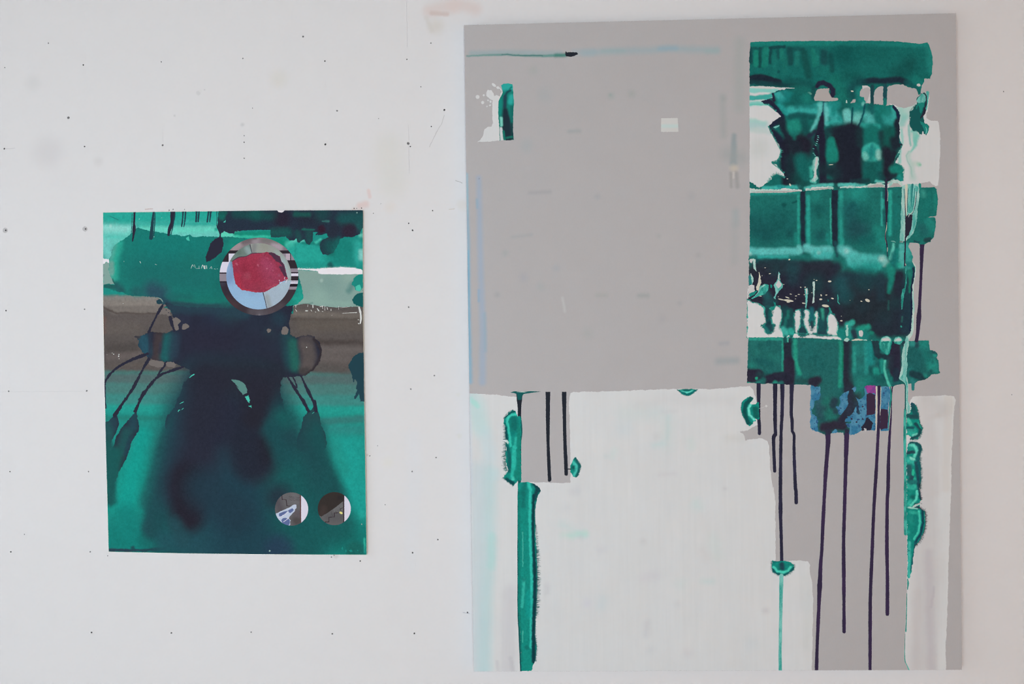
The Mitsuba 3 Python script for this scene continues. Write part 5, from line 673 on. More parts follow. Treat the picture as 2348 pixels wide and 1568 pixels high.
# blots of ink that crept into the white
blot_marks = [
    # left blot
    (R(800, 600, 810, 700), 9, 6, (22, 104, 98)), (R(870, 700, 870, 1400), 4, 3, (26, 122, 108), .9), (R(690, 560, 760, 500, 810, 480), 2.2, 1.6, (18, 78, 80)), (R(712, 640, 720, 570, 770, 525, 830, 525), 2.6, 2, (62, 190, 172)), (R(720, 650, 745, 780, 760, 940), 2.6, 1.8, (52, 182, 164)), (R(690, 700, 705, 860), 3.4, 2.4, (20, 66, 72)), (R(700, 930, 730, 1000, 745, 1120, 740, 1280), 4.4, 2.8, (24, 92, 92)), (R(810, 960, 800, 1200, 780, 1340), 4.6, 3, (46, 175, 158), .95), (R(830, 840, 815, 960), 3, 2.4, (48, 172, 156), .8), (R(790, 780), 5, 4, (20, 118, 112), .8), (R(830, 1280, 820, 1350), 4, 3, (26, 122, 108), .8), (R(700, 1390, 790, 1440), 4.6, 2.6, (20, 72, 76)), (R(790, 1380), 3.6, 2.5, (70, 192, 172)),
    # long blot
    (R(940, 1450, 930, 1540) + Q(520, 160), 6, 5, (22, 110, 102), .9), (R(1000, 1450, 1020, 1520) + Q(565, 160, 562, 400, 575, 800, 572, 1000, 570, 1300), (4, 2.6), 2.2, (48, 178, 162)), (R(1080, 1450, 1140, 1530) + Q(615, 140, 600, 200), 5, 3, (24, 66, 72)), (Q(590, 180, 585, 400, 590, 560, 600, 760, 598, 960, 592, 1100, 590, 1300, 592, 1400), (3, 5), 2.4, (20, 58, 66)), (Q(485, 150, 485, 1000, 500, 1400), 2, 1.8, (24, 112, 102), .8), (Q(510, 450, 510, 700), 1.2, 1, (80, 182, 165), .6), (Q(520, 800, 505, 1000), 3, 2.4, (56, 176, 160), .7), (Q(520, 800), 4, 3, (24, 112, 104), .8), (Q(540, 1300), 5, 3, (24, 110, 104), .8), (Q(512, 1180, 508, 1260), 1, 1, (90, 190, 170), .6), (Q(550, 900, 555, 1060), 6, 5, (22, 146, 136), .7), (Q(510, 160, 515, 260), 5, 4, (22, 104, 98), .8),
    # leaf, half moon, crescent, hanging blot
    (R(1600, 1230), 5, 3.4, (22, 88, 86)), (R(1590, 1160, 1640, 1200, 1640, 1280, 1610, 1330), 3.4, 2.6, (66, 178, 164)), (R(1625, 1110, 1680, 1200, 1680, 1240, 1640, 1350), 3.4, 2, (26, 92, 92)),
    (X(1140, 100, 1190, 100), 3.4, 2.2, (28, 102, 98)), (X(1100, 112, 1165, 132, 1225, 112), 2.2, 1.6, (96, 208, 190)), (X(1080, 104, 1165, 150, 1255, 104), 2.0, 1.4, (20, 104, 104)),
    (X(1790, 180, 1735, 240, 1725, 320, 1760, 420), 4.6, 2.4, (22, 78, 78)), (X(1790, 230, 1765, 280, 1770, 340, 1820, 390), 2.4, 2, (108, 214, 196)), (X(1830, 290, 1840, 350), 7, 4, (22, 92, 86)), (X(1790, 430), 3, 2, (24, 108, 96)),
    (N(540, 150), 9, 5, (26, 104, 98)), (N(540, 120, 545, 170), 4.4, 2.6, (34, 66, 78)), (N(440, 160, 480, 210, 560, 222, 620, 200, 650, 150), 3, 2.2, (74, 198, 176)), (N(425, 180, 470, 235, 560, 256, 640, 225, 685, 165), 2.6, 1.8, (20, 86, 90)), (N(440, 95, 500, 90), 2, 2, (24, 96, 96), .8), (N(600, 110, 660, 130), 3, 2.4, (28, 120, 110), .8),
    # right column
    (L(1190, 60, 1210, 130, 1250, 230), 6, 3, (30, 84, 88)), (L(1180, 20, 1190, 60), 3, 2, (34, 78, 92)), (L(1100, 270, 1290, 280), 5, 3, (38, 74, 80), .95), (L(1120, 340, 1160, 410), 4.4, 2.4, (66, 182, 158)), (L(1250, 400, 1330, 500, 1320, 600, 1180, 670), 4, 2.4, (32, 74, 80)), (L(1300, 380, 1360, 480), 2.4, 2, (40, 148, 132), .9), (L(1170, 540), 10, 5, (46, 168, 150)), (L(1120, 520, 1200, 510), 4, 3, (48, 138, 130), .8), (L(1200, 610, 1260, 590), 2.4, 2, (110, 208, 190)), (L(1100, 470, 1200, 470), 3, 2.4, (30, 84, 90)),
    (L(1160, 740, 1280, 760, 1340, 850, 1300, 1000), 4.4, 2.6, (30, 82, 88)), (L(1150, 800, 1220, 790, 1270, 880, 1230, 980), 3.4, 2.4, (96, 204, 184)), (L(1160, 850), 6, 4, (34, 138, 126)), (L(1100, 920, 1220, 910), 3.4, 2, (42, 72, 82)), (L(1130, 1060, 1200, 1080), 7, 5, (56, 172, 156)), (L(1160, 1020, 1220, 1040), 3, 2, (130, 210, 192), .9), (L(1290, 1020, 1310, 1130, 1330, 1300, 1310, 1500), 5, 2.8, (26, 92, 96)), (L(1250, 1100, 1280, 1300, 1300, 1568), 3.4, 2, (34, 66, 80), .9), (L(1130, 1180, 1140, 1300), 6, 4, (44, 90, 96)), (L(1180, 1360, 1150, 1430), 5, 3, (40, 76, 86)), (L(1205, 1240, 1205, 1320), 2.4, 2, (48, 184, 150)), (L(1230, 1390, 1220, 1500), 2.6, 2, (48, 180, 152)), (L(1130, 1530, 1220, 1540), 6, 4, (54, 170, 152)),
    (M(1570, 60), 5, 3, (44, 160, 144), .9), (M(1560, 20, 1600, 20), 5, 3, (36, 110, 108)), (M(1580, 155), 5, 4, (26, 96, 94)), (M(1640, 40, 1635, 110, 1650, 170), 3, 1.8, (26, 70, 80)), (M(1620, 100, 1610, 180, 1560, 230), 2.4, 1.8, (90, 205, 184)), (M(1560, 110), 4, 3, (32, 140, 126), .8), (M(1560, 190, 1540, 220), 4, 3, (52, 172, 154), .9),
    (M(1540, 250, 1620, 255), 2, 1.6, (150, 212, 198)), (M(1570, 360), 9, 6, (34, 140, 128)), (M(1560, 290, 1620, 300), 4, 3, (46, 158, 142)), (M(1600, 330, 1615, 400, 1590, 470), 5, 4, (24, 122, 114), .9), (M(1635, 280, 1645, 380, 1630, 470, 1590, 530), 2.4, 1.8, (66, 192, 170)), (M(1665, 270, 1672, 380, 1650, 490, 1600, 560), 2.6, 1.6, (24, 66, 80)), (M(1600, 240, 1660, 250), 2.4, 1.4, (40, 60, 74)), (M(1600, 560, 1590, 640, 1565, 800), 1.6, 1.2, (28, 84, 96)), (M(1550, 560, 1545, 900), 3, 2.4, (70, 180, 168), .9), (M(1545, 635), 2, 1.4, (30, 110, 112), .8), (M(1540, 470), 4, 4, (48, 165, 152), .8),
]
scene['ink_blot'] = matte(pigment((24, 132, 120), blot_marks, KC, warp=(1.8, 6), grain=.2, grain_mm=5))
bl = [
    ('left', shape(R(790, 465, 818, 482, 850, 542, 895, 560, 900, 1400, 852, 1405, 835, 1430, 800, 1475, 720, 1420, 655, 1365, 690, 1330, 710, 1300, 735, 1260, 700, 1200, 690, 1100, 700, 960, 690, 905, 730, 895, 720, 862, 690, 850, 690, 700, 670, 640, 668, 590, 690, 545, 735, 490), .9), 'feathered green blot beside the left drip'),
    ('long', shape(Q(474, 90, 490, 82, 540, 80, 600, 95, 635, 122, 642, 145, 634, 162, 612, 200, 600, 300, 603, 450, 610, 560, 615, 700, 615, 900, 605, 1060, 600, 1200, 614, 1300, 602, 1400, 582, 1430, 575, 1473, 500, 1473, 490, 1200, 476, 1000), .5), 'long upright green blot with a feathered right edge'),
    ('leaf', shape(R(1610, 1095, 1625, 1098, 1650, 1140, 1698, 1205, 1690, 1240, 1660, 1335, 1632, 1366, 1590, 1350, 1556, 1285, 1556, 1200, 1590, 1140), .6), 'small leaf-shaped green blot'),
    ('moon', shape(X(1070, 98, 1130, 94, 1240, 94, 1270, 99, 1240, 122, 1200, 150, 1165, 158, 1120, 142), .6), 'half-moon green blot under the grey field'),
    ('crescent', shape(X(1752, 172, 1780, 162, 1808, 182, 1795, 205, 1780, 225, 1790, 242, 1830, 238, 1852, 218, 1868, 225, 1868, 392, 1830, 380, 1838, 402, 1815, 412, 1800, 440, 1770, 450, 1745, 430, 1735, 400, 1708, 350, 1690, 290, 1700, 220), .7), 'crescent-shaped green blot'),
    ('hanging', shape(N(430, 76, 450, 86, 520, 82, 620, 90, 680, 125, 692, 170, 670, 205, 630, 232, 575, 262, 550, 265, 500, 252, 440, 222, 418, 180, 418, 130), .7), 'round green blot at the end of a drip'),
    ('column', shape([*L(1190, 10, 1215, 40, 1250, 72, 1282, 130, 1300, 230, 1325, 380, 1372, 480, 1360, 560, 1330, 630, 1280, 682, 1200, 688, 1150, 672, 1160, 640, 1130, 600, 1090, 600, 1080, 500, 1085, 240, 1150, 200, 1170, 140, 1165, 60)], .9), 'upper green blot of the right column'),
    ('column', shape([*L(1140, 735, 1200, 725, 1280, 738, 1340, 790, 1362, 850, 1350, 940, 1325, 1000, 1330, 1080, 1345, 1200, 1350, 1400, 1335, 1568), *M(1640, 60, 1650, 130, 1655, 180, 1630, 205, 1580, 240, 1640, 222, 1648, 260, 1690, 280, 1695, 380, 1680, 470, 1640, 550, 1600, 590, 1585, 680, 1570, 800, 1552, 884, 1532, 884, 1530, 490, 1528, 200, 1524, 0), *L(1095, 1568, 1088, 1200, 1082, 950, 1105, 860, 1110, 790)], .8), 'long lower green blot of the right column'),
]
for _, gg, lab in bl:
    pic.add('ink_blot', gg, 'ink_blot', lab)
fr = [(R(668, 580, 690, 540, 740, 488, 790, 466), 1.5, 3, 'ink_green_dark', -1), (R(690, 640, 680, 750, 690, 860), 1.5, 6.5, 'ink_green_dark', -1), (R(700, 900, 690, 1000, 685, 1100, 690, 1200, 715, 1270), 1.2, 9.5, 'ink_green_dark', -1), (R(690, 1250, 715, 1290, 690, 1330), 2.4, 5, 'teal_deep', -1), (R(655, 1365, 720, 1420, 795, 1475), 1.6, 3, 'ink_green_dark', -1),
      (Q(604, 400, 612, 500, 616, 600), 1.6, 5, 'ink_green_dark', 1), (Q(610, 580, 616, 700, 616, 900, 606, 1060), 1.25, 9.5, 'ink_green_dark', 1), (Q(606, 1040, 600, 1200, 612, 1300, 602, 1400), 1.6, 4.4, 'ink_green_dark', 1), (Q(608, 180, 600, 300, 603, 420), 1.6, 2, 'ink_green_dark', 1),
      (N(418, 90, 416, 180, 440, 225, 500, 255), 1.7, 3.4, 'ink_green_dark', -1), (N(500, 255, 560, 264, 640, 232, 690, 180, 690, 130), 1.7, 3.4, 'ink_green_dark', -1), (X(1072, 100, 1120, 143, 1165, 158, 1210, 146, 1268, 100), 1.5, 1.8, 'ink_green_dark', -1), (X(1700, 220, 1690, 290, 1708, 350, 1745, 430), 1.5, 1.6, 'ink_green_dark', -1), (R(1640, 1120, 1696, 1205, 1660, 1335), 1.5, 2, 'ink_green_dark', 1),
      (L(1250, 70, 1285, 140, 1325, 380, 1372, 490, 1340, 620, 1280, 684, 1150, 680), 1.5, 3.2, 'ink_green_dark', 1), (L(1140, 735, 1280, 738, 1345, 800, 1365, 860), 1.6, 2.6, 'ink_green_dark', 1), (L(1360, 860, 1330, 1000, 1345, 1200, 1345, 1400, 1335, 1568), 1.5, 5.4, 'ink_green_dark', 1), (M(1640, 40, 1655, 180), 1.7, 4.5, 'ink_black', 1), (M(1650, 260, 1690, 290, 1695, 390, 1680, 470, 1640, 550, 1600, 590), 1.5, 6, 'ink_black', 1), (M(1600, 590, 1580, 680, 1560, 820), 2, 1.2, 'ink_green_dark', 1), (M(1595, 215, 1660, 212), 2, 3, 'ink_night', 1)]
for i, (pts, gap, ln, m_, sd) in enumerate(fr):
    pic.add('blot_feathering', hairs(pts, gap, ln, sd, 60 + i, .6), m_)
pic.add('bare_fleck', shape(M(1545, 258, 1600, 232, 1640, 210, 1650, 218, 1610, 240, 1570, 256), .2), 'mint_pale')
pic.add('bare_fleck', shape(R(690, 875, 715, 862, 738, 890, 730, 920, 705, 905), .5), 'mint_pale')
pic.add('aqua_drip', line(N(536, 262, 533, 400, 528, 700, 523, 1000, 520, 1200, 522, 1402), [9, 8.4, 7.4, 7, 7.2, 8], .08), 'aqua', 'pale aqua drip under the hanging blot')
pic.add('fine_run', line(R(1505, 1250, 1562, 1250), [2.4, 1.8]), 'ink_black')
for pts, ws in ((M(1532, 890, 1538, 930, 1532, 985), [2, 5, 2]), (O(320, 900, 316, 1080, 312, 1180), [1, 2, 2.4]), (O(306, 1200, 304, 1380, 320, 1430, 338, 1470), [.8, 1.6, 1.8, 3])):
    pic.add('fine_run', line(pts, ws, .4), 'teal')
pic.add('bare_fleck', speck(*K(525, 85)[0], 2.8, 2.6), 'bare_white'); pic.add('bare_fleck', line(K(395, 130, 440, 120, 500, 95), [.9, .8, .7]), 'bare_white')

# the small stroke at upper left and the tab of white on the grey
scene['white_haze'] = 'x'; del scene['white_haze']
pic.add('white_splash', shape(S(265, 1448, 300, 1425, 330, 1380, 345, 1310, 380, 1280, 425, 1275, 440, 1240, 432, 1100, 440, 980, 400, 960, 370, 930, 368, 890, 385, 862, 430, 870, 450, 900, 455, 935, 480, 920, 520, 935, 540, 880, 520, 850, 490, 850, 480, 830, 500, 820, 530, 850, 550, 880, 545, 920, 520, 970, 520, 1300, 530, 1430, 400, 1444), .3), 'paint_white', 'white splash beside the small ink stroke')
for x_, y_, rx, ry, ro in ((270, 942, 22, 22, 0), (338, 923, 12, 12, 0), (327, 1005, 18, 18, 0), (453, 808, 28, 15, -40), (388, 980, 9, 10, 0), (376, 1048, 9, 8, 0), (410, 1036, 13, 9, 20), (496, 838, 13, 14, 0), (415, 995, 12, 14, 0)):
    q = S(x_, y_)[0]
    pic.add('white_dot', speck(q[0], q[1], rx / 4.9, ry / 4.9, -ro), 'paint_white', group='white dots at the upper left')
small_marks = [(S(560, 830, 600, 820, 640, 830), 9, 6, (46, 160, 152)), (S(650, 830, 610, 880), 1.6, 1.2, (26, 122, 114)), (S(640, 870, 600, 890, 580, 930), 2.4, 2, (30, 70, 78)), (S(650, 940, 640, 1000), 6, 4, (46, 158, 150)), (S(580, 940, 575, 1050), 4, 3, (36, 64, 76)), (S(520, 980, 520, 1120), 3.6, 2.4, (26, 128, 116)), (S(580, 1090, 590, 1200, 610, 1380), (6, 13), 4, (34, 48, 58)), (S(655, 1060, 662, 1200), 4, 3, (28, 104, 98)), (S(660, 1250, 665, 1400), 4, 4, (32, 64, 68)), (S(535, 1180, 540, 1260), 3, 2.4, (120, 195, 180)), (S(530, 1300, 545, 1430), 3.6, 2, (196, 200, 202)), (S(560, 1330, 575, 1420), 2.4, 1.6, (26, 110, 98)), (S(600, 1400, 660, 1390), 2.4, 2, (30, 110, 96), .8), (S(512, 1150, 520, 1400), .8, .8, (40, 120, 110), .8)]
scene['ink_small'] = matte(pigment((28, 118, 108), small_marks, KC, warp=(.8, 5), grain=.05))
pic.add('ink_stroke', shape(S(535, 810, 560, 795, 610, 788, 660, 800, 665, 825, 678, 1000, 670, 1150, 668, 1300, 677, 1425, 520, 1432, 515, 1300, 502, 1130, 505, 990, 535, 930, 553, 890), .3), 'ink_small', 'small green upright stroke at the upper left')
pic.add('ink_stroke', shape(S(1255, 440, 1262, 430, 1272, 442, 1385, 441, 1398, 460, 1375, 470, 1350, 485, 1310, 492, 1270, 488, 1258, 470), .4), 'ink_black', 'dark dab at the end of the teal line')
scene['tab_white'] = matte(pigment((196, 195, 193), [(U(690, 1015, 845, 1015), 4, 3, (184, 200, 198), .8)], KC, warp=(0, 1)))
pic.add('white_tab', shape(U(690, 945, 840, 943, 845, 1067, 689, 1068), .08), 'tab_white', 'small pale oblong on the grey field')

# ------------------------------------------------------------------ the sheet of paper with the collage
KP = 0.85
PS = 'ink_sheet'
labels[PS] = {'label': 'dark green ink painting on paper with a collaged disc, left of the canvas', 'category': 'painting'}
qa = WALL.at([(236, 487), (832, 482), (841, 1272), (249, 1265)])
pa, pb, pc_ = qa[0] + [0, -.0022, 0], qa[1] + [0, -.0110, 0], qa[3] + [0, -.0050, 0]
nn_ = np.cross(pb - pa, pc_ - pa); nn_ = nn_ / np.linalg.norm(nn_)
if nn_[1] > 0: nn_ = -nn_
SHEET = Plane(pa, nn_)
sheet_px = [(236, 487), (420, 485), (640, 482.6), (832, 482), (832.5, 700), (834.5, 880), (838, 1080), (841, 1272), (640, 1271), (440, 1269), (249, 1265), (245, 1100), (240, 900), (236.4, 700)]
front = SHEET.at(sheet_px)
n_ = len(front)
back = front - SHEET.n * .0004
tv, tt_ = trimesh.creation.triangulate_polygon(Polygon(sheet_px), engine='earcut')
tf = SHEET.at(tv); m0 = len(tf)
i0 = np.arange(n_); i1 = (i0 + 1) % n_
vs = np.vstack([tf, tf - SHEET.n * .0004, front, back])
ts = np.vstack([tt_, tt_[:, ::-1] + m0, np.stack([2 * m0 + i0, 2 * m0 + i1, 2 * m0 + n_ + i1], 1), np.stack([2 * m0 + i0, 2 * m0 + n_ + i1, 2 * m0 + n_ + i0], 1)])
scene['paper_edge'] = matte((222, 218, 196), KP)
solid(f'{PS}__paper', trimesh.Trimesh(vs, ts, process=False), 'paper_edge', label='cream paper sheet')
pic = Picture(PS, SHEET)
pic.clip = Polygon(sheet_px)

N1, N2, N3 = (36, 36, 46), (42, 44, 58), (40, 58, 70)          # night tones
low = [
    (P(410, 955, 385, 1010, 365, 1075, 345, 1150), (16, 26), 12, (32, 96, 94)), (P(420, 950, 400, 1040, 378, 1110, 352, 1210), (16, 28), 13, (36, 72, 78)), (P(728, 985, 728, 1060, 745, 1140), (18, 50), 18, (30, 76, 78)), (P(262, 1040, 252, 1150), (13, 10), 8, (30, 84, 82)),
    # feathered dark mass that widens to the foot of the sheet
    (P(510, 960, 520, 1050, 540, 1260), (120, 205), 60, (30, 74, 78)), (P(478, 880, 470, 960, 480, 1100), (60, 120), 40, (38, 60, 72)), (P(600, 880, 620, 960, 660, 1080), (50, 70), 30, (34, 62, 70), .9), (P(660, 1100, 690, 1230), 60, 46, (28, 84, 84), .9), (P(380, 1240, 520, 1262), 22, 18, (36, 78, 86), .9), (P(480, 1240), 60, 40, (36, 70, 80), .8), (P(540, 1150, 560, 1240), 70, 40, (34, 62, 74), .9),
    (P(485, 900, 460, 1020, 430, 1120), 50, 34, (42, 44, 57)), (P(580, 900, 560, 1000, 590, 1060), 44, 30, (40, 42, 54)), (P(430, 1100, 432, 1180), 40, 22, (39, 37, 47)), (P(590, 1035), 36, 15, (38, 36, 44)), (P(560, 1000, 570, 1060), 40, 30, (38, 42, 54), .9), (P(470, 1120, 540, 1180), 44, 34, (36, 56, 68), .9), (P(640, 1140), 30, 24, (40, 44, 58), .8), (P(640, 1260), 34, 20, (42, 58, 80), .8), (P(650, 960), 24, 20, (28, 88, 86), .8), (P(620, 980, 650, 1050), 20, 18, (30, 74, 78), .8), (P(520, 940, 500, 990), 30, 22, (40, 42, 56), .9), (P(400, 1200, 420, 1240), 16, 14, (38, 72, 80), .8), (P(580, 960, 600, 900), 24, 14, (40, 40, 50)),
]
ground = [
    # washes from the top edge down
    (P(230, 500, 860, 505), 16, 12, (50, 160, 146)), (P(230, 540, 520, 540), 26, 14, (102, 190, 178)), (a(110, 240, 500, 250, 1800, 220), 9, 8, (40, 158, 143)), (a(120, 420, 470, 420), 7, 7, (132, 202, 192)), (a(120, 540, 500, 560), 4, 5, (80, 184, 170), .8), (a(110, 650, 200, 820), 14, 12, (112, 192, 184), .9), (a(640, 370, 1150, 350, 1790, 350), 5, 5, (44, 160, 146), .8), (a(700, 420, 1150, 440, 1790, 430), 7, 7, (96, 198, 178), .9), (a(215, 380), 3, 3, (160, 210, 200), .8), (a(1880, 500, 2100, 500), 6, 4, (90, 200, 172), .9), (a(1800, 430), 4, 3, (38, 150, 132), .9),
    (b(0, 500, 500, 490), 5, 4, (26, 132, 112)), (b(0, 545, 520, 540), 3, 3, (54, 178, 150), .9), (b(560, 620, 760, 640), 10, 7, (22, 134, 112)), (b(800, 660, 860, 640), 9, 6, (72, 186, 164), .9), (b(860, 580, 1000, 600), 5, 4, (100, 196, 178), .8),
    (b(940, 800, 1250, 850), 26, 12, (40, 156, 142)), (b(1000, 640, 1250, 640), 3, 2.4, (26, 118, 106), .8), (b(900, 660, 890, 850), 2.4, 2, (36, 140, 126), .7), (b(1600, 750), 38, 30, (28, 124, 114)), (b(1830, 650, 1840, 900), 9, 9, (50, 162, 150), .8), (b(1880, 760, 1880, 860), 5, 5, (130, 195, 188), .9), (b(1880, 520), 5, 5, (110, 198, 180), .8), (b(1330, 650), 12, 5, (30, 80, 78)), (b(1340, 720, 1430, 780), 8, 6, (28, 100, 92), .9), (b(1420, 970), 7, 4, (32, 84, 84), .9), (b(1200, 620, 1270, 580), 3, 3, (70, 185, 165), .8), (b(950, 950, 1300, 960), 7, 6, (34, 140, 128), .8),
    # brown band
    (P(225, 766, 860, 770), 88, 8, (88, 81, 79)), (c(110, 30, 900, 30), 6, 5, (128, 126, 122), .9), (c(120, 100, 960, 100), 10, 8, (128, 120, 114), .95), (c(260, 210, 960, 200), 8, 6, (116, 108, 103), .95), (c(110, 150, 200, 210, 320, 250, 900, 255), 2, 2, (76, 66, 62), .8), (c(200, 340, 900, 340), 12, 10, (92, 84, 82), .8), (c(112, 330, 118, 520), 6, 5, (104, 78, 72), .8), (c(200, 480, 600, 470), 14, 12, (98, 90, 86), .7), (c(200, 780, 560, 770), 12, 10, (76, 70, 68), .9), (c(200, 900, 640, 880), 8, 7, (102, 92, 90), .7), (c(240, 1030, 900, 1010), 4, 4, (92, 84, 80), .8), (c(110, 860, 112, 960), 3, 3, (70, 56, 66), .7),
    (d(900, 250, 1850, 300), 8, 7, (108, 100, 94), .9), (d(850, 340, 1880, 350), 3, 2.4, (80, 72, 68), .8), (d(1000, 430, 1850, 430), 14, 12, (94, 86, 80), .8), (d(1250, 690, 1900, 710), 8, 7, (72, 64, 62), .9), (d(1330, 800, 1850, 790), 10, 9, (102, 94, 92), .8), (d(1300, 920, 1680, 930), 10, 9, (100, 92, 90), .8), (d(1200, 1060, 1700, 1130), 9, 9, (84, 80, 78), .8),
    # fade into the green ground
    (P(225, 868, 850, 872), 15, 9, (82, 100, 100), .95), (P(225, 893, 850, 896), 15, 10, (74, 116, 112), .95), (P(225, 918, 850, 920), 14, 10, (62, 128, 122), .95), (P(225, 938, 400, 938, 850, 942), 11, 7, (38, 146, 134), .95), (P(225, 1000, 850, 1010), 52, 16, (36, 134, 124)), (P(225, 958, 420, 960), 5, 5, (40, 118, 108), .8), (f(1280, 570, 1900, 520), 8, 6, (54, 116, 112), .9), (f(1350, 690, 1900, 690), 10, 8, (46, 130, 124), .9), (f(1400, 850, 1900, 860), 9, 8, (32, 142, 132), .8),
    (P(225, 1120, 850, 1120), 70, 30, (28, 138, 126)), (P(225, 1230, 850, 1235), 40, 30, (24, 118, 110)),
    (P(330, 1000, 300, 1100, 290, 1160), 20, 14, (24, 146, 134), .95), (P(290, 1180, 320, 1240), 28, 20, (24, 122, 114), .9), (P(350, 1150, 330, 1240), 12, 10, (24, 108, 102), .8), (P(245, 1060, 252, 1140), 12, 10, (30, 88, 84), .95), (P(256, 1100, 262, 1150), 6, 8, (28, 96, 92), .8), (P(248, 1010, 262, 1040), 9, 8, (34, 78, 80), .9),
    (P(800, 1040, 820, 1150), 34, 24, (32, 148, 138), .95), (P(760, 1000, 790, 1080), 12, 14, (36, 136, 126), .7), (P(830, 1180), 8, 10, (42, 160, 148), .7), (P(800, 1240), 30, 26, (26, 104, 98), .9), (P(720, 1060, 740, 1120, 770, 1200), (28, 46), 22, (28, 88, 86), .95), (P(780, 1150), 16, 14, (26, 112, 104), .8), (P(815, 1262), 22, 8, (30, 92, 86), .8), (P(836, 1235, 837, 1265), 2, 2, (50, 165, 145), .9), (P(250, 1261, 330, 1262, 380, 1258), 3.4, 2.5, (44, 56, 72), .95), (P(305, 1256), 5, 3, (36, 72, 80), .9), (P(330, 1267, 420, 1268), 2, 2, (44, 128, 124), .8), (P(240, 870, 242, 935), 1.6, 1, (42, 44, 60)), (P(838, 890, 838, 960), 2.4, 1.6, (56, 170, 156), .9),
] + low
figure = [
    (c(700, 640, 760, 820), 14, 10, (42, 76, 90)), (c(940, 580, 900, 920), 10, 7, (66, 57, 60), .95), (c(1010, 540, 930, 540), 5, 4, (58, 52, 56), .9), (c(1090, 620, 1040, 900), 13, 9, (34, 88, 90), .95), (c(1180, 600, 1160, 860), 12, 10, (44, 62, 76), .8), (c(960, 700, 950, 840), 3, 3, (56, 54, 68), .8), (c(600, 610, 640, 600), 5, 4, (62, 58, 62), .9), (c(820, 560, 800, 900), 4, 4, (46, 52, 66), .8),
    (c(1150, 160, 1700, 160, 2221, 240), 14, 12, (42, 62, 74), .95), (c(1300, 350), 18, 16, (46, 50, 66), .8), (c(1800, 400), 30, 26, (42, 54, 72), .8), (c(2000, 250), 26, 22, (40, 68, 76), .7),
    (d(760, 640, 850, 1000), 18, 12, (36, 72, 78), .95), (d(850, 700, 900, 1050), 11, 8, (38, 92, 84), .95), (d(1060, 700, 1100, 900, 1080, 1060), 17, 10, (86, 78, 77), .98), (d(1000, 640, 1150, 660), 6, 5, (74, 68, 70), .9), (d(1180, 640, 1270, 760, 1285, 840, 1240, 980, 1160, 1090, 1060, 1160), 3.2, 3, (52, 46, 50), .95), (d(1000, 1120, 1060, 1100), 7, 6, (64, 60, 60), .9), (d(300, 520, 200, 700), 30, 24, (40, 56, 70), .6), (d(560, 700), 22, 20, (40, 60, 72), .6), (d(500, 560), 14, 12, (40, 68, 74), .7), (d(640, 350), 18, 14, (40, 62, 74), .8),
    (c(1700, 700), 40, 34, (46, 44, 60), .8), (c(1600, 1200), 30, 26, (42, 50, 68), .7), (d(250, 1300, 500, 1300), 40, 26, (40, 40, 50), .95), (f(300, 100, 350, 400), 30, 22, (40, 39, 49), .95), (f(600, 250, 560, 500), 16, 14, (36, 54, 64), .7),
    (e(250, 560, 240, 640), 12, 8, (40, 66, 76), .9), (e(150, 640, 200, 760), 12, 9, (38, 80, 82), .9), (e(180, 900, 200, 1400), 13, 10, (32, 84, 82), .95), (e(560, 500, 560, 640), 12, 10, (38, 68, 78), .9), (e(460, 740, 400, 950), 14, 12, (36, 78, 80), .95), (e(330, 1050, 260, 1300), 14, 12, (32, 84, 80), .95), (e(280, 1400, 200, 1568), 14, 12, (30, 92, 88), .95), (e(520, 820, 450, 1040), 6, 5, (38, 62, 74), .8),
    (f(1150, 500, 1120, 800), 26, 16, (38, 70, 74)), (f(1100, 900, 1200, 1000), 30, 14, (32, 78, 78)),
] + low + [
    (P(480, 775, 610, 780), 40, 40, (43, 43, 57), .75), (P(470, 860, 620, 870), 40, 30, (41, 41, 52), .9), (P(470, 900, 460, 960), 40, 34, (41, 43, 55), .8), (c(1150, 160, 1700, 160, 2221, 240), 12, 12, (42, 62, 74), .8)]
blob_marks = [
    (a(300, 680, 240, 880, 220, 1040, 260, 1150), 7, 6, (92, 166, 152), .8), (a(360, 640, 290, 900, 290, 1150), 8, 8, (44, 158, 138), .9), (a(230, 950, 230, 1080), 6, 5, (112, 152, 142), .8), (a(900, 800, 1400, 800), 56, 48, (26, 116, 109), .95), (a(700, 1100, 1500, 1150), 40, 36, (30, 102, 98), .9), (a(850, 1360, 950, 1400), 22, 18, (46, 74, 88), .95), (a(600, 1380), 14, 12, (38, 84, 88), .8), (a(300, 1270, 380, 1340), 9, 8, (38, 82, 86), .9), (a(270, 1230, 250, 1180), 2.4, 2, (40, 86, 82), .8), (a(150, 1280, 260, 1290), 5, 3, (36, 88, 86), .9), (a(1420, 940), 26, 24, (30, 108, 100), .6), (a(1900, 900, 1850, 1400), 20, 18, (28, 102, 96), .9), (a(1650, 1450, 1300, 1430), 12, 12, (28, 108, 100), .8), (a(2000, 700, 2100, 600), 10, 9, (30, 132, 116), .7),
    (c(1100, 10, 1400, 40), 10, 10, (34, 96, 94), .9), (c(1250, 60, 1900, 60), 6, 6, (30, 108, 98), .8), (c(1080, 110, 1500, 150, 2100, 160), 8, 5, (42, 70, 78), .95), (c(1000, 60, 1060, 90), 8, 6, (42, 66, 80), .9), (d(900, 60, 980, 80), 12, 8, (36, 152, 134), .9), (b(960, 1350, 980, 1500), 9, 8, (36, 148, 132), .9), (d(790, 60, 860, 100), 8, 6, (30, 128, 114), .8), (c(1900, 110, 2221, 110), 6, 5, (34, 92, 90), .7), (d(0, 200, 700, 190), 12, 9, (40, 64, 74), .95),
]
scene['sheet_ground'] = matte(pigment((34, 134, 124), ground, KP, SHEET, warp=(2.4, 11), grain=.15, grain_mm=7))
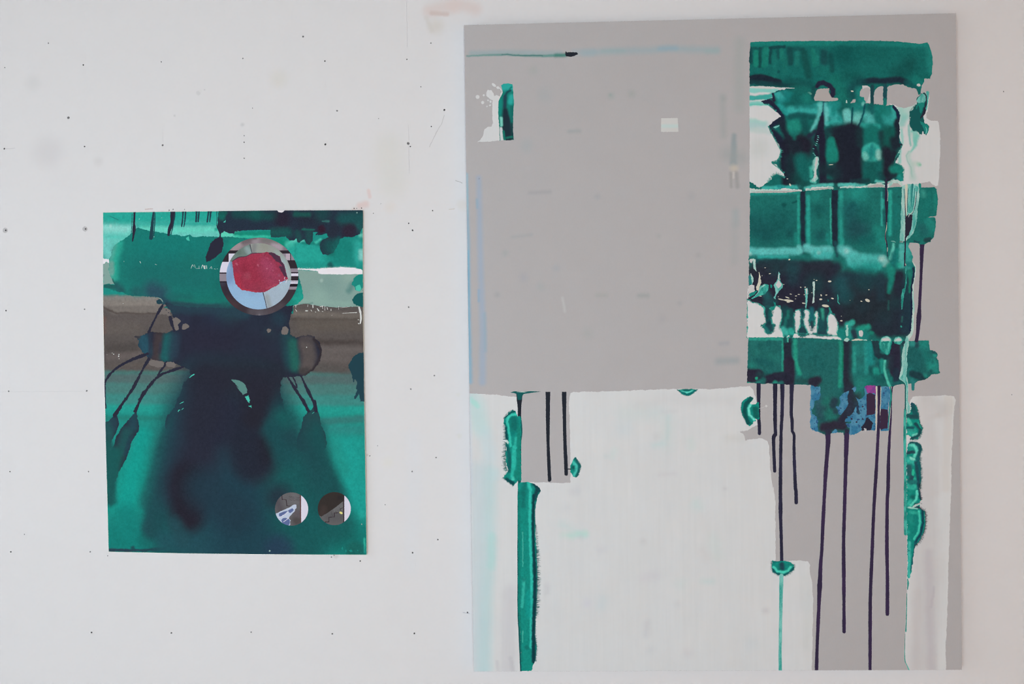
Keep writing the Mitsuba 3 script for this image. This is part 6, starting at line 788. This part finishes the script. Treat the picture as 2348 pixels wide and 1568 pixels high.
scene['sheet_figure'] = matte(pigment(N2, figure, KP, SHEET, warp=(2.4, 11), grain=.12, grain_mm=7))
scene['sheet_blob'] = matte(pigment((30, 116, 107), blob_marks, KP, SHEET, warp=(1.5, 9), grain=.13, grain_mm=7))
for nm, cc in (('night', (44, 44, 58)), ('night_green', (36, 64, 74)), ('paper_white', (224, 218, 222)), ('greygreen', (134, 160, 152)), ('brown_grey', (112, 104, 101)), ('bright_teal', (72, 182, 162))):
    scene[nm] = matte(cc, KP)
gg_marks = [(b(1000, 1100, 1250, 1150), 14, 12, (130, 154, 146), .7), (b(1400, 1250), 20, 18, (118, 146, 140), .7), (b(1700, 1130), 12, 12, (140, 164, 154), .8), (b(1250, 1450), 20, 16, (136, 164, 154), .8), (b(1760, 1250, 1700, 1350), 7, 6, (86, 126, 122), .8), (b(1290, 1195), 4, 3, (160, 180, 172), .7), (a(160, 1050, 170, 1200), 8, 7, (126, 156, 148), .7), (a(110, 1120), 2.4, 2, (80, 104, 104), .9), (d(1000, 60, 1700, 110), 5, 5, (134, 162, 152), .7), (d(950, 130, 1150, 100), 2, 2, (96, 126, 120), .7)]
scene['sheet_greygreen'] = matte(pigment((128, 154, 147), gg_marks, KP, SHEET, warp=(2, 10), grain=.05))

pic.add('ink_ground', Polygon(sheet_px).buffer(-.35), 'sheet_ground', 'washed green and brown ground')
pic.add('greygreen_patch', shape([*b(925, 1035, 1240, 1062, 1900, 1098, 1910, 1568), *d(1905, 150, 1500, 160, 1180, 130, 1050, 105, 880, 140, 850, 170, 860, 100)], .5), 'sheet_greygreen', 'grey-green patch right of the disc')
pic.add('greygreen_patch', shape(a(100, 945, 190, 905, 215, 1080, 245, 1190, 275, 1258, 200, 1245, 112, 1262), .6), 'sheet_greygreen', 'grey-green patch at the left edge')
pic.add('white_fleck', shape(a(98, 868, 200, 880, 195, 930, 150, 925, 100, 950), .7), 'paper_white')
pic.add('ink_cloud', shape([*a(590, 432, 650, 405, 760, 440, 900, 463, 1010, 490, 1150, 505, 1290, 527, 1400, 513, 1450, 545, 1600, 530, 1780, 545, 2000, 540, 2221, 560), *b(300, 600, 600, 1000, 930, 1045, 1000, 1300, 1010, 1400, 1020, 1568), *d(1015, 20, 940, 100, 870, 130, 860, 250, 400, 260), *c(1500, 260, 1060, 230, 1000, 110), *a(985, 1492, 930, 1452, 800, 1440, 700, 1424, 530, 1430, 400, 1380, 280, 1350, 190, 1312, 110, 1310, 112, 1265, 200, 1240, 272, 1262, 240, 1180, 205, 1090, 185, 1030, 205, 880, 240, 760, 290, 660, 380, 600, 480, 530)], .7, coarse=.6), 'sheet_blob', 'big rounded green wash')
pic.add('bare_fleck', shape(a(1345, 560, 1385, 530, 1395, 575, 1400, 605, 1370, 600), .5), 'bright_teal')
# dark figure: trunk, arms, legs
pic.add('ink_figure', shape([*c(1010, 100, 1090, 95, 1200, 140, 1700, 170, 2221, 190), *d(400, 190, 700, 150, 860, 140, 862, 180, 832, 280, 800, 420, 828, 570, 905, 612, 1000, 590, 1100, 578, 1185, 610, 1260, 700, 1300, 800, 1262, 960, 1180, 1090, 1060, 1172, 1000, 1190, 850, 1190, 710, 1205, 682, 1250, 668, 1400), *f(668, 0, 672, 120, 682, 190, 700, 230, 740, 390, 800, 500, 830, 560, 600, 700, 300, 760), *e(1900, 760, 1300, 820, 1150, 780, 1060, 700, 1030, 630, 1035, 560, 1060, 480, 1160, 380, 1190, 310, 1250, 180, 1282, 80, 1312, 0), *c(1300, 1380, 1312, 1280, 1400, 1222, 1440, 1180, 1410, 1160, 1400, 1100, 1300, 1060, 1190, 1005, 1080, 982, 1000, 975, 860, 945, 770, 910, 700, 830, 640, 720, 636, 660, 570, 600, 660, 588, 780, 540, 850, 530, 990, 548, 1080, 540, 1170, 502, 1200, 498, 1160, 330, 1100, 200, 1040, 130)], .9, coarse=.5), 'sheet_figure', 'dark spreading figure of ink')
pic.add('ink_leaf', shape(e(130, 562, 180, 566, 240, 510, 285, 465, 320, 480, 346, 600, 320, 680, 285, 760, 235, 860, 215, 960, 225, 1200, 160, 1480, 148, 1100, 140, 800), .6), 'sheet_figure', 'dark leaf-shaped stroke at the left edge')
pic.add('ink_leaf', shape(e(600, 398, 615, 430, 622, 520, 650, 640, 640, 700, 590, 780, 540, 860, 500, 990, 450, 1130, 400, 1220, 340, 1320, 300, 1450, 200, 1568, 170, 1500, 220, 1300, 240, 1000, 300, 800, 400, 640, 500, 520, 545, 470), .6), 'sheet_figure', 'second dark leaf-shaped stroke at the left')
pic.add('ink_leaf', shape(f(1075, 402, 1130, 395, 1182, 330, 1240, 425, 1270, 520, 1285, 620, 1320, 700, 1350, 780, 1370, 900, 1330, 1000, 1240, 1060, 1100, 1050, 980, 1020, 915, 960, 918, 860, 935, 760, 990, 650, 1015, 500, 1060, 450), .6), 'sheet_figure', 'dark leaf-shaped stroke at the right')
legs = [(c(1000, 130, 900, 300, 790, 530), 5.4), (c(770, 860, 600, 920, 430, 995, 280, 1095, 160, 1230, 130, 1350, 132, 1500), [7, 6.4, 5.4, 5.4, 5.4, 4, 2.6]), (c(795, 935, 700, 1090, 580, 1325, 440, 1550) + e(455, 210, 335, 390, 280, 475), [7, 5.4, 5.8, 5.6, 5.6, 6.4, 9]), (c(1300, 1055, 1100, 1120, 940, 1190, 790, 1350, 650, 1560) + e(725, 115, 640, 290, 590, 410), [5, 5.4, 6.4, 6.4, 6.8, 6.6, 6, 9]), (c(1055, 985, 990, 1080, 930, 1170), [6, 5.6, 3.6]), (d(770, 1185, 880, 1360, 1000, 1545) + f(1020, 265, 1095, 410), [4, 6, 6.6, 6.4, 8.4]), (d(850, 1185, 900, 1290, 920, 1365), [4, 4, 4.6]), (d(980, 1185, 1080, 1400, 1160, 1560) + f(1180, 260, 1205, 400), [4, 6, 6.6, 7, 9]), (c(1110, 300, 1135, 400, 1175, 510), [8, 6.4, 5]), (c(1245, 430, 1260, 480), 4.5)]
for pts, w_ in legs:
    pic.add('ink_trickle', rough(line(pts, w_, .25), .7), 'night')
for pts, m_ in ((c(2022, 1240, 2095, 1243, 2221, 1285) + d(70, 1258, 150, 1320, 178, 1400, 170, 1445, 110, 1475, 55, 1405, 0, 1330) + c(2150, 1380, 2110, 1330), 'ground2'), (f(138, 192, 190, 170, 216, 240, 205, 292, 170, 250), 'bright_teal'), (f(192, 330, 215, 325, 235, 320, 240, 368, 222, 345), 'bright_teal')):
    if m_ == 'ground2':
        scene.setdefault('ground2', matte((86, 128, 122), KP))
    pic.add('bare_gap', shape(pts, .5), m_)
for pts in (c(955, 265, 1000, 195, 1050, 172, 1112, 205, 1105, 255, 1142, 283, 1092, 292, 1040, 265), c(1010, 130, 1035, 112, 1058, 130, 1040, 152, 1015, 150), c(1150, 340, 1185, 308, 1240, 325, 1272, 370, 1225, 425, 1245, 490, 1188, 502, 1165, 420), c(1285, 440, 1335, 400, 1400, 440, 1345, 485, 1300, 495), d(685, 520, 715, 452, 775, 460, 788, 550, 725, 572, 690, 555), d(468, 490, 515, 478, 538, 505, 490, 545), c(1060, 985, 1170, 985, 1195, 1040, 1145, 1062, 1060, 1045), c(825, 950, 1000, 978, 1010, 1030, 960, 1060, 800, 1020)):
    pic.add('bare_gap', shape(pts, .6, True), 'brown_grey')
pic.add('ink_dot', shape(c(908, 60, 945, 38, 985, 60, 990, 110, 912, 112), .5), 'night_green')
for x_, y_ in ((1053, 200), (1088, 240)):
    q = c(x_, y_)[0]; pic.add('ink_dot', speck(q[0], q[1], 1.3, 1.2), 'night')
pic.add('pale_rim', line(c(930, 15, 980, 40, 1005, 85), [.8, 2, 1.2]), 'greygreen')
for pts, ws in ((e(1250, 300, 1290, 280, 1312, 268), [1, 2, 1.2]), (e(1232, 415, 1240, 395, 1262, 390), [1.4, 2, 1]), (e(1285, 385, 1310, 365), 1.6), (c(1400, 1215, 1440, 1180, 1470, 1165), [1, 3, 3.4]), (f(1150, 445, 1180, 420), 1.2)):
    pic.add('bare_fleck', line(pts, ws, .3), 'bright_teal')
# right edge
pic.add('ink_clot', shape(d(1920, 835, 1832, 855, 1760, 910, 1702, 1000, 1690, 1070, 1740, 1150, 1757, 1240, 1758, 1285, 1778, 1285, 1785, 1240, 1810, 1245, 1822, 1310, 1800, 1375, 1830, 1395, 1780, 1500, 1778, 1528, 1800, 1528, 1850, 1455, 1875, 1568, 1930, 1568), .6), 'night_green', 'dark clot at the right edge')
pic.add('ink_clot', shape(b(1910, 1090, 1860, 1095, 1805, 1130, 1760, 1190, 1740, 1260, 1790, 1300, 1800, 1345, 1870, 1362, 1910, 1300), .7), 'teal_deep', 'green clot at the right edge')
pic.add('ink_clot', shape(b(1910, 1380, 1840, 1385, 1780, 1430, 1738, 1500, 1742, 1568) + d(1745, 40, 1770, 105, 1850, 150, 1910, 160), .7), 'ink_green_dark', 'lower green clot at the right edge')
pic.add('bare_fleck', shape(b(1795, 1290, 1860, 1250, 1888, 1310, 1870, 1358, 1800, 1345), .4), 'bright_teal')
band_marks = [(b(1430, 690), 19, 13, (30, 78, 78), .95), (b(1540, 600, 1500, 760), 8, 8, (28, 96, 92), .8), (b(1320, 700), 6, 5, (32, 62, 68), .8), (a(1885, 230), 9, 5, (26, 98, 90), .95), (a(1850, 180, 1940, 180), 4, 4, (28, 88, 82), .8), (b(0, 200, 600, 240), 9, 8, (30, 74, 74), .8), (b(300, 200), 14, 12, (28, 84, 80), .8), (b(700, 270), 20, 12, (44, 38, 52), .9), (b(1000, 300, 1200, 290), 14, 14, (40, 44, 56), .8), (b(900, 200, 1100, 210), 5, 5, (30, 86, 80), .8), (b(1300, 200), 16, 14, (32, 70, 72), .8), (b(1295, 430), 9, 4, (52, 34, 48)), (b(1600, 280, 1890, 260), 14, 10, (32, 78, 80), .95), (b(1850, 360, 1880, 420), 8, 8, (34, 84, 84), .9), (b(1700, 450), 17, 8, (48, 40, 54), .95), (b(1450, 480, 1500, 400), 12, 10, (42, 46, 58), .8), (b(1100, 480, 1110, 620), 9, 8, (36, 72, 74), .9), (b(560, 480, 780, 480), 10, 9, (30, 84, 80), .8), (b(930, 480, 960, 590), 6, 6, (34, 76, 76), .8), (b(1300, 305, 1400, 310), 2, 1.4, (60, 110, 106), .7), (b(1000, 430, 1180, 440), 2, 2, (34, 110, 96), .6), (a(1960, 450, 2100, 440), 5, 4, (44, 52, 66), .8)]
scene['sheet_band'] = matte(pigment((40, 50, 64), band_marks, KP, SHEET, warp=(2.4, 9), grain=.2))
pic.add('ink_band', shape([*a(1832, 150, 2221, 140), *b(600, 130, 1890, 130, 1920, 160, 1915, 398, 1882, 440, 1862, 500, 1740, 545, 1640, 540, 1565, 570, 1530, 680, 1460, 785, 1385, 815, 1312, 800, 1272, 740, 1264, 655, 1300, 590, 1388, 548, 1366, 488, 1300, 512, 1200, 512, 1232, 470, 1165, 470, 1155, 600, 1110, 665, 1058, 640, 1030, 580, 990, 600, 960, 630, 928, 618, 918, 555, 870, 602, 800, 590, 752, 535, 700, 540, 640, 552, 530, 548, 520, 440, 380, 436, 0, 452), *a(2221, 452, 2080, 460, 2060, 490, 2000, 490, 1920, 460, 1872, 500, 1862, 548, 1850, 500, 1812, 400, 1822, 320)], .5), 'sheet_band', 'dark ink band along the top edge')
pic.add('bare_fleck', shape(a(1905, 325, 1945, 290, 1940, 325), .3), 'bright_teal')
for pts, ws in ((a(580, 150, 572, 300, 570, 450, 548, 605), [4.4, 5.6, 6.6, 2.4]), (a(868, 150, 850, 290, 825, 560), [5, 7.4, 7.6]), (a(1152, 150, 1145, 300, 1105, 420, 1088, 512), [10.4, 9, 7, 6.4]), (a(1180, 200, 1150, 400, 1125, 500), [3, 2, 1.8]), (a(885, 180, 880, 350, 865, 530), [1.8, 2.2, 1.6]), (a(1308, 150, 1295, 300, 1285, 385), [3.6, 3.6, 3]), (a(1342, 150, 1335, 280, 1316, 392), [3, 3, 2]), (a(1508, 150, 1500, 310), 4.6), (a(1545, 150, 1530, 312), [3.6, 2.6]), (a(1688, 150, 1668, 315), [4.4, 4.8]), (a(1722, 150, 1704, 318), [3.6, 2.4]), (a(1812, 160, 1805, 380), 1.2), (a(545, 200, 530, 470), 1.0)):
    pic.add('ink_drip', rough(line(pts, ws, .25), .4), 'night_green' if len(pts) != 4 else 'night', group='dark drips along the top edge')
pic.add('ink_leaf', shape(a(1848, 545, 1898, 555, 1912, 650, 1880, 772, 1790, 850, 1700, 908, 1652, 922, 1643, 840, 1682, 740, 1712, 640, 1780, 570), .5), 'night', 'small dark leaf-shaped stroke left of the disc')
pic.add('ink_trickle', line(a(1860, 520, 1858, 560), [3, 4]), 'night')
pic.add('pencil_scratch', line(a(205, 230, 260, 255, 335, 288), [.7, 1, .7]), 'night_green')
# white stroke and scratches
pic.add('white_stroke', shape(b(925, 1018, 1050, 1020, 1200, 1022, 1350, 1010, 1500, 1003, 1600, 996, 1750, 1005, 1880, 1022, 1902, 1050, 1905, 1100, 1750, 1102, 1600, 1106, 1400, 1103, 1270, 1100, 1240, 1085, 1235, 1058, 1100, 1042, 928, 1032), .3), 'paper_white', 'white brush stroke right of the disc')
pic.add('white_feathering', hairs(b(940, 1018, 1200, 1020, 1400, 1006, 1600, 996, 1800, 1010), 2.4, 3.2, 1, 5, .5), 'paper_white')
scr = [line(pts, ws, .3) for pts, ws in ((a(1425, 1015, 1445, 955, 1462, 990), [.8, 1, .6]), (a(1475, 960, 1490, 1010), [.8, .8]), (a(1500, 1015, 1560, 1012), .8), (a(1545, 975, 1545, 1015), .7), (a(1580, 1015, 1600, 960, 1620, 1018), [.8, 1.4, 1]), (a(1630, 975, 1632, 1020), 2), (a(1655, 970, 1660, 1018), 1.6), (a(1705, 1015, 1730, 985, 1735, 1020), [.6, 1, 1]), (a(1770, 1022, 1790, 1025), .8), (a(1810, 1022, 1825, 1024), .6), (a(660, 910, 670, 935), 1), (a(420, 905, 420, 915), 1), (a(885, 950, 910, 960), .8))]
scr += [line(pts, ws, .3) for pts, ws in ((d(905, 125, 902, 160), 1.4), (d(897, 190, 918, 220), 1.7), (d(1085, 120, 1080, 150), 1.2), (d(1052, 212, 1078, 212), 2), (d(1158, 125, 1160, 165), 1.8), (d(1265, 150, 1310, 140), 1.6), (d(1195, 225, 1205, 235), 1.4), (d(1225, 180, 1250, 215), 2.2), (d(1300, 145, 1308, 180), 1.6), (d(1337, 140, 1338, 205), .9), (d(1372, 165, 1380, 190), 2), (d(1430, 185, 1430, 210), 1.4), (d(1545, 140, 1543, 200), .7), (d(1570, 165, 1690, 155), .6), (d(1600, 250, 1700, 243, 1815, 238), [.7, 1, 1.4]), (d(1300, 218, 1310, 222), 1.4), (d(1130, 200, 1140, 215), 1.4), (d(1850, 160, 1870, 230), 4.5), (d(1870, 220, 1880, 330, 1868, 400), [3, 3.4, 2.4]), (d(1835, 345, 1850, 350), 1.4), (d(1840, 400, 1848, 408), 1.6), (d(1450, 270, 1440, 285), 1))]
scr += [speck(*q, r_, r_) for q, r_ in ((c(245, 845)[0], .9), (c(265, 862)[0], 1.2), (c(343, 866)[0], 1.2), (c(340, 893)[0], 1.5), (c(346, 930)[0], .9), (c(408, 105)[0], .9), (c(167, 868)[0], .6), (d(1065, 758)[0], 1.3), (a(648, 275)[0], 1), (a(870, 540)[0], .9), (a(985, 258)[0], .9))]
scene['chalk'] = matte((206, 206, 204), KP)
for sh_ in scr:
    pic.add('white_scratch', sh_, 'chalk', group='white scratches on the sheet')
for x_, y_, r_ in ((512, 1195, 2.2), (1890, 795, 1.6), (1820, 180, 1.6)):
    q = (h if y_ > 500 else b)(x_, y_)[0]
    pic.add('white_scratch', speck(q[0], q[1], r_, r_), 'greygreen')
for x_, y_, rx, ry in ((1600, 1160, 2, 4), (1655, 1195, 2, 4), (1725, 1195, 4, 3), (1830, 1190, 2, 2), (1880, 1215, 1, 1), (1940, 1170, 1.4, 9)):
    q = h(x_, y_)[0]
    pic.add('green_scratch', shape([(q[0] - rx, q[1] - ry * .6), (q[0] + rx * .3, q[1] - ry), (q[0] + rx, q[1] + ry * .4), (q[0] - rx * .2, q[1] + ry)], .5), 'teal_deep')
pic.add('white_fleck', shape([*b(620, 140, 735, 140, 722, 165, 690, 178, 640, 170)], .3), 'paper_white')

# ---- collage: the large disc with its printed stripes, the inner disc, the red stone
def put(px_, py_): return (480 + px_ / 7.127, 520 + py_ / 7.127)
oc, ic = put(810, 812), put(807, 808)
outer = affinity.scale(Point(*oc).buffer(1, 64), 90.6, 89.2)
inner = affinity.scale(Point(*ic).buffer(1, 64), 74.4, 76.0)
def prn(nm, base, marks=(), **kw):
    scene[nm] = matte(pigment(base, list(marks), KP, SHEET, warp=(1.0, 5), grain=kw.get('grain', .06), grain_mm=2.5) if marks else base, KP)
prn('print_top', (128, 116, 120), [(ci(400, 350, 480, 300), 8, 7, (156, 138, 142), .9), (ci(560, 250, 640, 230), 6, 5, (104, 92, 96), .8), (ci(760, 240), 7, 6, (150, 138, 144), .8), (ci(1060, 290, 1160, 340), 7, 6, (164, 150, 158), .9), (ci(900, 220, 1100, 230), 6, 5, (112, 110, 108), .8), (ci(1240, 370), 6, 6, (120, 106, 116), .8), (ci(600, 195, 760, 185), 3, 3, (96, 92, 96), .8)])
prn('print_dark', (50, 43, 49)); prn('print_black', (38, 32, 40)); prn('print_white', (208, 202, 216)); prn('print_mauve', (138, 128, 138)); prn('print_pale', (178, 164, 174))
prn('print_foot', (60, 51, 57), [(ci(820, 1420), 8, 6, (128, 120, 128), .9), (ci(820, 1440), 2.4, 2, (180, 174, 184), .9), (ci(700, 1390, 1000, 1410), 10, 8, (84, 77, 83), .9), (ci(1000, 1380, 1180, 1290), 9, 8, (80, 70, 76), .8), (ci(270, 1000, 330, 1150), 9, 8, (52, 44, 54), .8), (ci(300, 1180, 420, 1290), 7, 6, (74, 54, 58), .7), (ci(220, 930), 5, 5, (62, 60, 74), .8)])
disc = pic.add('disc_print', outer, 'print_foot', 'large round print with striped rim')
def strip(x0_, y0_, x1_, y1_, m_):
    p0, p1 = put(x0_, y0_), put(x1_, y1_)
    pic.add('stripe', box(p0[0], p0[1], p1[0], p1[1]).intersection(outer), m_, parent=disc)
for ar in ((150, 150, 1460, 386, 'print_top'), (150, 386, 800, 436, 'print_dark'), (800, 386, 1460, 436, 'print_dark'), (150, 436, 315, 572, 'print_dark'), (315, 436, 800, 572, 'print_white'), (150, 572, 800, 746, 'print_white'), (150, 746, 800, 765, 'print_black'), (150, 765, 800, 890, 'print_mauve'), (150, 890, 800, 906, 'print_black'), (800, 436, 1250, 546, 'print_mauve'), (1250, 436, 1320, 546, 'print_pale'), (1320, 436, 1334, 546, 'print_dark'), (1334, 436, 1460, 546, 'print_mauve'), (800, 546, 1460, 680, 'print_dark'), (800, 680, 1460, 742, 'print_mauve'), (800, 742, 1460, 760, 'print_black'), (800, 760, 1460, 806, 'print_white'), (800, 806, 1460, 878, 'print_dark'), (800, 878, 1460, 895, 'print_white'), (800, 895, 1460, 902, 'print_dark'), (800, 902, 1460, 931, 'print_white'), (800, 931, 1460, 976, 'print_black'), (800, 976, 1460, 1026, 'print_mauve')):
    strip(*ar)
prn('print_sky', (140, 170, 200), [(ci(400, 700, 320, 850), 12, 10, (120, 144, 180), .9), (ci(400, 600), 8, 6, (104, 124, 150), .8), (ci(600, 1200, 800, 1260), 14, 12, (144, 176, 204), .8), (ci(700, 1080), 8, 8, (130, 160, 190), .6)])
ins = pic.add('inner_disc', inner, 'print_sky', 'inner disc of pale blue and grey paper')
prn('print_grey_a', (106, 122, 116), [(ci(620, 360, 660, 420), 6, 5, (138, 156, 156), .9), (ci(480, 420), 6, 5, (92, 108, 100), .8)])
prn('print_grey_b', (146, 148, 142), [(ci(740, 300, 720, 420), 5, 5, (122, 122, 124), .8), (ci(900, 330), 10, 9, (142, 142, 132), .8), (ci(1200, 560, 1290, 800), 8, 8, (156, 174, 176), .9), (ci(1100, 430, 1180, 500), 6, 6, (150, 164, 160), .8)])
prn('print_grey_c', (158, 172, 186), [(ci(940, 1150, 980, 1290), 6, 6, (146, 152, 156), .9), (ci(1200, 1000, 1290, 900), 8, 8, (160, 178, 190), .8)])
scene['print_shadow'] = matte((74, 74, 82), KP)
for pts, m_ in ((ci(200, 560, 300, 380, 450, 250, 668, 200, 700, 440, 760, 640, 500, 640, 340, 560), 'print_grey_a'), (ci(664, 240, 700, 440, 780, 640, 1280, 900, 1400, 880, 1400, 500, 1000, 200, 700, 200), 'print_grey_b'), (ci(878, 1070, 945, 1400, 1200, 1400, 1420, 1000, 1400, 860, 1270, 880, 960, 1000), 'print_grey_c')):
    pic.add('paper_sector', shape(pts, 0).intersection(inner), m_, parent=ins)
pic.add('paper_fold', line(ci(664, 290, 690, 400, 704, 445), [2, 1.8, 1.2]).intersection(inner), 'print_shadow', parent=ins)
pic.add('paper_fold', line(ci(878, 1075, 905, 1180, 940, 1325), [2, 1.6, 1.4]).intersection(inner), 'print_shadow', parent=ins)
stone_marks = [(ci(450, 800, 480, 980), 8, 7, (168, 50, 68), .8), (ci(430, 600, 640, 560, 800, 470), 8, 7, (160, 56, 78), .7), (ci(440, 600, 460, 620), 2.4, 2, (196, 120, 140), .8), (ci(600, 650, 720, 800), 20, 18, (148, 48, 68), .7), (ci(620, 800), 8, 6, (158, 76, 92), .6), (ci(960, 700, 1060, 860), 18, 16, (152, 66, 92), .8), (ci(900, 560, 1000, 640), 10, 9, (158, 68, 96), .8), (ci(940, 680), 2.4, 2, (190, 120, 140), .8), (ci(800, 640, 790, 620), 2, 2, (190, 110, 130), .8), (ci(1040, 715), 1.8, 1.4, (192, 124, 144), .8), (ci(1010, 600), 1.4, 1.2, (192, 124, 144), .7), (ci(955, 515), 1.6, 1.4, (184, 108, 130), .8), (ci(880, 440), 4, 3, (164, 76, 100), .8), (ci(1140, 790), 4, 3, (164, 90, 116), .8), (ci(1180, 640), 5, 4, (120, 60, 90), .8), (ci(520, 1020, 640, 1040, 780, 1060), 2.4, 2, (190, 60, 72), .8), (ci(800, 1000), 12, 10, (140, 56, 74), .7), (ci(940, 1010, 1100, 940), 3, 2.4, (176, 80, 98), .7), (ci(560, 640, 580, 700), 7, 6, (136, 46, 64), .7), (ci(940, 840), 1.2, 1, (186, 118, 138), .7)]
prn('print_stone', (146, 54, 74), [(m[0], m[1] * (.6 if m[1] < 5 else 1), m[2], m[3], m[4] * .8) for m in stone_marks], grain=.24)
scene['print_stone_dark'] = matte((78, 50, 68), KP)
st = pic.add('stone_cutout', shape(ci(372, 570, 400, 545, 480, 505, 600, 485, 700, 436, 850, 430, 940, 410, 1030, 425, 1100, 460, 1150, 485, 1175, 560, 1195, 590, 1228, 620, 1250, 730, 1285, 840, 1275, 885, 1250, 870, 1225, 880, 1190, 900, 1145, 905, 1140, 935, 1090, 965, 960, 1035, 900, 1070, 840, 1072, 740, 1070, 620, 1045, 520, 1030, 480, 985, 430, 930, 400, 800, 385, 680), .45), 'print_stone', 'red cut-out stone on the disc')
pic.add('dark_facet', shape(ci(960, 415, 1060, 435, 1150, 485, 1178, 560, 1230, 630, 1250, 730, 1280, 830, 1225, 800, 1170, 720, 1140, 650, 1190, 640, 1140, 590, 1080, 560, 1020, 480), .6), 'print_stone_dark', parent=st)
pic.add('dark_facet', line(ci(375, 560, 480, 498, 600, 482, 700, 434, 860, 428), [1.4, 1.8, 1.4, 1.6, 1]), 'print_stone_dark', parent=st)
for pts in (ci(1140, 870, 1150, 885), ci(1235, 820, 1225, 850, 1240, 860), ci(1190, 900, 1160, 925), ci(1270, 860, 1250, 915)):
    pic.add('torn_edge', line(pts, 1.5, .5), 'print_white', parent=st)
# ---- the two small discs
c1, c2 = h(840, 568)[0], h(1480, 562)[0]
d1, d2 = Point(*c1).buffer(38.2, 48), Point(*c2).buffer(38.0, 48)
prn('print_slats', (98, 95, 97), [(h(620, 450, 700, 640), 9, 8, (78, 72, 78), .8), (h(880, 420), 10, 9, (112, 110, 112), .7), (h(920, 740), 12, 8, (76, 70, 70), .95), (h(920, 640, 960, 640), 8, 6, (92, 84, 88), .9)])
prn('print_slats_b', (96, 93, 94), [(h(1400, 690, 1560, 680), 10, 8, (86, 84, 86), .8), (h(1500, 560, 1580, 540), 8, 7, (108, 106, 106), .7)])
prn('print_brown', (54, 48, 46), [(h(1320, 560, 1300, 640), 7, 6, (66, 56, 54), .8), (h(1560, 400), 6, 6, (46, 42, 44), .8)])
scene['print_line'] = matte((52, 40, 46), KP); scene['print_redline'] = matte((92, 54, 52), KP); scene['print_foam'] = matte((182, 190, 208), KP); scene['print_foam_blue'] = matte((92, 104, 146), KP); scene['print_yellow'] = matte((214, 206, 128), KP)
k1 = pic.add('small_disc', d1, 'print_slats', 'small round print with a white spray of water')
pic.add('white_segment', shape(h(982, 200, 1200, 200, 1200, 900, 982, 900), 0).intersection(d1), 'print_white', parent=k1)
pic.add('dark_line', line(h(972, 340, 975, 560, 978, 800), 1.8, 0).intersection(d1), 'print_redline', parent=k1)
for y_ in (395, 412, 430, 448):
    pic.add('dark_line', line(h(800, y_ - 22, 880, y_ - 6, 962, y_ - 2), .5, 0).intersection(d1), 'print_line', parent=k1)
pic.add('stepped_line', unary_union([line(h(692, 340, 700, 430), 1.6, 0), line(h(700, 420, 760, 430), 1, 0), line(h(758, 430, 770, 520), 1.5, 0), line(h(770, 518, 830, 525), 1, 0)]).intersection(d1), 'print_line', parent=k1)
pic.add('water_spray', shape(h(600, 640, 700, 595, 800, 545, 880, 505, 912, 500, 915, 540, 880, 600, 830, 660, 800, 700, 825, 740, 820, 800, 790, 830, 700, 800, 640, 730), .5).intersection(d1), 'print_foam', parent=k1)
for pts in (h(650, 640, 720, 610, 790, 590, 740, 640, 670, 680), h(690, 730, 740, 700, 800, 720, 815, 770, 790, 815, 720, 790), h(790, 590, 850, 560, 870, 580, 820, 630)):
    pic.add('water_shadow', shape(pts, .4, True).intersection(d1), 'print_foam_blue', parent=k1)
for pts in (h(720, 760, 800, 700, 780, 690), h(640, 700, 720, 660, 800, 600)):
    pic.add('water_streak', line(pts, [1, 1.6, .8], .3).intersection(d1), 'print_white', parent=k1)
k2 = pic.add('small_disc', d2, 'print_slats_b', 'small round print with a dark corner and stepped lines')
pic.add('dark_corner', shape(h(1200, 640, 1290, 680, 1400, 610, 1500, 540, 1600, 460, 1630, 440, 1630, 250, 1200, 250), .2).intersection(d2), 'print_brown', parent=k2)
pic.add('white_segment', shape(h(1630, 200, 1800, 200, 1800, 900, 1630, 900), 0).intersection(d2), 'print_white', parent=k2)
pic.add('dark_line', line(h(1617, 330, 1620, 560, 1622, 800), 1.8, 0).intersection(d2), 'print_line', parent=k2)
pic.add('stepped_line', unary_union([line(h(1340, 762, 1400, 762), 1.6, 0), line(h(1398, 760, 1400, 690), 1.4, 0), line(h(1400, 692, 1480, 685), 1.2, 0), line(h(1480, 690, 1482, 625), 1.4, 0), line(h(1480, 628, 1540, 622), 1.4, 0), line(h(1575, 600, 1570, 560), 1.2, 0), line(h(1570, 560, 1610, 552), 1.2, 0)]).intersection(d2), 'print_line', parent=k2)
for x_ in (1430, 1455, 1505, 1530, 1555):
    pic.add('dark_line', line(h(x_, 700 - (x_ - 1430) * .9, x_ + 3, 600 - (x_ - 1430) * .55), .5, 0).intersection(d2), 'print_line', parent=k2)
pic.add('yellow_spot', speck(*h(1580, 625)[0], 4, 2.6, 25).intersection(d2), 'print_yellow', parent=k2)
